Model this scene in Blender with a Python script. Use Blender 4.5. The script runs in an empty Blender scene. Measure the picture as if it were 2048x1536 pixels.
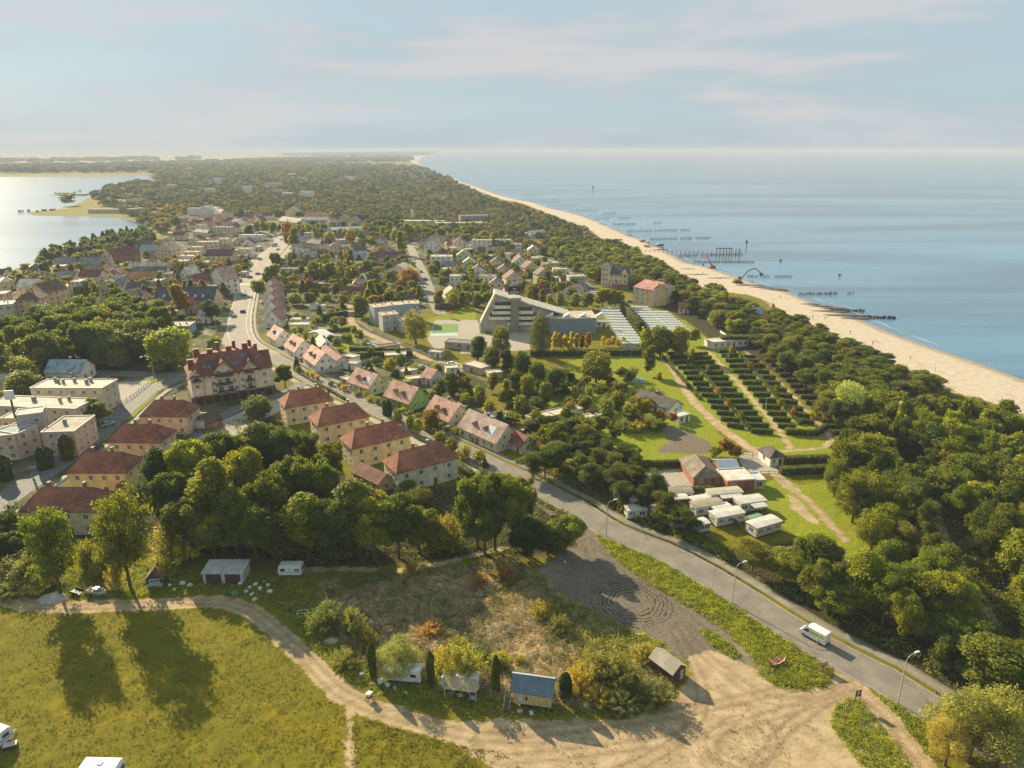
import bpy, math, random
import numpy as np
from math import radians as R, sin, cos, atan2, hypot, pi
# ------------------------------------------------------------------ camera, sky, sun, exposure
S = bpy.context.scene
F_PX, HORIZON, CAM_H = 1421.0, 298.0, 85.0
PITCH = math.atan((768 - HORIZON) / F_PX)
cam_d = bpy.data.cameras.new('camera'); cam_d.sensor_width = 36; cam_d.lens = 36 * F_PX / 2048
cam_d.clip_start = 1; cam_d.clip_end = 90000
cam = bpy.data.objects.new('camera', cam_d); S.collection.objects.link(cam)
cam.location = (0, 0, CAM_H); cam.rotation_euler = (pi / 2 - PITCH, 0, 0); S.camera = cam
SUN_AZ, SUN_EL = R(-39), R(26)          # azimuth from +Y (clockwise positive), elevation
sd = bpy.data.lights.new('sun', 'SUN'); sd.energy = 5.0; sd.angle = R(0.5); sd.color = (1.0, 0.83, 0.56)
sun = bpy.data.objects.new('sun', sd); S.collection.objects.link(sun)
sun.rotation_euler = (pi / 2 - SUN_EL, 0, pi - SUN_AZ)
S.view_settings.view_transform = 'Standard'; S.view_settings.look = 'None'
S.view_settings.exposure = 1.10; S.view_settings.gamma = 1.0
S.cycles.volume_bounces = 0; S.cycles.max_bounces = 6; S.cycles.transparent_max_bounces = 8
S.cycles.diffuse_bounces = 3; S.cycles.glossy_bounces = 2; S.cycles.transmission_bounces = 2
S.cycles.use_denoising = True; S.cycles.sample_clamp_indirect = 6
W = bpy.data.worlds.new('World'); S.world = W; W.use_nodes = True


class NT:
    def __init__(s, tree): s.t = tree; tree.nodes.clear()
    def n(s, kind, **kw):
        nd = s.t.nodes.new(kind)
        for k, v in kw.items():
            if k.startswith('i_'):
                key = k[2:]; key = int(key) if key.isdigit() else key.replace('_', ' ')
                s.put(nd.inputs[key], v)
            else: setattr(nd, k, v)
        return nd
    def put(s, sock, v):
        if isinstance(v, bpy.types.NodeSocket): s.t.links.new(v, sock)
        elif isinstance(v, (tuple, list)) and len(v) == 3 and sock.type == 'RGBA': sock.default_value = (*v, 1)
        else: sock.default_value = v
    def math(s, op, a, b=0.0, clamp=False):
        nd = s.t.nodes.new('ShaderNodeMath'); nd.operation = op; nd.use_clamp = clamp
        s.put(nd.inputs[0], a); s.put(nd.inputs[1], b); return nd.outputs[0]
    def mix(s, f, a, b, mode='MIX'):
        nd = s.t.nodes.new('ShaderNodeMix'); nd.data_type = 'RGBA'; nd.blend_type = mode
        s.put(nd.inputs[0], f); s.put(nd.inputs[6], a); s.put(nd.inputs[7], b); return nd.outputs[2]
    def noise(s, vec, scale, detail=3, rough=0.55, dist=0.0):
        nd = s.n('ShaderNodeTexNoise'); s.put(nd.inputs['Vector'], vec)
        nd.inputs['Scale'].default_value = scale; nd.inputs['Detail'].default_value = detail
        nd.inputs['Roughness'].default_value = rough; nd.inputs['Distortion'].default_value = dist
        return nd.outputs[0]
    def ramp(s, f, lo, hi, smooth=True):
        nd = s.n('ShaderNodeMapRange', interpolation_type='SMOOTHSTEP' if smooth else 'LINEAR')
        s.put(nd.inputs[0], f); nd.inputs[1].default_value = lo; nd.inputs[2].default_value = hi
        return nd.outputs[0]
    def bump(s, h, strength, dist=0.1):
        nd = s.n('ShaderNodeBump'); s.put(nd.inputs['Height'], h)
        nd.inputs['Strength'].default_value = strength; nd.inputs['Distance'].default_value = dist
        return nd.outputs[0]
    def scale(s, vec, v):
        nd = s.n('ShaderNodeMapping'); s.put(nd.inputs[0], vec); nd.inputs['Scale'].default_value = v
        return nd.outputs[0]


w = NT(W.node_tree)
sky = w.n('ShaderNodeTexSky', sky_type='NISHITA', sun_disc=False, sun_elevation=SUN_EL,
          sun_rotation=SUN_AZ % (2 * pi), air_density=1.0, dust_density=0.6, ozone_density=1.5, altitude=85)
tc = w.n('ShaderNodeTexCoord'); g = tc.outputs['Generated']
sep = w.n('ShaderNodeSeparateXYZ'); w.put(sep.inputs[0], g)
cv = w.scale(g, (1.6, 1.6, 11.0))
cn = w.noise(cv, 1.5, 7, 0.56, 0.25)
cn2 = w.noise(w.scale(g, (1.0, 1.0, 5.0)), 1.1, 3, 0.5)
cf = w.ramp(w.math('ADD', w.math('MULTIPLY', cn, 0.7), w.math('MULTIPLY', cn2, 0.45)), 0.50, 0.72)
up = w.ramp(sep.outputs[2], 0.24, 0.13)            # cloud sheet lies low over the horizon
low = w.ramp(sep.outputs[2], -0.02, 0.05)
cf = w.math('MULTIPLY', w.math('MULTIPLY', cf, up), w.math('ADD', w.math('MULTIPLY', low, 0.45), 0.5))
bank = w.ramp(sep.outputs[2], 0.075, 0.0)
cf = w.math('MAXIMUM', cf, w.math('MULTIPLY', bank, 0.8))
skyc = w.mix(0.86, sky.outputs[0], (5.6, 7.2, 7.9))
cloudc = w.mix(w.ramp(cn, 0.40, 0.62), (5.3, 6.3, 7.0), (7.6, 7.4, 7.5))
col = w.mix(w.math('MULTIPLY', cf, 0.92), skyc, cloudc)
bg = w.n('ShaderNodeBackground', i_Color=col, i_Strength=0.041)
wo = w.n('ShaderNodeOutputWorld', i_Surface=bg.outputs[0])

# ------------------------------------------------------------------ helpers
_c, _s = cos(PITCH), sin(PITCH)
def G(px, py, z=0.0):
    """where the line of sight through a measured photo point meets height z"""
    u, v = (px - 1024) / F_PX, (py - 768) / F_PX
    dy, dz = _c - v * _s, -_s - v * _c
    t = (CAM_H - z) / -dz
    return (u * t, dy * t)
def G3(px, py, z=0.0): return (*G(px, py, z), z)
def height_of(base, top_y):
    x, y = G(*base)
    tv = (top_y - 768) / F_PX
    k = (-_s - tv * _c) / (_c - tv * _s)
    return CAM_H + y * k
rng = random.Random(7)
nrg = np.random.default_rng(11)
COL = S.collection

def link(o, parent=None):
    COL.objects.link(o)
    if parent: o.parent = parent
    return o
def tag(o, label=None, cat=None, group=None, kind=None):
    if label: o['label'] = label
    if cat: o['category'] = cat
    if group: o['group'] = group
    if kind: o['kind'] = kind
    return o
REG = []
def thing(name, label, cat, loc=(0, 0, 0), rz=0, group=None, rank=True):
    o = bpy.data.objects.new(name, None); o.empty_display_size = 0.5; COL.objects.link(o)
    o.location = loc; o.rotation_euler = (0, 0, rz)
    tag(o, label, cat, group)
    if rank: REG.append((o, loc[0], loc[1]))
    return o
def npmesh(name, V, faces, mats=(), midx=None, attrs=None, smooth=False):
    """faces: (n,k) array or list of such arrays"""
    me = bpy.data.meshes.new(name)
    fl = faces if isinstance(faces, list) else [faces]
    fl = [np.asarray(f, dtype=np.int32) for f in fl if len(f)]
    V = np.asarray(V, dtype=np.float32)
    me.vertices.add(len(V)); me.vertices.foreach_set('co', V.ravel())
    loops = np.concatenate([f.ravel() for f in fl])
    sizes = np.concatenate([np.full(len(f), f.shape[1]) for f in fl]).astype(np.int32)
    starts = np.concatenate([[0], np.cumsum(sizes)[:-1]]).astype(np.int32)
    me.loops.add(len(loops)); me.loops.foreach_set('vertex_index', loops)
    me.polygons.add(len(sizes)); me.polygons.foreach_set('loop_start', starts)
    try: me.polygons.foreach_set('loop_total', sizes)
    except Exception: pass
    for m in mats: me.materials.append(m)
    if midx is not None: me.polygons.foreach_set('material_index', np.asarray(midx, dtype=np.int32))
    if smooth: me.polygons.foreach_set('use_smooth', np.ones(len(sizes), dtype=bool))
    for k, (dom, arr) in (attrs or {}).items():
        a = me.attributes.new(k, 'FLOAT', dom); a.data.foreach_set('value', np.asarray(arr, dtype=np.float32))
    me.update(calc_edges=True); me.validate()
    return me

class MB:
    """collects polygons for ONE mesh"""
    def __init__(s): s.v = []; s.f = []; s.m = []; s.mats = []
    def mi(s, mat):
        if mat not in s.mats: s.mats.append(mat)
        return s.mats.index(mat)
    def poly(s, pts, mat):
        b = len(s.v); s.v += [tuple(p) for p in pts]; s.f.append(tuple(range(b, b + len(pts)))); s.m.append(s.mi(mat)); return s
    def box(s, x0, x1, y0, y1, z0, z1, mat, top=None, rot=None):
        P = [(x0,y0,z0),(x1,y0,z0),(x1,y1,z0),(x0,y1,z0),(x0,y0,z1),(x1,y0,z1),(x1,y1,z1),(x0,y1,z1)]
        if rot:
            a, cx, cy = rot; P = [((x-cx)*cos(a)-(y-cy)*sin(a)+cx, (x-cx)*sin(a)+(y-cy)*cos(a)+cy, z) for x, y, z in P]
        b = len(s.v); s.v += P; k = s.mi(mat); kt = s.mi(top) if top else k
        for q, mm in (((0,3,2,1),k),((4,5,6,7),kt),((0,1,5,4),k),((1,2,6,5),k),((2,3,7,6),k),((3,0,4,7),k)):
            s.f.append(tuple(b + i for i in q)); s.m.append(mm)
        return s
    def prism(s, prof, ax, lo, hi, mat, inset=0.0):
        """extrude closed profile. ax='y': profile (x,z); ax='x': profile (y,z); ax='z': profile (x,y)"""
        def P(p, t):
            return {'y': (p[0], t, p[1]), 'x': (t, p[0], p[1]), 'z': (p[0], p[1], t)}[ax]
        n = len(prof); b = len(s.v); k = s.mi(mat)
        s.v += [P(p, lo) for p in prof] + [P(p, hi) for p in prof]
        s.f.append(tuple(range(b, b + n))); s.f.append(tuple(range(b + 2*n - 1, b + n - 1, -1)))
        s.m += [k, k]
        for i in range(n):
            j = (i + 1) % n; s.f.append((b + i, b + n + i, b + n + j, b + j)); s.m.append(k)
        return s
    def tube(s, pts, rad, mat, seg=6, cap=True):
        pts = [np.array(p, float) for p in pts]; rr = rad if isinstance(rad, (list, tuple)) else [rad] * len(pts)
        k = s.mi(mat); b = len(s.v)
        for i, p in enumerate(pts):
            d = pts[min(i+1, len(pts)-1)] - pts[max(i-1, 0)]; d /= (np.linalg.norm(d) + 1e-9)
            a = np.cross(d, (0, 0, 1) if abs(d[2]) < 0.9 else (1, 0, 0)); a /= np.linalg.norm(a); c = np.cross(d, a)
            for j in range(seg):
                t = 2*pi*j/seg; s.v.append(tuple(p + rr[i]*(cos(t)*a + sin(t)*c)))
        for i in range(len(pts)-1):
            for j in range(seg):
                q = (j+1) % seg
                s.f.append((b+i*seg+j, b+i*seg+q, b+(i+1)*seg+q, b+(i+1)*seg+j)); s.m.append(k)
        if cap:
            s.f.append(tuple(b + j for j in range(seg-1, -1, -1))); s.m.append(k)
            e = b + (len(pts)-1)*seg; s.f.append(tuple(e + j for j in range(seg))); s.m.append(k)
        return s
    def mesh(s, name, bevel=0, smooth=False):
        me = bpy.data.meshes.new(name); me.from_pydata(s.v, [], s.f)
        for m in s.mats: me.materials.append(m)
        me.polygons.foreach_set('material_index', s.m); me.update()
        if smooth: me.polygons.foreach_set('use_smooth', np.ones(len(s.f), dtype=bool))
        return me
    def obj(s, name, parent=None, **kw):
        return link(bpy.data.objects.new(name, s.mesh(name, **kw)), parent)

# ------------------------------------------------------------------ materials
MC = {}
def newmat(name):
    m = bpy.data.materials.new(name); m.use_nodes = True; return m, NT(m.node_tree)
def finish(t, color, rough=0.8, normal=None, spec=0.3, metal=0.0):
    p = t.n('ShaderNodeBsdfPrincipled'); t.put(p.inputs['Base Color'], color); t.put(p.inputs['Roughness'], rough)
    p.inputs['Specular IOR Level'].default_value = spec; p.inputs['Metallic'].default_value = metal
    if normal is not None: t.put(p.inputs['Normal'], normal)
    t.n('ShaderNodeOutputMaterial', i_Surface=p.outputs[0]); return p
def plaster(c, name='plaster'):
    key = (name, c)
    if key in MC: return MC[key]
    m, t = newmat(name); tc = t.n('ShaderNodeTexCoord'); o = tc.outputs['Object']
    a = t.noise(o, 0.6, 5, 0.6); st = t.noise(t.scale(o, (2.2, 2.2, 0.25)), 1.0, 4, 0.6)
    f = t.math('MULTIPLY', t.ramp(t.math('ADD', t.math('MULTIPLY', a, .6), t.math('MULTIPLY', st, .4)), 0.38, 0.66), 1.0)
    col = t.mix(f, tuple(x * 0.74 for x in c), tuple(min(1, x * 1.07) for x in c))
    finish(t, col, 0.9, t.bump(t.noise(o, 9, 3), 0.25, 0.02)); MC[key] = m; return m
def tiles(c, name='roof_tiles', rows=3.2, var=0.45):
    key = (name, c)
    if key in MC: return MC[key]
    m, t = newmat(name); tc = t.n('ShaderNodeTexCoord'); o = tc.outputs['Object']
    sp = t.n('ShaderNodeSeparateXYZ'); t.put(sp.inputs[0], o)
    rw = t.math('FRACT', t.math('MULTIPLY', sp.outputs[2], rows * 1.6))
    cl = t.math('ABSOLUTE', t.math('SINE', t.math('MULTIPLY', t.math('ADD', sp.outputs[0], sp.outputs[1]), 9.0)))
    h = t.math('ADD', rw, t.math('MULTIPLY', cl, 0.5))
    big = t.noise(o, 0.35, 4, 0.6); fine = t.noise(o, 2.8, 3, 0.7)
    f = t.ramp(t.math('ADD', t.math('MULTIPLY', big, 0.55), t.math('MULTIPLY', fine, 0.45)), 0.36, 0.64)
    col = t.mix(f, tuple(x * (1 - var*1.15) for x in c), tuple(min(1, x * (1 + var * .75)) for x in c))
    moss = t.ramp(t.noise(o, 0.5, 5, 0.7), 0.52, 0.74)
    col = t.mix(t.math('MULTIPLY', moss, 0.45), col, (0.10, 0.10, 0.055))
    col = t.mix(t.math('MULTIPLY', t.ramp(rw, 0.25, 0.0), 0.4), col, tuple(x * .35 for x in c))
    finish(t, col, 0.75, t.bump(h, 0.5, 0.05)); MC[key] = m; return m
def flatroof(c, name='roof_felt'):
    key = (name, c)
    if key in MC: return MC[key]
    m, t = newmat(name); tc = t.n('ShaderNodeTexCoord'); o = tc.outputs['Object']
    f = t.ramp(t.noise(o, 0.35, 6, 0.65, 0.5), 0.35, 0.68)
    col = t.mix(f, tuple(x * 0.66 for x in c), c)
    sp = t.n('ShaderNodeSeparateXYZ'); t.put(sp.inputs[0], o)
    seam = t.ramp(t.math('ABSOLUTE', t.math('SUBTRACT', t.math('FRACT', t.math('MULTIPLY', sp.outputs[0], 0.9)), 0.5)), 0.47, 0.5)
    col = t.mix(t.math('MULTIPLY', seam, 0.35), col, tuple(x * .45 for x in c))
    finish(t, col, 0.85, t.bump(t.noise(o, 6, 3), 0.2, 0.03)); MC[key] = m; return m
def corrugated(c, name='corrugated_sheet', freq=14.0, rough=0.5, metal=0.0):
    key = (name, c, freq)
    if key in MC: return MC[key]
    m, t = newmat(name); tc = t.n('ShaderNodeTexCoord'); o = tc.outputs['Object']
    sp = t.n('ShaderNodeSeparateXYZ'); t.put(sp.inputs[0], o)
    wv = t.math('SINE', t.math('MULTIPLY', sp.outputs[0], freq))
    f = t.ramp(t.noise(o, 0.9, 5, 0.6), 0.3, 0.7)
    col = t.mix(f, tuple(x * 0.7 for x in c), c)
    col = t.mix(t.math('MULTIPLY', t.ramp(wv, -0.2, -0.9), 0.4), col, tuple(x * .4 for x in c))
    finish(t, col, rough, t.bump(wv, 0.7, 0.05), metal=metal); MC[key] = m; return m
def paint(c, rough=0.45, name='paint', metal=0.0, wear=0.12):
    key = (name, c, rough)
    if key in MC: return MC[key]
    m, t = newmat(name); tc = t.n('ShaderNodeTexCoord'); o = tc.outputs['Object']
    f = t.noise(o, 2.0, 4, 0.6)
    col = t.mix(t.ramp(f, 0.3, 0.7), tuple(x * (1 - wear * 2) for x in c), c)
    finish(t, col, rough, None, 0.4, metal); MC[key] = m; return m
def wood(c, name='boards', ax=0, freq=8.0):
    key = (name, c, ax)
    if key in MC: return MC[key]
    m, t = newmat(name); tc = t.n('ShaderNodeTexCoord'); o = tc.outputs['Object']
    sp = t.n('ShaderNodeSeparateXYZ'); t.put(sp.inputs[0], o)
    fr = t.math('FRACT', t.math('MULTIPLY', t.math('ADD', sp.outputs[0], sp.outputs[1]) if ax == 0 else sp.outputs[2], freq / 2))
    f = t.ramp(t.noise(t.scale(o, (3, 3, .6)), 1.5, 4, .6), .3, .7)
    col = t.mix(f, tuple(x * .6 for x in c), c)
    col = t.mix(t.ramp(fr, 0.12, 0.0), col, tuple(x * .3 for x in c))
    finish(t, col, 0.85, t.bump(fr, .4, .03)); MC[key] = m; return m
def glass_m(c=(0.03, 0.045, 0.06)):
    key = ('glass', c)
    if key in MC: return MC[key]
    m, t = newmat('window_glass'); tc = t.n('ShaderNodeTexCoord')
    oi = t.n('ShaderNodeObjectInfo')
    cur = t.ramp(oi.outputs['Random'], 0.62, 0.75)
    sp = t.n('ShaderNodeSeparateXYZ'); t.put(sp.inputs[0], tc.outputs['Object'])
    col = t.mix(t.math('MULTIPLY', cur, 0.5), c, (0.32, 0.30, 0.26))
    finish(t, col, 0.12, None, 0.6); MC[key] = m; return m
def brick(c=(0.30, 0.11, 0.065)):
    key = ('brick', c)
    if key in MC: return MC[key]
    m, t = newmat('brickwork'); tc = t.n('ShaderNodeTexCoord'); o = tc.outputs['Object']
    sp = t.n('ShaderNodeSeparateXYZ'); t.put(sp.inputs[0], o)
    cx = t.n('ShaderNodeCombineXYZ'); t.put(cx.inputs[0], t.math('ADD', sp.outputs[0], sp.outputs[1])); t.put(cx.inputs[1], sp.outputs[2])
    b = t.n('ShaderNodeTexBrick'); t.put(b.inputs['Vector'], cx.outputs[0]); b.inputs['Scale'].default_value = 3.0
    t.put(b.inputs['Color1'], c); t.put(b.inputs['Color2'], tuple(x * 1.35 for x in c)); t.put(b.inputs['Mortar'], tuple(x * .6 + .06 for x in c))
    col = t.mix(t.math('MULTIPLY', t.noise(o, .7, 4), .5), b.outputs[0], tuple(x * .55 for x in c))
    finish(t, col, .9); MC[key] = m; return m

def leafmat(name, dark, light, tr=0.32, rough=0.6, baked=False):
    m, t = newmat(name); at = t.n('ShaderNodeAttribute', attribute_name='tone'); oi = t.n('ShaderNodeObjectInfo'); ocol = oi.outputs['Color']
    if baked:
        cc = t.n('ShaderNodeCombineColor')
        for i_, k_ in enumerate(('tr', 'tg', 'tb')): t.put(cc.inputs[i_], t.n('ShaderNodeAttribute', attribute_name=k_).outputs['Fac'])
        ocol = cc.outputs[0]
    tcn = t.n('ShaderNodeTexCoord')
    big = t.noise(tcn.outputs['Object'], 0.45, 3, 0.6)
    f = t.math('ADD', t.math('MULTIPLY', at.outputs['Fac'], 0.55), t.math('MULTIPLY', t.ramp(big, .35, .65), 0.45))
    col = t.mix(f, dark, light)
    col = t.mix(1.0, col, ocol, 'MULTIPLY')
    hs = t.n('ShaderNodeHueSaturation'); t.put(hs.inputs['Color'], col)
    t.put(hs.inputs['Value'], t.math('ADD', t.math('MULTIPLY', oi.outputs['Random'], 0.5), 0.75))
    t.put(hs.inputs['Hue'], t.math('ADD', t.math('MULTIPLY', oi.outputs['Random'], -0.03), 0.515))
    col = hs.outputs[0]
    d = t.n('ShaderNodeBsdfPrincipled'); t.put(d.inputs['Base Color'], col); d.inputs['Roughness'].default_value = rough
    d.inputs['Specular IOR Level'].default_value = 0.25
    tl = t.n('ShaderNodeBsdfTranslucent'); t.put(tl.inputs[0], t.mix(1.0, col, (1.45, 1.45, 0.5), 'MULTIPLY'))
    mx = t.n('ShaderNodeMixShader'); mx.inputs[0].default_value = tr
    t.put(mx.inputs[1], d.outputs[0]); t.put(mx.inputs[2], tl.outputs[0])
    t.n('ShaderNodeOutputMaterial', i_Surface=mx.outputs[0]); return m
M_LEAF = leafmat('leaves_broad', (0.044, 0.074, 0.010), (0.250, 0.270, 0.031), 0.50)
M_PINE = leafmat('pine_needles', (0.042, 0.066, 0.014), (0.215, 0.235, 0.038), 0.42)
M_PALE = leafmat('leaves_pale', (0.12, 0.14, 0.03), (0.42, 0.42, 0.13), 0.46)
M_HEDGE = leafmat('hedge_leaves', (0.045, 0.072, 0.010), (0.26, 0.28, 0.030), 0.34)
M_WEED = leafmat('weed_leaves', (0.100, 0.140, 0.012), (0.40, 0.42, 0.050), 0.5)
M_DRY = leafmat('dry_stems', (0.17, 0.115, 0.055), (0.66, 0.53, 0.33), 0.3)
M_GRASS = leafmat('grass_blades', (0.075, 0.080, 0.008), (0.27, 0.225, 0.030), 0.4)
M_BARK = wood((0.13, 0.095, 0.065), 'bark', 1, 3.0)
M_GLASS = glass_m()
M_WHITE = paint((0.78, 0.76, 0.72), 0.5, 'white_paint')
M_DARK = paint((0.03, 0.03, 0.032), 0.6, 'dark_paint')
M_METAL = paint((0.42, 0.42, 0.40), 0.4, 'galvanised_steel', 0.5)
M_RUB = paint((0.02, 0.02, 0.02), 0.8, 'rubber')
M_CONC = plaster((0.42, 0.39, 0.34), 'concrete')
# ------------------------------------------------------------------ ground masks
def catmull(pts, step=6.0):
    out = []; n = len(pts)
    for i in range(n - 1):
        p0, p1, p2, p3 = pts[max(i-1, 0)], pts[i], pts[i+1], pts[min(i+2, n-1)]
        k = max(1, int(hypot(p2[0]-p1[0], p2[1]-p1[1]) / step))
        for j in range(k):
            t = j / k
            out.append(tuple(0.5*((2*p1[a]) + (-p0[a]+p2[a])*t + (2*p0[a]-5*p1[a]+4*p2[a]-p3[a])*t*t + (-p0[a]+3*p1[a]-3*p2[a]+p3[a])*t**3) for a in (0, 1)))
    out.append(tuple(pts[-1])); return out
def seg_dist(X, Y, P, closed):
    D = np.full(X.shape, 1e9); n = len(P)
    for i in range(n if closed else n - 1):
        x0, y0 = P[i]; x1, y1 = P[(i+1) % n]; dx, dy = x1-x0, y1-y0
        L = dx*dx + dy*dy + 1e-9
        t = np.clip(((X-x0)*dx + (Y-y0)*dy) / L, 0, 1)
        D = np.minimum(D, (X-x0-t*dx)**2 + (Y-y0-t*dy)**2)
    return np.sqrt(D)
def inside(X, Y, P):
    c = np.zeros(X.shape, bool); n = len(P); j = n - 1
    for i in range(n):
        xi, yi = P[i]; xj, yj = P[j]
        if yi != yj: c ^= ((yi > Y) != (yj > Y)) & (X < (xj-xi)*(Y-yi)/(yj-yi) + xi)
        j = i
    return c
def sdf_poly(X, Y, P, m=25.0):
    out = np.full(X.shape, -m); P = np.array(P)
    k = (X > P[:,0].min()-m) & (X < P[:,0].max()+m) & (Y > P[:,1].min()-m) & (Y < P[:,1].max()+m)
    if k.any():
        x, y = X[k], Y[k]; d = seg_dist(x, y, P, True); out[k] = np.clip(np.where(inside(x, y, P), d, -d), -m, m)
    return out
def sdf_line(X, Y, P, w, m=25.0):
    out = np.full(X.shape, -m); P = np.array(P)
    k = (X > P[:,0].min()-m-w) & (X < P[:,0].max()+m+w) & (Y > P[:,1].min()-m-w) & (Y < P[:,1].max()+m+w)
    if k.any(): out[k] = np.clip(w/2 - seg_dist(X[k], Y[k], P, False), -m, m)
    return out
def W_(pts, z=0.0): return [G(x, y, z) for x, y in pts]

SHORE = [(2900,1040),(2300,848),(2048,749),(1966,720),(1871,689),(1796,662),(1748,642),(1716,631),(1666,612),(1631,600),(1596,586),(1566,575),(1536,570),
 (1474,549),(1434,535),(1386,525),(1356,510),(1331,495),(1299,480),(1269,472),(1241,459),(1209,445),(1174,432),(1136,422),(1106,416),(1074,405),
 (1046,400),(1010,392),(982,382),(952,372),(922,362),(895,352),(869,345),(853,338),(842,330),(836,322),(846,314),(866,308),(884,304.5),(896,302.5)]
SEA = W_(SHORE)
_far = SEA[-1]
SEA_POLY = SEA + [(_far[0]+200, 60000), (90000, 60000), (90000, -200), (SEA[0][0], -200)]
INNER = [(2900,1110),(2300,900),(2048,830),(1971,800),(1926,790),(1901,780),(1858,757),(1811,737),(1751,714),(1696,690),(1656,673),(1623,660),(1606,650),(1593,637),(1546,616),
 (1536,603),(1499,590),(1424,580),(1386,567),(1356,545),(1341,533),(1299,513),(1261,492),(1199,475),(1184,462),(1131,440),(1086,423),(1046,407),(1000,398),(952,380),(900,362),(862,350),(838,338),(822,324),(820,316),(835,309),(860,305),(880,303)]
BEACH = W_(INNER) + list(reversed(SEA))
LAGOON = [(-2600,353.5),(0,353.5),(200,353.5),(265,352),(332,350),(300,358),(268,366),(235,374),(178,392),(160,402),(140,411),(120,416),(85,419),(50,426),(58,431),(150,432.5),(225,434),(250,440),(277,447),(300,461),(290,472),(225,490),(147,503),(100,517),(45,530),(0,542),(-300,622),(-1300,860),(-4000,1000)]
LAG = W_(LAGOON)
ROAD_C = catmull(W_([(2300,1690),(1990,1490),(1855,1415),(1765,1357),(1700,1325),(1612,1277),(1536,1228),(1486,1195),(1405,1145),(1321,1101),(1225,1063),(1145,1011),(1094,985),(1050,960),(987,932),(937,907),(862,872),(787,836),(737,812),(667,780),(612,752),(570,728),(530,705)]), 5)
STREET = catmull(W_([(540,712),(500,692),(484,670),(482,640),(488,610),(496,580),(505,560),(518,540),(535,518),(552,500),(562,486),(556,470)]), 6)
STREET2 = catmull(W_([(556,470),(520,460),(486,448),(462,436),(440,420),(426,408),(412,400)]), 12)
COBBLE = catmull(W_([(-140,1095),(-40,1035),(30,985),(90,945),(150,903),(200,865),(235,832),(265,806),(295,782),(340,762),(395,742)]), 5)
CROSS = catmull(W_([(150,744),(230,748),(300,750),(380,752),(440,728),(500,700)]), 6)
DRIVE = catmull(W_([(380,875),(405,855),(440,835),(480,815),(530,800),(580,782),(605,765)]), 5)
STREET3 = catmull(W_([(880,625),(868,603),(860,585),(852,562),(843,540),(833,520),(825,503),(822,490),(842,480)]), 6)
SEASTREET = catmull(W_([(1185,582),(1165,568),(1150,556),(1130,544),(1110,532),(1092,520),(1075,512)]), 6)
PATH_R = catmull(W_([(700,606),(703,625),(702,640),(712,654),(745,672),(800,694),(850,716),(893,724),(930,734)]), 5)
CP1 = catmull(W_([(1322,712),(1345,735),(1362,765),(1385,800),(1420,835),(1455,866),(1495,893),(1530,925),(1560,958),(1590,982)]), 5)
CP2 = catmull(W_([(1415,700),(1440,728),(1475,765),(1510,805),(1545,845),(1572,880),(1580,895)]), 5)
CP3 = catmull(W_([(1490,702),(1515,725),(1545,752),(1580,785),(1615,825),(1650,858),(1664,880),(1650,895),(1610,900),(1560,903),(1495,895)]), 5)
TRACK = catmull(W_([(1590,982),(1622,1005),(1645,1030),(1668,1058),(1690,1080)]), 4)
GLADE = catmull(W_([(1800,930),(1835,985),(1868,1035),(1895,1090),(1930,1150),(1965,1215),(2005,1300),(2040,1370)]), 4)
DIRT_L = catmull(W_([(-60,1165),(20,1200),(90,1214),(200,1212),(330,1208),(430,1203),(500,1220),(560,1268),(620,1325),(680,1385),(740,1415),(850,1448),(960,1475),(1080,1480)]), 4)
FOOT = catmull(W_([(560,1141),(680,1138),(800,1140),(880,1127),(950,1109),(1010,1096)]), 4)
FOOT2 = catmull(W_([(697,1405),(702,1440),(700,1480),(702,1540),(700,1570)]), 4)
PATH_BR = catmull(W_([(1700,1370),(1735,1395),(1770,1425),(1800,1465),(1850,1530),(1890,1600)]), 4)
SIDE = []
for i in range(len(ROAD_C)):
    a, b = ROAD_C[max(i-1, 0)], ROAD_C[min(i+1, len(ROAD_C)-1)]; dx, dy = b[0]-a[0], b[1]-a[1]; L = hypot(dx, dy)
    SIDE.append((ROAD_C[i][0] + dy/L*6.1, ROAD_C[i][1] - dx/L*6.1))
SIDE_L = [(2*ROAD_C[i][0]-SIDE[i][0], 2*ROAD_C[i][1]-SIDE[i][1]) for i in range(len(SIDE))]
DIRT_P = [[(1345,1405),(1385,1345),(1372,1318),(1420,1300),(1500,1330),(1560,1378),(1652,1374),(1668,1345),(1660,1322),(1712,1353),(1745,1385),(1790,1440),(1840,1500),(1900,1590),(1400,1600),(1000,1545),(930,1500),(850,1452),(960,1440),(1120,1440),(1260,1440)]]
GRAVEL_P = [[(1075,1140),(1130,1100),(1170,1062),(1186,1058),(1225,1095),(1300,1150),(1370,1195),(1440,1245),(1500,1290),(1560,1350),(1500,1350),(1430,1320),(1370,1320),(1310,1280),(1240,1250),(1170,1222),(1110,1180)],
 [(1120,1040),(1085,1020),(1069,1003),(1125,1032),(1185,1060),(1170,1068)]]
BRUSH_P = [[(640,1165),(700,1148),(830,1150),(950,1130),(1020,1112),(1085,1160),(1150,1215),(1240,1255),(1300,1280),(1330,1330),(1345,1395),(1250,1425),(1150,1415),(980,1390),(860,1340),(740,1340),(690,1290),(640,1225)]]
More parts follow.
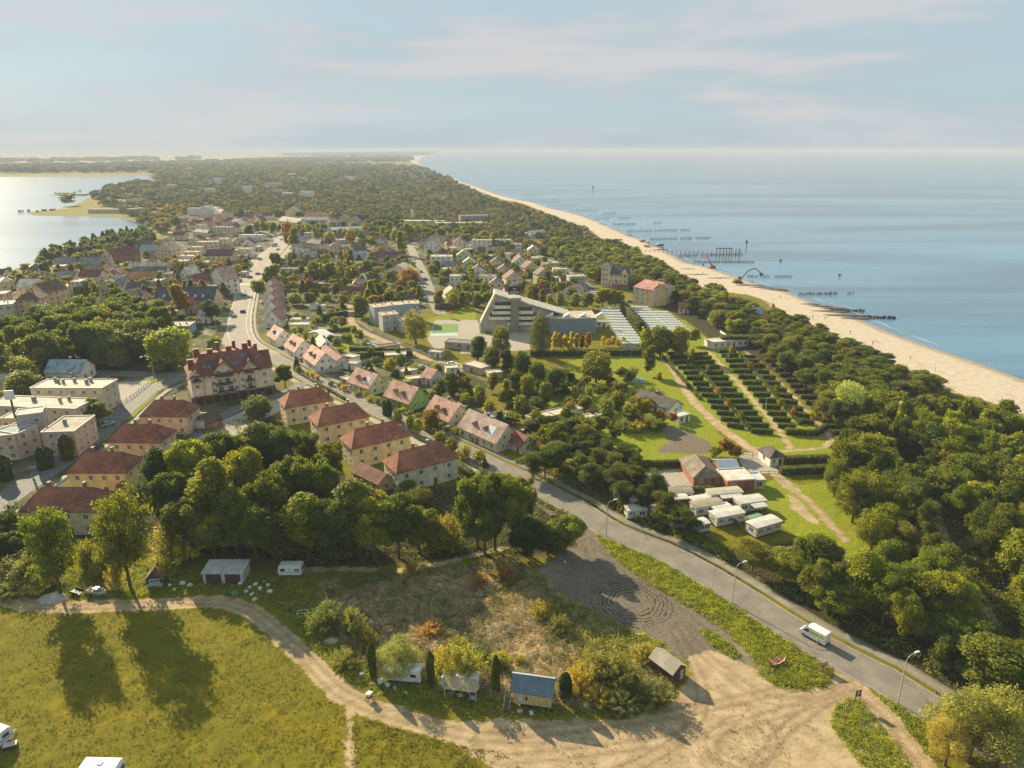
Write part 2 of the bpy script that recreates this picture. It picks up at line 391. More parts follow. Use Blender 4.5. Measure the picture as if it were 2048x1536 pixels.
WEED_P = [[(1186,1058),(1286,1103),(1361,1146),(1449,1200),(1536,1249),(1573,1269),(1623,1302),(1658,1323),(1667,1345),(1650,1372),(1600,1380),(1556,1376),(1520,1352),(1500,1310),(1450,1262),(1400,1228),(1340,1192),(1290,1160),(1245,1130),(1210,1098)],
 [(1662,1430),(1675,1408),(1700,1397),(1722,1404),(1745,1432),(1785,1482),(1825,1536),(1850,1580),(1760,1580),(1700,1500),(1668,1460)],
 [(1757,1392),(1795,1409),(1856,1440),(1870,1490),(1860,1540),(1820,1480),(1790,1435)],
 [(0,1130),(150,1110),(300,1130),(500,1150),(620,1160),(660,1230),(720,1290),(740,1350),(860,1350),(980,1395),(1150,1420),(1345,1400),(1340,1415),(1240,1428),(1100,1432),(900,1430),(800,1400),(745,1385),(700,1375),(640,1300),(580,1240),(520,1195),(430,1185),(200,1195),(60,1195),(0,1175)],
 [(1080,1190),(1130,1195),(1240,1250),(1330,1290),(1345,1320),(1345,1390),(1290,1395),(1220,1350),(1150,1300),(1090,1260)],
 [(1395,1255),(1420,1262),(1460,1290),(1480,1310),(1465,1318),(1425,1290)]]
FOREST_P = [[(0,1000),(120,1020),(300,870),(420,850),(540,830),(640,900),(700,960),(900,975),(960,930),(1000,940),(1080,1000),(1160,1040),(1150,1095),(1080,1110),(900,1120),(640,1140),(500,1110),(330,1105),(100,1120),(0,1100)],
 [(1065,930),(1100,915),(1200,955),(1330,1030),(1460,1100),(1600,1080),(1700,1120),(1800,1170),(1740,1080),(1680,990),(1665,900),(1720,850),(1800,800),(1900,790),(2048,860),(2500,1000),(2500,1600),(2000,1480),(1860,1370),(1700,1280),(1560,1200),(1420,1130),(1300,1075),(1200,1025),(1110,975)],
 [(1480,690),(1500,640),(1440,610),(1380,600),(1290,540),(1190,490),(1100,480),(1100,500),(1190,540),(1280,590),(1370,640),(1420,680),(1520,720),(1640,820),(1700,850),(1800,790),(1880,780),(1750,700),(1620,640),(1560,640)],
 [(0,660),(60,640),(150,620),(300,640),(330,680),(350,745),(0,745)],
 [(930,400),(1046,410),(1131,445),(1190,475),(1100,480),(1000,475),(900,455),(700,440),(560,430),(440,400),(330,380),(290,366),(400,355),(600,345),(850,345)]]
TOWN_P = [[(560,455),(700,455),(840,470),(1000,480),(1090,500),(1180,560),(1210,590),(1100,610),(960,610),(880,620),(700,620),(560,640),(500,690),(380,700),(330,640),(200,610),(0,630),(0,560),(100,545),(220,510),(330,480),(370,440),(400,410),(450,410),(520,440)],
 [(0,745),(180,745),(360,760),(400,800),(560,740),(560,800),(380,880),(260,860),(100,1000),(0,1060)],
 [(520,560),(600,560),(700,640),(900,720),(980,760),(960,870),(860,850),(700,790),(580,720),(530,660)]]
LAWN_P = [[(1110,905),(1130,870),(1250,850),(1350,850),(1420,855),(1500,912),(1470,925),(1300,935),(1150,935)],
 [(1540,960),(1600,970),(1660,960),(1680,1000),(1740,1080),(1815,1165),(1700,1130),(1600,1075),(1565,1055),(1510,985)],
 [(1300,700),(1480,700),(1660,880),(1680,905),(1560,925),(1500,905),(1380,790),(1320,730)],
 [(1060,760),(1150,720),(1280,700),(1330,720),(1380,800),(1440,860),(1100,870),(1040,800)],
 [(660,570),(770,565),(790,580),(680,590)],[(960,600),(950,640),(880,650),(890,690),(800,660)],
 [(1310,640),(1380,640),(1480,720),(1420,730),(1340,680)],[(545,660),(700,650),(720,700),(640,720),(560,690)],
 [(275,783),(295,757),(320,757),(345,757),(310,790),(260,840),(235,835)],[(300,460),(330,455),(345,465),(310,472)]]
PAVE_P = [[(232,765),(307,760),(270,795),(236,812)],[(870,640),(955,640),(965,690),(900,692),(870,700),(855,680)],[(930,672),(1060,662),(1060,700),(920,708)],
 [(1478,905),(1540,905),(1560,950),(1500,945),(1480,925)],[(1290,945),(1380,935),(1395,975),(1310,980)],[(380,870),(560,790),(600,800),(420,900)],
 [(650,468),(735,462),(740,480),(650,490)],[(460,640),(470,580),(500,540),(515,545),(498,590),(498,690),(440,690)],[(500,520),(560,480),(600,500),(560,520),(520,540)]]
FIELD_P = [[(-2000,352),(-2000,299.2),(640,299.2),(560,312),(400,325),(200,330),(0,340)]]
SOIL_P = [[(1320,850),(1360,856),(1420,885),(1435,905),(1380,908),(1310,905),(1340,880)],[(1575,985),(1600,1000),(1640,1050),(1620,1045),(1580,1015)]]

# fan-shaped sheet: fine near the viewer, coarser towards the horizon
ys = [28.0]
while ys[-1] < 62000: ys.append(ys[-1] * (1.0062 if ys[-1] < 700 else 1.011 if ys[-1] < 3000 else 1.05))
ys = np.array(ys); ts = np.linspace(-1.15, 1.15, 620)
YY, TT = np.meshgrid(ys, ts, indexing='ij'); XX = TT * (YY + 12)
ny, nx = YY.shape; X, Y = XX.ravel(), YY.ravel()
sea_d = sdf_poly(X, Y, SEA_POLY, 400); lag_d = sdf_poly(X, Y, LAG, 60)
water = np.maximum(sea_d, lag_d)
Z = np.where(water > -14, np.clip(-(water + 14) * 0.035, -4, 0), 0.0)
def union(polys=(), lines=(), m=25.0):
    d = np.full(X.shape, -m)
    for P in polys: d = np.maximum(d, sdf_poly(X, Y, P, m))
    for L, wd in lines: d = np.maximum(d, sdf_line(X, Y, L, wd, m))
    return d
def wp(ps): return [W_(p) for p in ps]
A_ = {}
A_['sand'] = union([BEACH], m=60)
A_['dirt'] = union(wp(DIRT_P) + wp(SOIL_P)[1:], [(DIRT_L, 3.8), (FOOT, 1.6), (FOOT2, 1.1), (PATH_BR, 3.0), (CP1, 3.3), (CP2, 1.9), (CP3, 1.6), (PATH_R, 3.8), (TRACK, 2.2), (GLADE, 3.0)])
A_['gravel'] = union(wp(GRAVEL_P) + wp(SOIL_P)[:1])
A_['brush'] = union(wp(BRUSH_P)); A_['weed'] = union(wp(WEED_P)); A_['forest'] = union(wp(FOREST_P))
A_['town'] = union(wp(TOWN_P)); A_['lawn'] = union(wp(LAWN_P))
A_['pave'] = union(wp(PAVE_P), [(STREET2, 9), (STREET3, 7), (SEASTREET, 8), ([q for q in SIDE_L if q[1] > 175], 2.2)])
A_['field'] = union(wp(FIELD_P), m=200)
RUTS = [DIRT_L, PATH_BR, TRACK] + [catmull(W_(p), 3) for p in ([(960,1475),(1150,1455),(1330,1430),(1500,1395),(1620,1365),(1690,1330),(1740,1330)],[(1000,1520),(1200,1500),(1420,1465),(1580,1420),(1700,1385)],[(1360,1250),(1400,1300),(1460,1350),(1540,1400),(1620,1400),(1700,1370)],
  [(1350,1260),(1370,1300),(1400,1360),(1400,1430),(1330,1500),(1200,1560)],[(1500,1560),(1560,1470),(1640,1410),(1715,1365)],[(1190,1075),(1230,1120),(1300,1180),(1380,1240),(1440,1300)],[(1175,1080),(1190,1130),(1230,1160),(1290,1170)],[(1420,1480),(1470,1440),(1530,1450),(1550,1500),(1490,1530),(1430,1510),(1420,1480)])]
rut = np.zeros(X.shape)
for L_ in RUTS:
    P_ = np.array(L_); k_ = (X > P_[:,0].min()-4) & (X < P_[:,0].max()+4) & (Y > P_[:,1].min()-4) & (Y < P_[:,1].max()+4)
    d_ = seg_dist(X[k_], Y[k_], L_, False); rut[k_] = np.maximum(rut[k_], np.exp(-((d_-.85)/.32)**2))
A_['rut'] = rut
# small relief: lumps in meadow, weeds and brush, low dune under the pines
def vnoise(x, y, s, seed):
    xi, yi = np.floor(x/s), np.floor(y/s); fx, fy = x/s-xi, y/s-yi
    fx = fx*fx*(3-2*fx); fy = fy*fy*(3-2*fy)
    def h(a, b):
        q = np.sin(a*127.1 + b*311.7 + seed*74.7)*43758.5453; return q - np.floor(q)
    return (h(xi,yi)*(1-fx)+h(xi+1,yi)*fx)*(1-fy) + (h(xi,yi+1)*(1-fx)+h(xi+1,yi+1)*fx)*fy
near = np.clip((420 - Y)/300, 0, 1)
hard = np.maximum(np.maximum(A_['dirt'], A_['gravel']), np.maximum(A_['pave'], A_['sand']))
hard = np.maximum(hard, union(lines=[(ROAD_C, 12), (SIDE, 5), (STREET, 16), (COBBLE, 14), (CROSS, 10), (DRIVE, 9)]))
soft = np.clip(-hard/1.5, 0, 1)
n1 = vnoise(X, Y, 1.7, 1) - .5; n2 = vnoise(X, Y, 4.5, 2) - .5; n3 = vnoise(X, Y, 0.8, 3) - .5
br = np.clip(A_['brush']/3, 0, 1)
Z += near*soft*(0.18*n1 + 0.14*n2 + 0.18*n3) + near*br*(1.1*n2 + .5*n1) + near*(1-soft)*0.04*n2
Z -= np.clip(-hard/1.5, 0, 1)*0.0
idx = np.arange(ny*nx).reshape(ny, nx)
Fq = np.stack([idx[:-1,:-1], idx[:-1,1:], idx[1:,1:], idx[1:,:-1]], -1).reshape(-1, 4)

m, t = newmat('ground_cover'); tc = t.n('ShaderNodeTexCoord'); o = tc.outputs['Object']
def at(nm): return t.n('ShaderNodeAttribute', attribute_name=nm).outputs['Fac']
nA = t.noise(o, 0.35, 6, 0.62); nB = t.noise(o, 1.6, 5, 0.65); nC = t.noise(o, 0.06, 4, 0.6); nD = t.noise(o, 5.0, 4, 0.7)
cen = t.math('SUBTRACT', nA, 0.5); cenB = t.math('SUBTRACT', nB, 0.5)
def mask(nm, amp, soft=0.5, off=0.0, ampB=0.0):
    v = t.math('ADD', at(nm), t.math('MULTIPLY', cen, amp*2))
    if ampB: v = t.math('ADD', v, t.math('MULTIPLY', cenB, ampB*2))
    return t.ramp(v, off-soft, off+soft)
gr = t.mix(t.ramp(nA, .35, .65), (0.125, 0.110, 0.005), (0.215, 0.172, 0.009))
gr = t.mix(t.ramp(nC, .35, .62), gr, (0.140, 0.130, 0.010))
gr = t.mix(t.math('MULTIPLY', t.ramp(nB, .50, .68), .6), gr, (0.070, 0.080, 0.006))
gr = t.mix(t.math('MULTIPLY', t.ramp(nD, .60, .75), .35), gr, (0.32, 0.26, 0.085))
lawn = t.mix(t.ramp(nB, .35, .65), (0.140, 0.175, 0.010), (0.25, 0.265, 0.016))
lawn = t.mix(t.math('MULTIPLY', t.ramp(nA, .55, .72), .6), lawn, (0.25, 0.21, 0.07))
town = t.mix(t.ramp(nC, .45, .60), (0.050, 0.062, 0.016), (0.135, 0.125, 0.060))
town = t.mix(t.ramp(t.noise(o, 0.13, 4, .6), .57, .64), town, (0.29, 0.25, 0.18))
field = t.mix(t.ramp(t.noise(t.scale(o, (1, 3.2, 1)), 0.0022, 3, .5), .45, .55), (0.15, 0.16, 0.05), (0.42, 0.36, 0.14))
weed = t.mix(t.ramp(nB, .35, .65), (0.055, 0.065, 0.008), (0.19, 0.17, 0.025))
brush = t.mix(t.ramp(nB, .38, .62), (0.13, 0.090, 0.048), (0.38, 0.285, 0.165))
brush = t.mix(t.ramp(nA, .45, .62), brush, (0.13, 0.115, 0.045))
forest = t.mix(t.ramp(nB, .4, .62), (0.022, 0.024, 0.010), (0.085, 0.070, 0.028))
sand = t.mix(t.ramp(nA, .3, .7), (0.43, 0.36, 0.275), (0.54, 0.455, 0.35))
sand = t.mix(t.math('MULTIPLY', t.ramp(t.noise(o, .12, 6, .7, .6), .56, .70), .55), sand, (0.28, 0.22, 0.155))
dirt = t.mix(t.ramp(nA, .3, .7), (0.30, 0.22, 0.125), (0.47, 0.355, 0.215))
dirt = t.mix(t.math('MULTIPLY', t.ramp(t.noise(t.scale(o, (.5, 1.6, 1)), .8, 5, .7, 1.2), .52, .66), .55), dirt, (0.25, 0.185, 0.10))
dirt = t.mix(t.math('MULTIPLY', t.ramp(nD, .60, .70), .45), dirt, (0.17, 0.15, 0.04))
dirt = t.mix(t.math('MULTIPLY', t.ramp(t.noise(o, .22, 5, .7), .60, .68), .7), dirt, (0.17, 0.16, 0.035))
dirt = t.mix(t.math('MULTIPLY', at('rut'), .55), dirt, (0.155, 0.11, 0.062))
grav = t.mix(t.ramp(nB, .3, .7), (0.115, 0.094, 0.070), (0.20, 0.165, 0.12))
grav = t.mix(t.math('MULTIPLY', t.ramp(nC, .50, .66), .5), grav, (0.28, 0.23, 0.16))
# tyre rings worn into the gravel
sp = t.n('ShaderNodeSeparateXYZ'); t.put(sp.inputs[0], o)
ring_all = None
for (cx, cy), rr, rw in ((G(1168, 1152), 4.2, 3.6), (G(1262, 1203), 4.6, 4.2)):
    d = t.math('SQRT', t.math('ADD', t.math('POWER', t.math('SUBTRACT', sp.outputs[0], cx), 2), t.math('POWER', t.math('SUBTRACT', sp.outputs[1], cy), 2)))
    d = t.math('ADD', d, t.math('MULTIPLY', t.noise(o, .30, 2, .5), 1.6))
    env = t.math('MULTIPLY', t.ramp(d, rr-rw+.8, rr+.8), t.ramp(d, rr+rw*.9+1.5, rr+rw*.55+1.5))
    li = t.math('MULTIPLY', (1.0 if rr > 4.4 else .35),  t.math('MULTIPLY', t.ramp(t.math('SINE', t.math('ADD', t.math('MULTIPLY', d, 7.5), t.math('MULTIPLY', nB, 9))), .25, .9), t.math('MULTIPLY', env, t.ramp(t.noise(o, .45, 3, .6), .36, .54))))
    ring_all = li if ring_all is None else t.math('MAXIMUM', ring_all, li)
grav = t.mix(t.math('MULTIPLY', ring_all, .95), grav, (0.034, 0.027, 0.020))
grav = t.mix(t.math('MULTIPLY', at('rut'), .5), grav, (0.07, 0.055, 0.04))
pave = t.mix(t.ramp(nB, .35, .65), (0.30, 0.265, 0.215), (0.42, 0.375, 0.31))
col = t.mix(mask('town', 3, 1), gr, town)
col = t.mix(mask('field', 10, 20), col, field)
col = t.mix(mask('lawn', 1.5, .5), col, lawn)
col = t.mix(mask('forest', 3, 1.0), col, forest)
col = t.mix(mask('weed', 1.5, .5, 0, 1.0), col, weed)
col = t.mix(mask('brush', 3, 1.0, 0, 1.5), col, brush)
col = t.mix(mask('gravel', 1.6, .4, 0, .6), col, grav)
col = t.mix(mask('dirt', 1.3, .3, 0, 1.0), col, dirt)
col = t.mix(mask('pave', .15, .15), col, pave)
col = t.mix(mask('sand', 3, .8), col, sand)
wet = t.math('MULTIPLY', t.ramp(sp.outputs[2], -0.12, -0.30), t.ramp(at('sand'), -60, -1))
col = t.mix(t.math('MULTIPLY', wet, .6), col, (0.17, 0.135, 0.095))
hh = t.math('ADD', t.math('MULTIPLY', nB, .5), t.math('MULTIPLY', nD, .35))
finish(t, col, 0.95, t.bump(hh, .55, .35), 0.1)
ground = bpy.data.objects.new('ground', npmesh('ground', np.stack([X, Y, Z], 1), Fq, [m], attrs={k: ('POINT', v) for k, v in A_.items()}, smooth=True))
link(ground); tag(ground, kind='structure')
def hard_at(x, y):
    xx, yy = np.array([x]), np.array([y]); return max(sdf_line(xx, yy, L, wd)[0] for L, wd in ((ROAD_C, 12), (SIDE, 4), (STREET, 18), (COBBLE, 12), (CROSS, 9), (DRIVE, 8), (STREET3, 8), (SEASTREET, 9), (PATH_R, 4), (CP1, 4)))

# ------------------------------------------------------------------ water
def watermat(name, deep, ripple, rough, far_rough):
    m, t = newmat(name); tc = t.n('ShaderNodeTexCoord'); o = tc.outputs['Object']
    a = t.noise(t.scale(o, (.35, 1, 1)), .10, 5, .6, .3); b = t.noise(t.scale(o, (.5, 1, 1)), .9, 3, .6)
    big = t.noise(t.scale(o, (.25, 1.5, 1)), .006, 6, .62, .6)
    col = t.mix(t.ramp(big, .38, .62), tuple(x * .8 for x in deep), tuple(x * 1.6 for x in deep))
    h = t.math('ADD', a, t.math('MULTIPLY', b, .35))
    finish(t, col, rough, t.bump(h, ripple, 1.0), .5); return m
M_SEA = watermat('sea_water', (0.065, 0.150, 0.225), .22, .17, .3)
M_LAG = watermat('lagoon_water', (0.09, 0.14, 0.18), .05, .15, .3)
sea_in = [(x-25, y-6) for x, y in SEA]
sea = MB(); sea.poly([(x, y, -0.35) for x, y in sea_in + [(_far[0]+200, 60000), (60000, 60000), (60000, 30), (SEA[0][0], 30)]][::-1], M_SEA)
tag(sea.obj('sea'), kind='structure')
cx0, cy0 = np.mean(np.array(LAG), 0)
lg = MB(); lg.poly([(x, y, -0.35) for x, y in [(-9000, 2900), (-950, 2650), (-300, 900), (-200, 300), (-900, 100), (-6000, 100)]], M_LAG)
tag(lg.obj('lagoon'), kind='structure')

# ------------------------------------------------------------------ roads
def strip(P, w0, w1, z, mat, name, thick=0.0, uvlen=False):
    """sheet between offsets w0 (left) and w1 (right) of centre line P"""
    V = []; Fc = []
    for i in range(len(P)):
        a, b = P[max(i-1, 0)], P[min(i+1, len(P)-1)]; dx, dy = b[0]-a[0], b[1]-a[1]; L = hypot(dx, dy); nx_, ny_ = dy/L, -dx/L
        for k in (w0, w1): V.append((P[i][0]+nx_*k, P[i][1]+ny_*k, z))
        if thick:
            for k in (w0, w1): V.append((P[i][0]+nx_*k, P[i][1]+ny_*k, z-thick))
    q = 4 if thick else 2
    for i in range(len(P)-1):
        b = i*q; c = b+q
        Fc.append((b, b+1, c+1, c))
        if thick: Fc += [(b+2, b, c, c+2), (b+1, b+3, c+3, c+1)]
    me = npmesh(name, V, np.array(Fc), [mat]); ob = link(bpy.data.objects.new(name, me)); tag(ob, kind='structure'); return ob
def asphalt(c, name, patch=.5):
    m, t = newmat(name); tc = t.n('ShaderNodeTexCoord'); o = tc.outputs['Object']
    a = t.noise(o, .25, 6, .65); b = t.noise(o, 3.0, 4, .7); f = t.ramp(t.math('ADD', t.math('MULTIPLY', a, .6), t.math('MULTIPLY', b, .4)), .35, .65)
    col = t.mix(f, tuple(x*.72 for x in c), tuple(x*1.12 for x in c))
    vor = t.n('ShaderNodeTexVoronoi', feature='DISTANCE_TO_EDGE'); t.put(vor.inputs['Vector'], o); vor.inputs['Scale'].default_value = .12
    col = t.mix(t.math('MULTIPLY', t.ramp(vor.outputs[0], .012, .002), .5), col, tuple(x*.4 for x in c))
    finish(t, col, .85, t.bump(b, .3, .02)); return m
M_ASPH = asphalt((0.215, 0.190, 0.158), 'worn_asphalt'); M_ASPH2 = asphalt((0.27, 0.235, 0.19), 'street_asphalt')
M_SIDE = asphalt((0.24, 0.215, 0.155), 'pavement_slabs'); M_KERB = paint((0.38, 0.34, 0.28), .8, 'kerb_stone')
m, t = newmat('cobbles'); tc = t.n('ShaderNodeTexCoord'); v = t.n('ShaderNodeTexVoronoi'); t.put(v.inputs['Vector'], tc.outputs['Object']); v.inputs['Scale'].default_value = 1.6
finish(t, t.mix(t.ramp(t.noise(tc.outputs['Object'], 1.2, 5, .7), .38, .62), (0.075, 0.08, 0.075), (0.17, 0.17, 0.155)), .8, t.bump(v.outputs[0], .5, .1)); M_COB = m
RW = 3.6
strip(ROAD_C, -RW, RW, 0.04, M_ASPH, 'road')
for k, nm in ((-RW-.18, 'kerb'), (RW, 'kerb')):
    strip(ROAD_C, k, k+.18, 0.15, M_KERB, nm, .2)
strip(ROAD_C, 4.9, 7.3, 0.10, M_SIDE, 'pavement', .15)
strip(STREET, -6.5, 5.5, 0.05, M_ASPH2, 'street')
strip(STREET, 6.2, 7.8, 0.12, M_SIDE, 'street_pavement', .15)
strip(COBBLE, -4, 4, 0.05, M_COB, 'cobbled_street')
strip(COBBLE, 6.5, 8.7, 0.08, M_SIDE, 'street_pavement', .1)
strip(CROSS[:int(len(CROSS)*.78)], -4, 3, 0.07, M_COB, 'cross_street')
strip(DRIVE, -2.6, 2.6, 0.09, M_COB, 'driveway')
strip(STREET3, -3.4, 3.4, 0.05, M_ASPH2, 'side_street')
strip(SEASTREET, -4.2, 4.2, 0.05, M_ASPH2, 'side_street')
M_MARK = paint((0.72, 0.70, 0.66), .7, 'road_paint')
for k in (-6.2, 4.6, 2.6): strip(STREET[2:-12], k, k+.16, 0.075, M_MARK, 'road_marking')
zb = MB()
for fr in (0.36,):
    i = int(len(STREET)*fr); a, b = STREET[i], STREET[i+1]; dx, dy = b[0]-a[0], b[1]-a[1]; L = hypot(dx, dy)
    for k in np.arange(-6.5, 6, 1.1):
        p = [(a[0]+dy/L*k1+dx/L*s1, a[1]-dx/L*k1+dy/L*s1, .078) for k1, s1 in ((k,0),(k+.55,0),(k+.55,4),(k,4))]
        zb.poly(p, M_MARK)
tag(zb.obj('crosswalk_marking'), kind='structure')

# broken line of small waves lapping the sand
fv, ff = [], []
SH = catmull(SEA[4:40], 5); rf_g = np.random.default_rng(3)
for row in range(3):
    i = 0
    while i < len(SH)-4:
        n_ = int(rf_g.integers(2, 5)); off = 2.0+row*6.5+rf_g.uniform(-1, 2); wd = rf_g.uniform(.12, .38)*(1 if row == 0 else .5)*max(1, SH[i][1]/700)
        if rf_g.random() < (.75, .16, .07)[row]:
            b0 = len(fv)
            for j in range(n_+1):
                a, b = SH[i+j-1 if i+j else 0], SH[min(i+j+1, len(SH)-1)]; dx, dy = b[0]-a[0], b[1]-a[1]; L = hypot(dx, dy)+1e-6; nx_, ny_ = dy/L, -dx/L
                w_ = wd*(sin(pi*j/n_)+.15); o_ = off+rf_g.uniform(-.3, .3)
                fv += [(SH[i+j][0]+nx_*(o_-w_), SH[i+j][1]+ny_*(o_-w_), -.33), (SH[i+j][0]+nx_*(o_+w_), SH[i+j][1]+ny_*(o_+w_), -.33)]
            ff += [(b0+2*j, b0+2*j+1, b0+2*j+3, b0+2*j+2) for j in range(n_)]
        i += n_
fo = link(bpy.data.objects.new('surf_foam', npmesh('surf_foam', fv, np.array(ff), [paint((.50,.52,.52), .8, 'foam')]))); tag(fo, kind='stuff')
# ------------------------------------------------------------------ buildings
OBST = []      # (x, y, radius) kept free of trees
WIN = {}
def window_mesh(w, h, kind):
    """frame standing 3 cm proud of the wall, pane just behind its face; local: x across, z up, y outward (-y)"""
    key = (w, h, kind)
    if key in WIN: return WIN[key]
    fm = M_WHITE if kind != 'brown' else paint((.12, .07, .04), .6, 'brown_paint')
    f = MB(); t = 0.09 if w > .8 else .06
    f.box(-w/2, w/2, -.05, .03, 0, t, fm); f.box(-w/2, w/2, -.05, .03, h-t, h, fm)
    f.box(-w/2, -w/2+t, -.05, .03, t, h-t, fm); f.box(w/2-t, w/2, -.05, .03, t, h-t, fm)
    if w > .8: f.box(-.05, .05, -.048, .028, t, h-t, fm)
    f.box(-w/2-.06, w/2+.06, -.14, .02, -.06, 0, paint((.45, .42, .37), .7, 'sill_paint'))
    g_ = MB(); g_.box(-w/2+t, w/2-t, -.02, .01, t, h-t, M_GLASS)
    far = MB(); far.box(-w/2, w/2, -.03, .02, 0, h, M_GLASS); far.box(-w/2-.08, w/2+.08, -.10, .02, -.10, 0, fm)
    if w > .8: far.box(-.06, .06, -.05, -.03, 0, h, fm)
    WIN[key] = (f.mesh('window'), g_.mesh('pane'), far.mesh('window')); return WIN[key]
def add_window(root, x, y, z, rz, w=1.15, h=1.4, near=False, kind='white', name='window'):
    fm, gm, far = window_mesh(w, h, kind)
    o = bpy.data.objects.new(name, fm if near else far); o.location = (x, y, z); o.rotation_euler = (0, 0, rz); link(o, root)
    if near: link(bpy.data.objects.new('pane', gm), o)
    return o
COLN = {}
def quad_local(a, b, z, depth):
    A, B = G(*a, z), G(*b, z); ux, uy = B[0]-A[0], B[1]-A[1]; L = hypot(ux, uy); ux /= L; uy /= L
    nx_, ny_ = -uy, ux
    if ny_ < 0: nx_, ny_ = uy, -ux
    return ((A[0]+B[0])/2+nx_*depth/2, (A[1]+B[1])/2+ny_*depth/2, L, atan2(uy, ux))
def wall_mb(Wd, Dp, h, roof, rise, wm, plinth=None, z0=0.0):
    mb = MB(); x, y = Wd/2, Dp/2
    if roof == 'gf':       # gable faces the facade: ridge along y
        mb.prism([(-x, z0), (x, z0), (x, h), (0, h+rise), (-x, h)], 'y', -y, y, wm)
    elif roof == 'ge':
        mb.prism([(-y, z0), (y, z0), (y, h), (0, h+rise), (-y, h)], 'x', -x, x, wm)
    else: mb.box(-x, x, -y, y, z0, h, wm)
    return mb
def roof_mb(Wd, Dp, h, roof, rise, rm, ov=0.45, tk=0.22, trim=None):
    mb = MB(); x, y = Wd/2, Dp/2
    if roof in ('gf', 'ge'):
        a, b = (x, y) if roof == 'gf' else (y, x)      # a: half span, b: half length
        dz = rise/a*ov; L = b+ov*.7
        prof = [(-a-ov, h-dz), (0, h+rise), (a+ov, h-dz), (a+ov, h-dz+tk), (0, h+rise+tk), (-a-ov, h-dz+tk)]
        mb.prism(prof, 'y' if roof == 'gf' else 'x', -L, L, rm)
    elif roof == 'hip':
        X0, Y0 = x+ov, y+ov; e = h+.02
        if Wd >= Dp: r1, r2 = (-(x-y*.62), 0, h+rise), ((x-y*.62), 0, h+rise)
        else: r1, r2 = (0, -(y-x*.62), h+rise), (0, (y-x*.62), h+rise)
        c = [(-X0, -Y0, e), (X0, -Y0, e), (X0, Y0, e), (-X0, Y0, e)]; lo = [(p[0], p[1], e-.18) for p in c]
        mb.poly(lo[::-1], rm)
        for i in range(4): j = (i+1) % 4; mb.poly([lo[i], lo[j], c[j], c[i]], rm)
        if Wd >= Dp:
            mb.poly([c[0], c[1], r2, r1], rm); mb.poly([c[2], c[3], r1, r2], rm); mb.poly([c[1], c[2], r2], rm); mb.poly([c[3], c[0], r1], rm)
        else:
            mb.poly([c[0], c[1], r1], rm); mb.poly([c[2], c[3], r2], rm); mb.poly([c[1], c[2], r2, r1], rm); mb.poly([c[3], c[0], r1, r2], rm)
    else:                                               # flat with raised rim
        tr = trim or paint((.55, .50, .42), .7, 'roof_edge')
        mb.box(-x-.12, x+.12, -y-.12, y+.12, h, h+.14, rm)
        for q in ((-x-.16, x+.16, -y-.16, -y+.14), (-x-.16, x+.16, y-.14, y+.16)): mb.box(*q, h+.003, h+.38, tr)
        for q in ((-x-.16, -x+.14, -y+.14, y-.14), (x-.14, x+.16, -y+.14, y-.14)): mb.box(*q, h+.003, h+.38, tr)
    return mb
def chimney(root, x, y, z0, z1, sx=.55, sy=.8, mat=None, parent=None):
    mb = MB(); mt = mat or brick(); mb.box(x-sx/2, x+sx/2, y-sy/2, y+sy/2, z0, z1, mt)
    mb.box(x-sx/2-.09, x+sx/2+.09, y-sy/2-.09, y+sy/2+.09, z1, z1+.14, M_CONC); return mb.obj('chimney', parent or root)
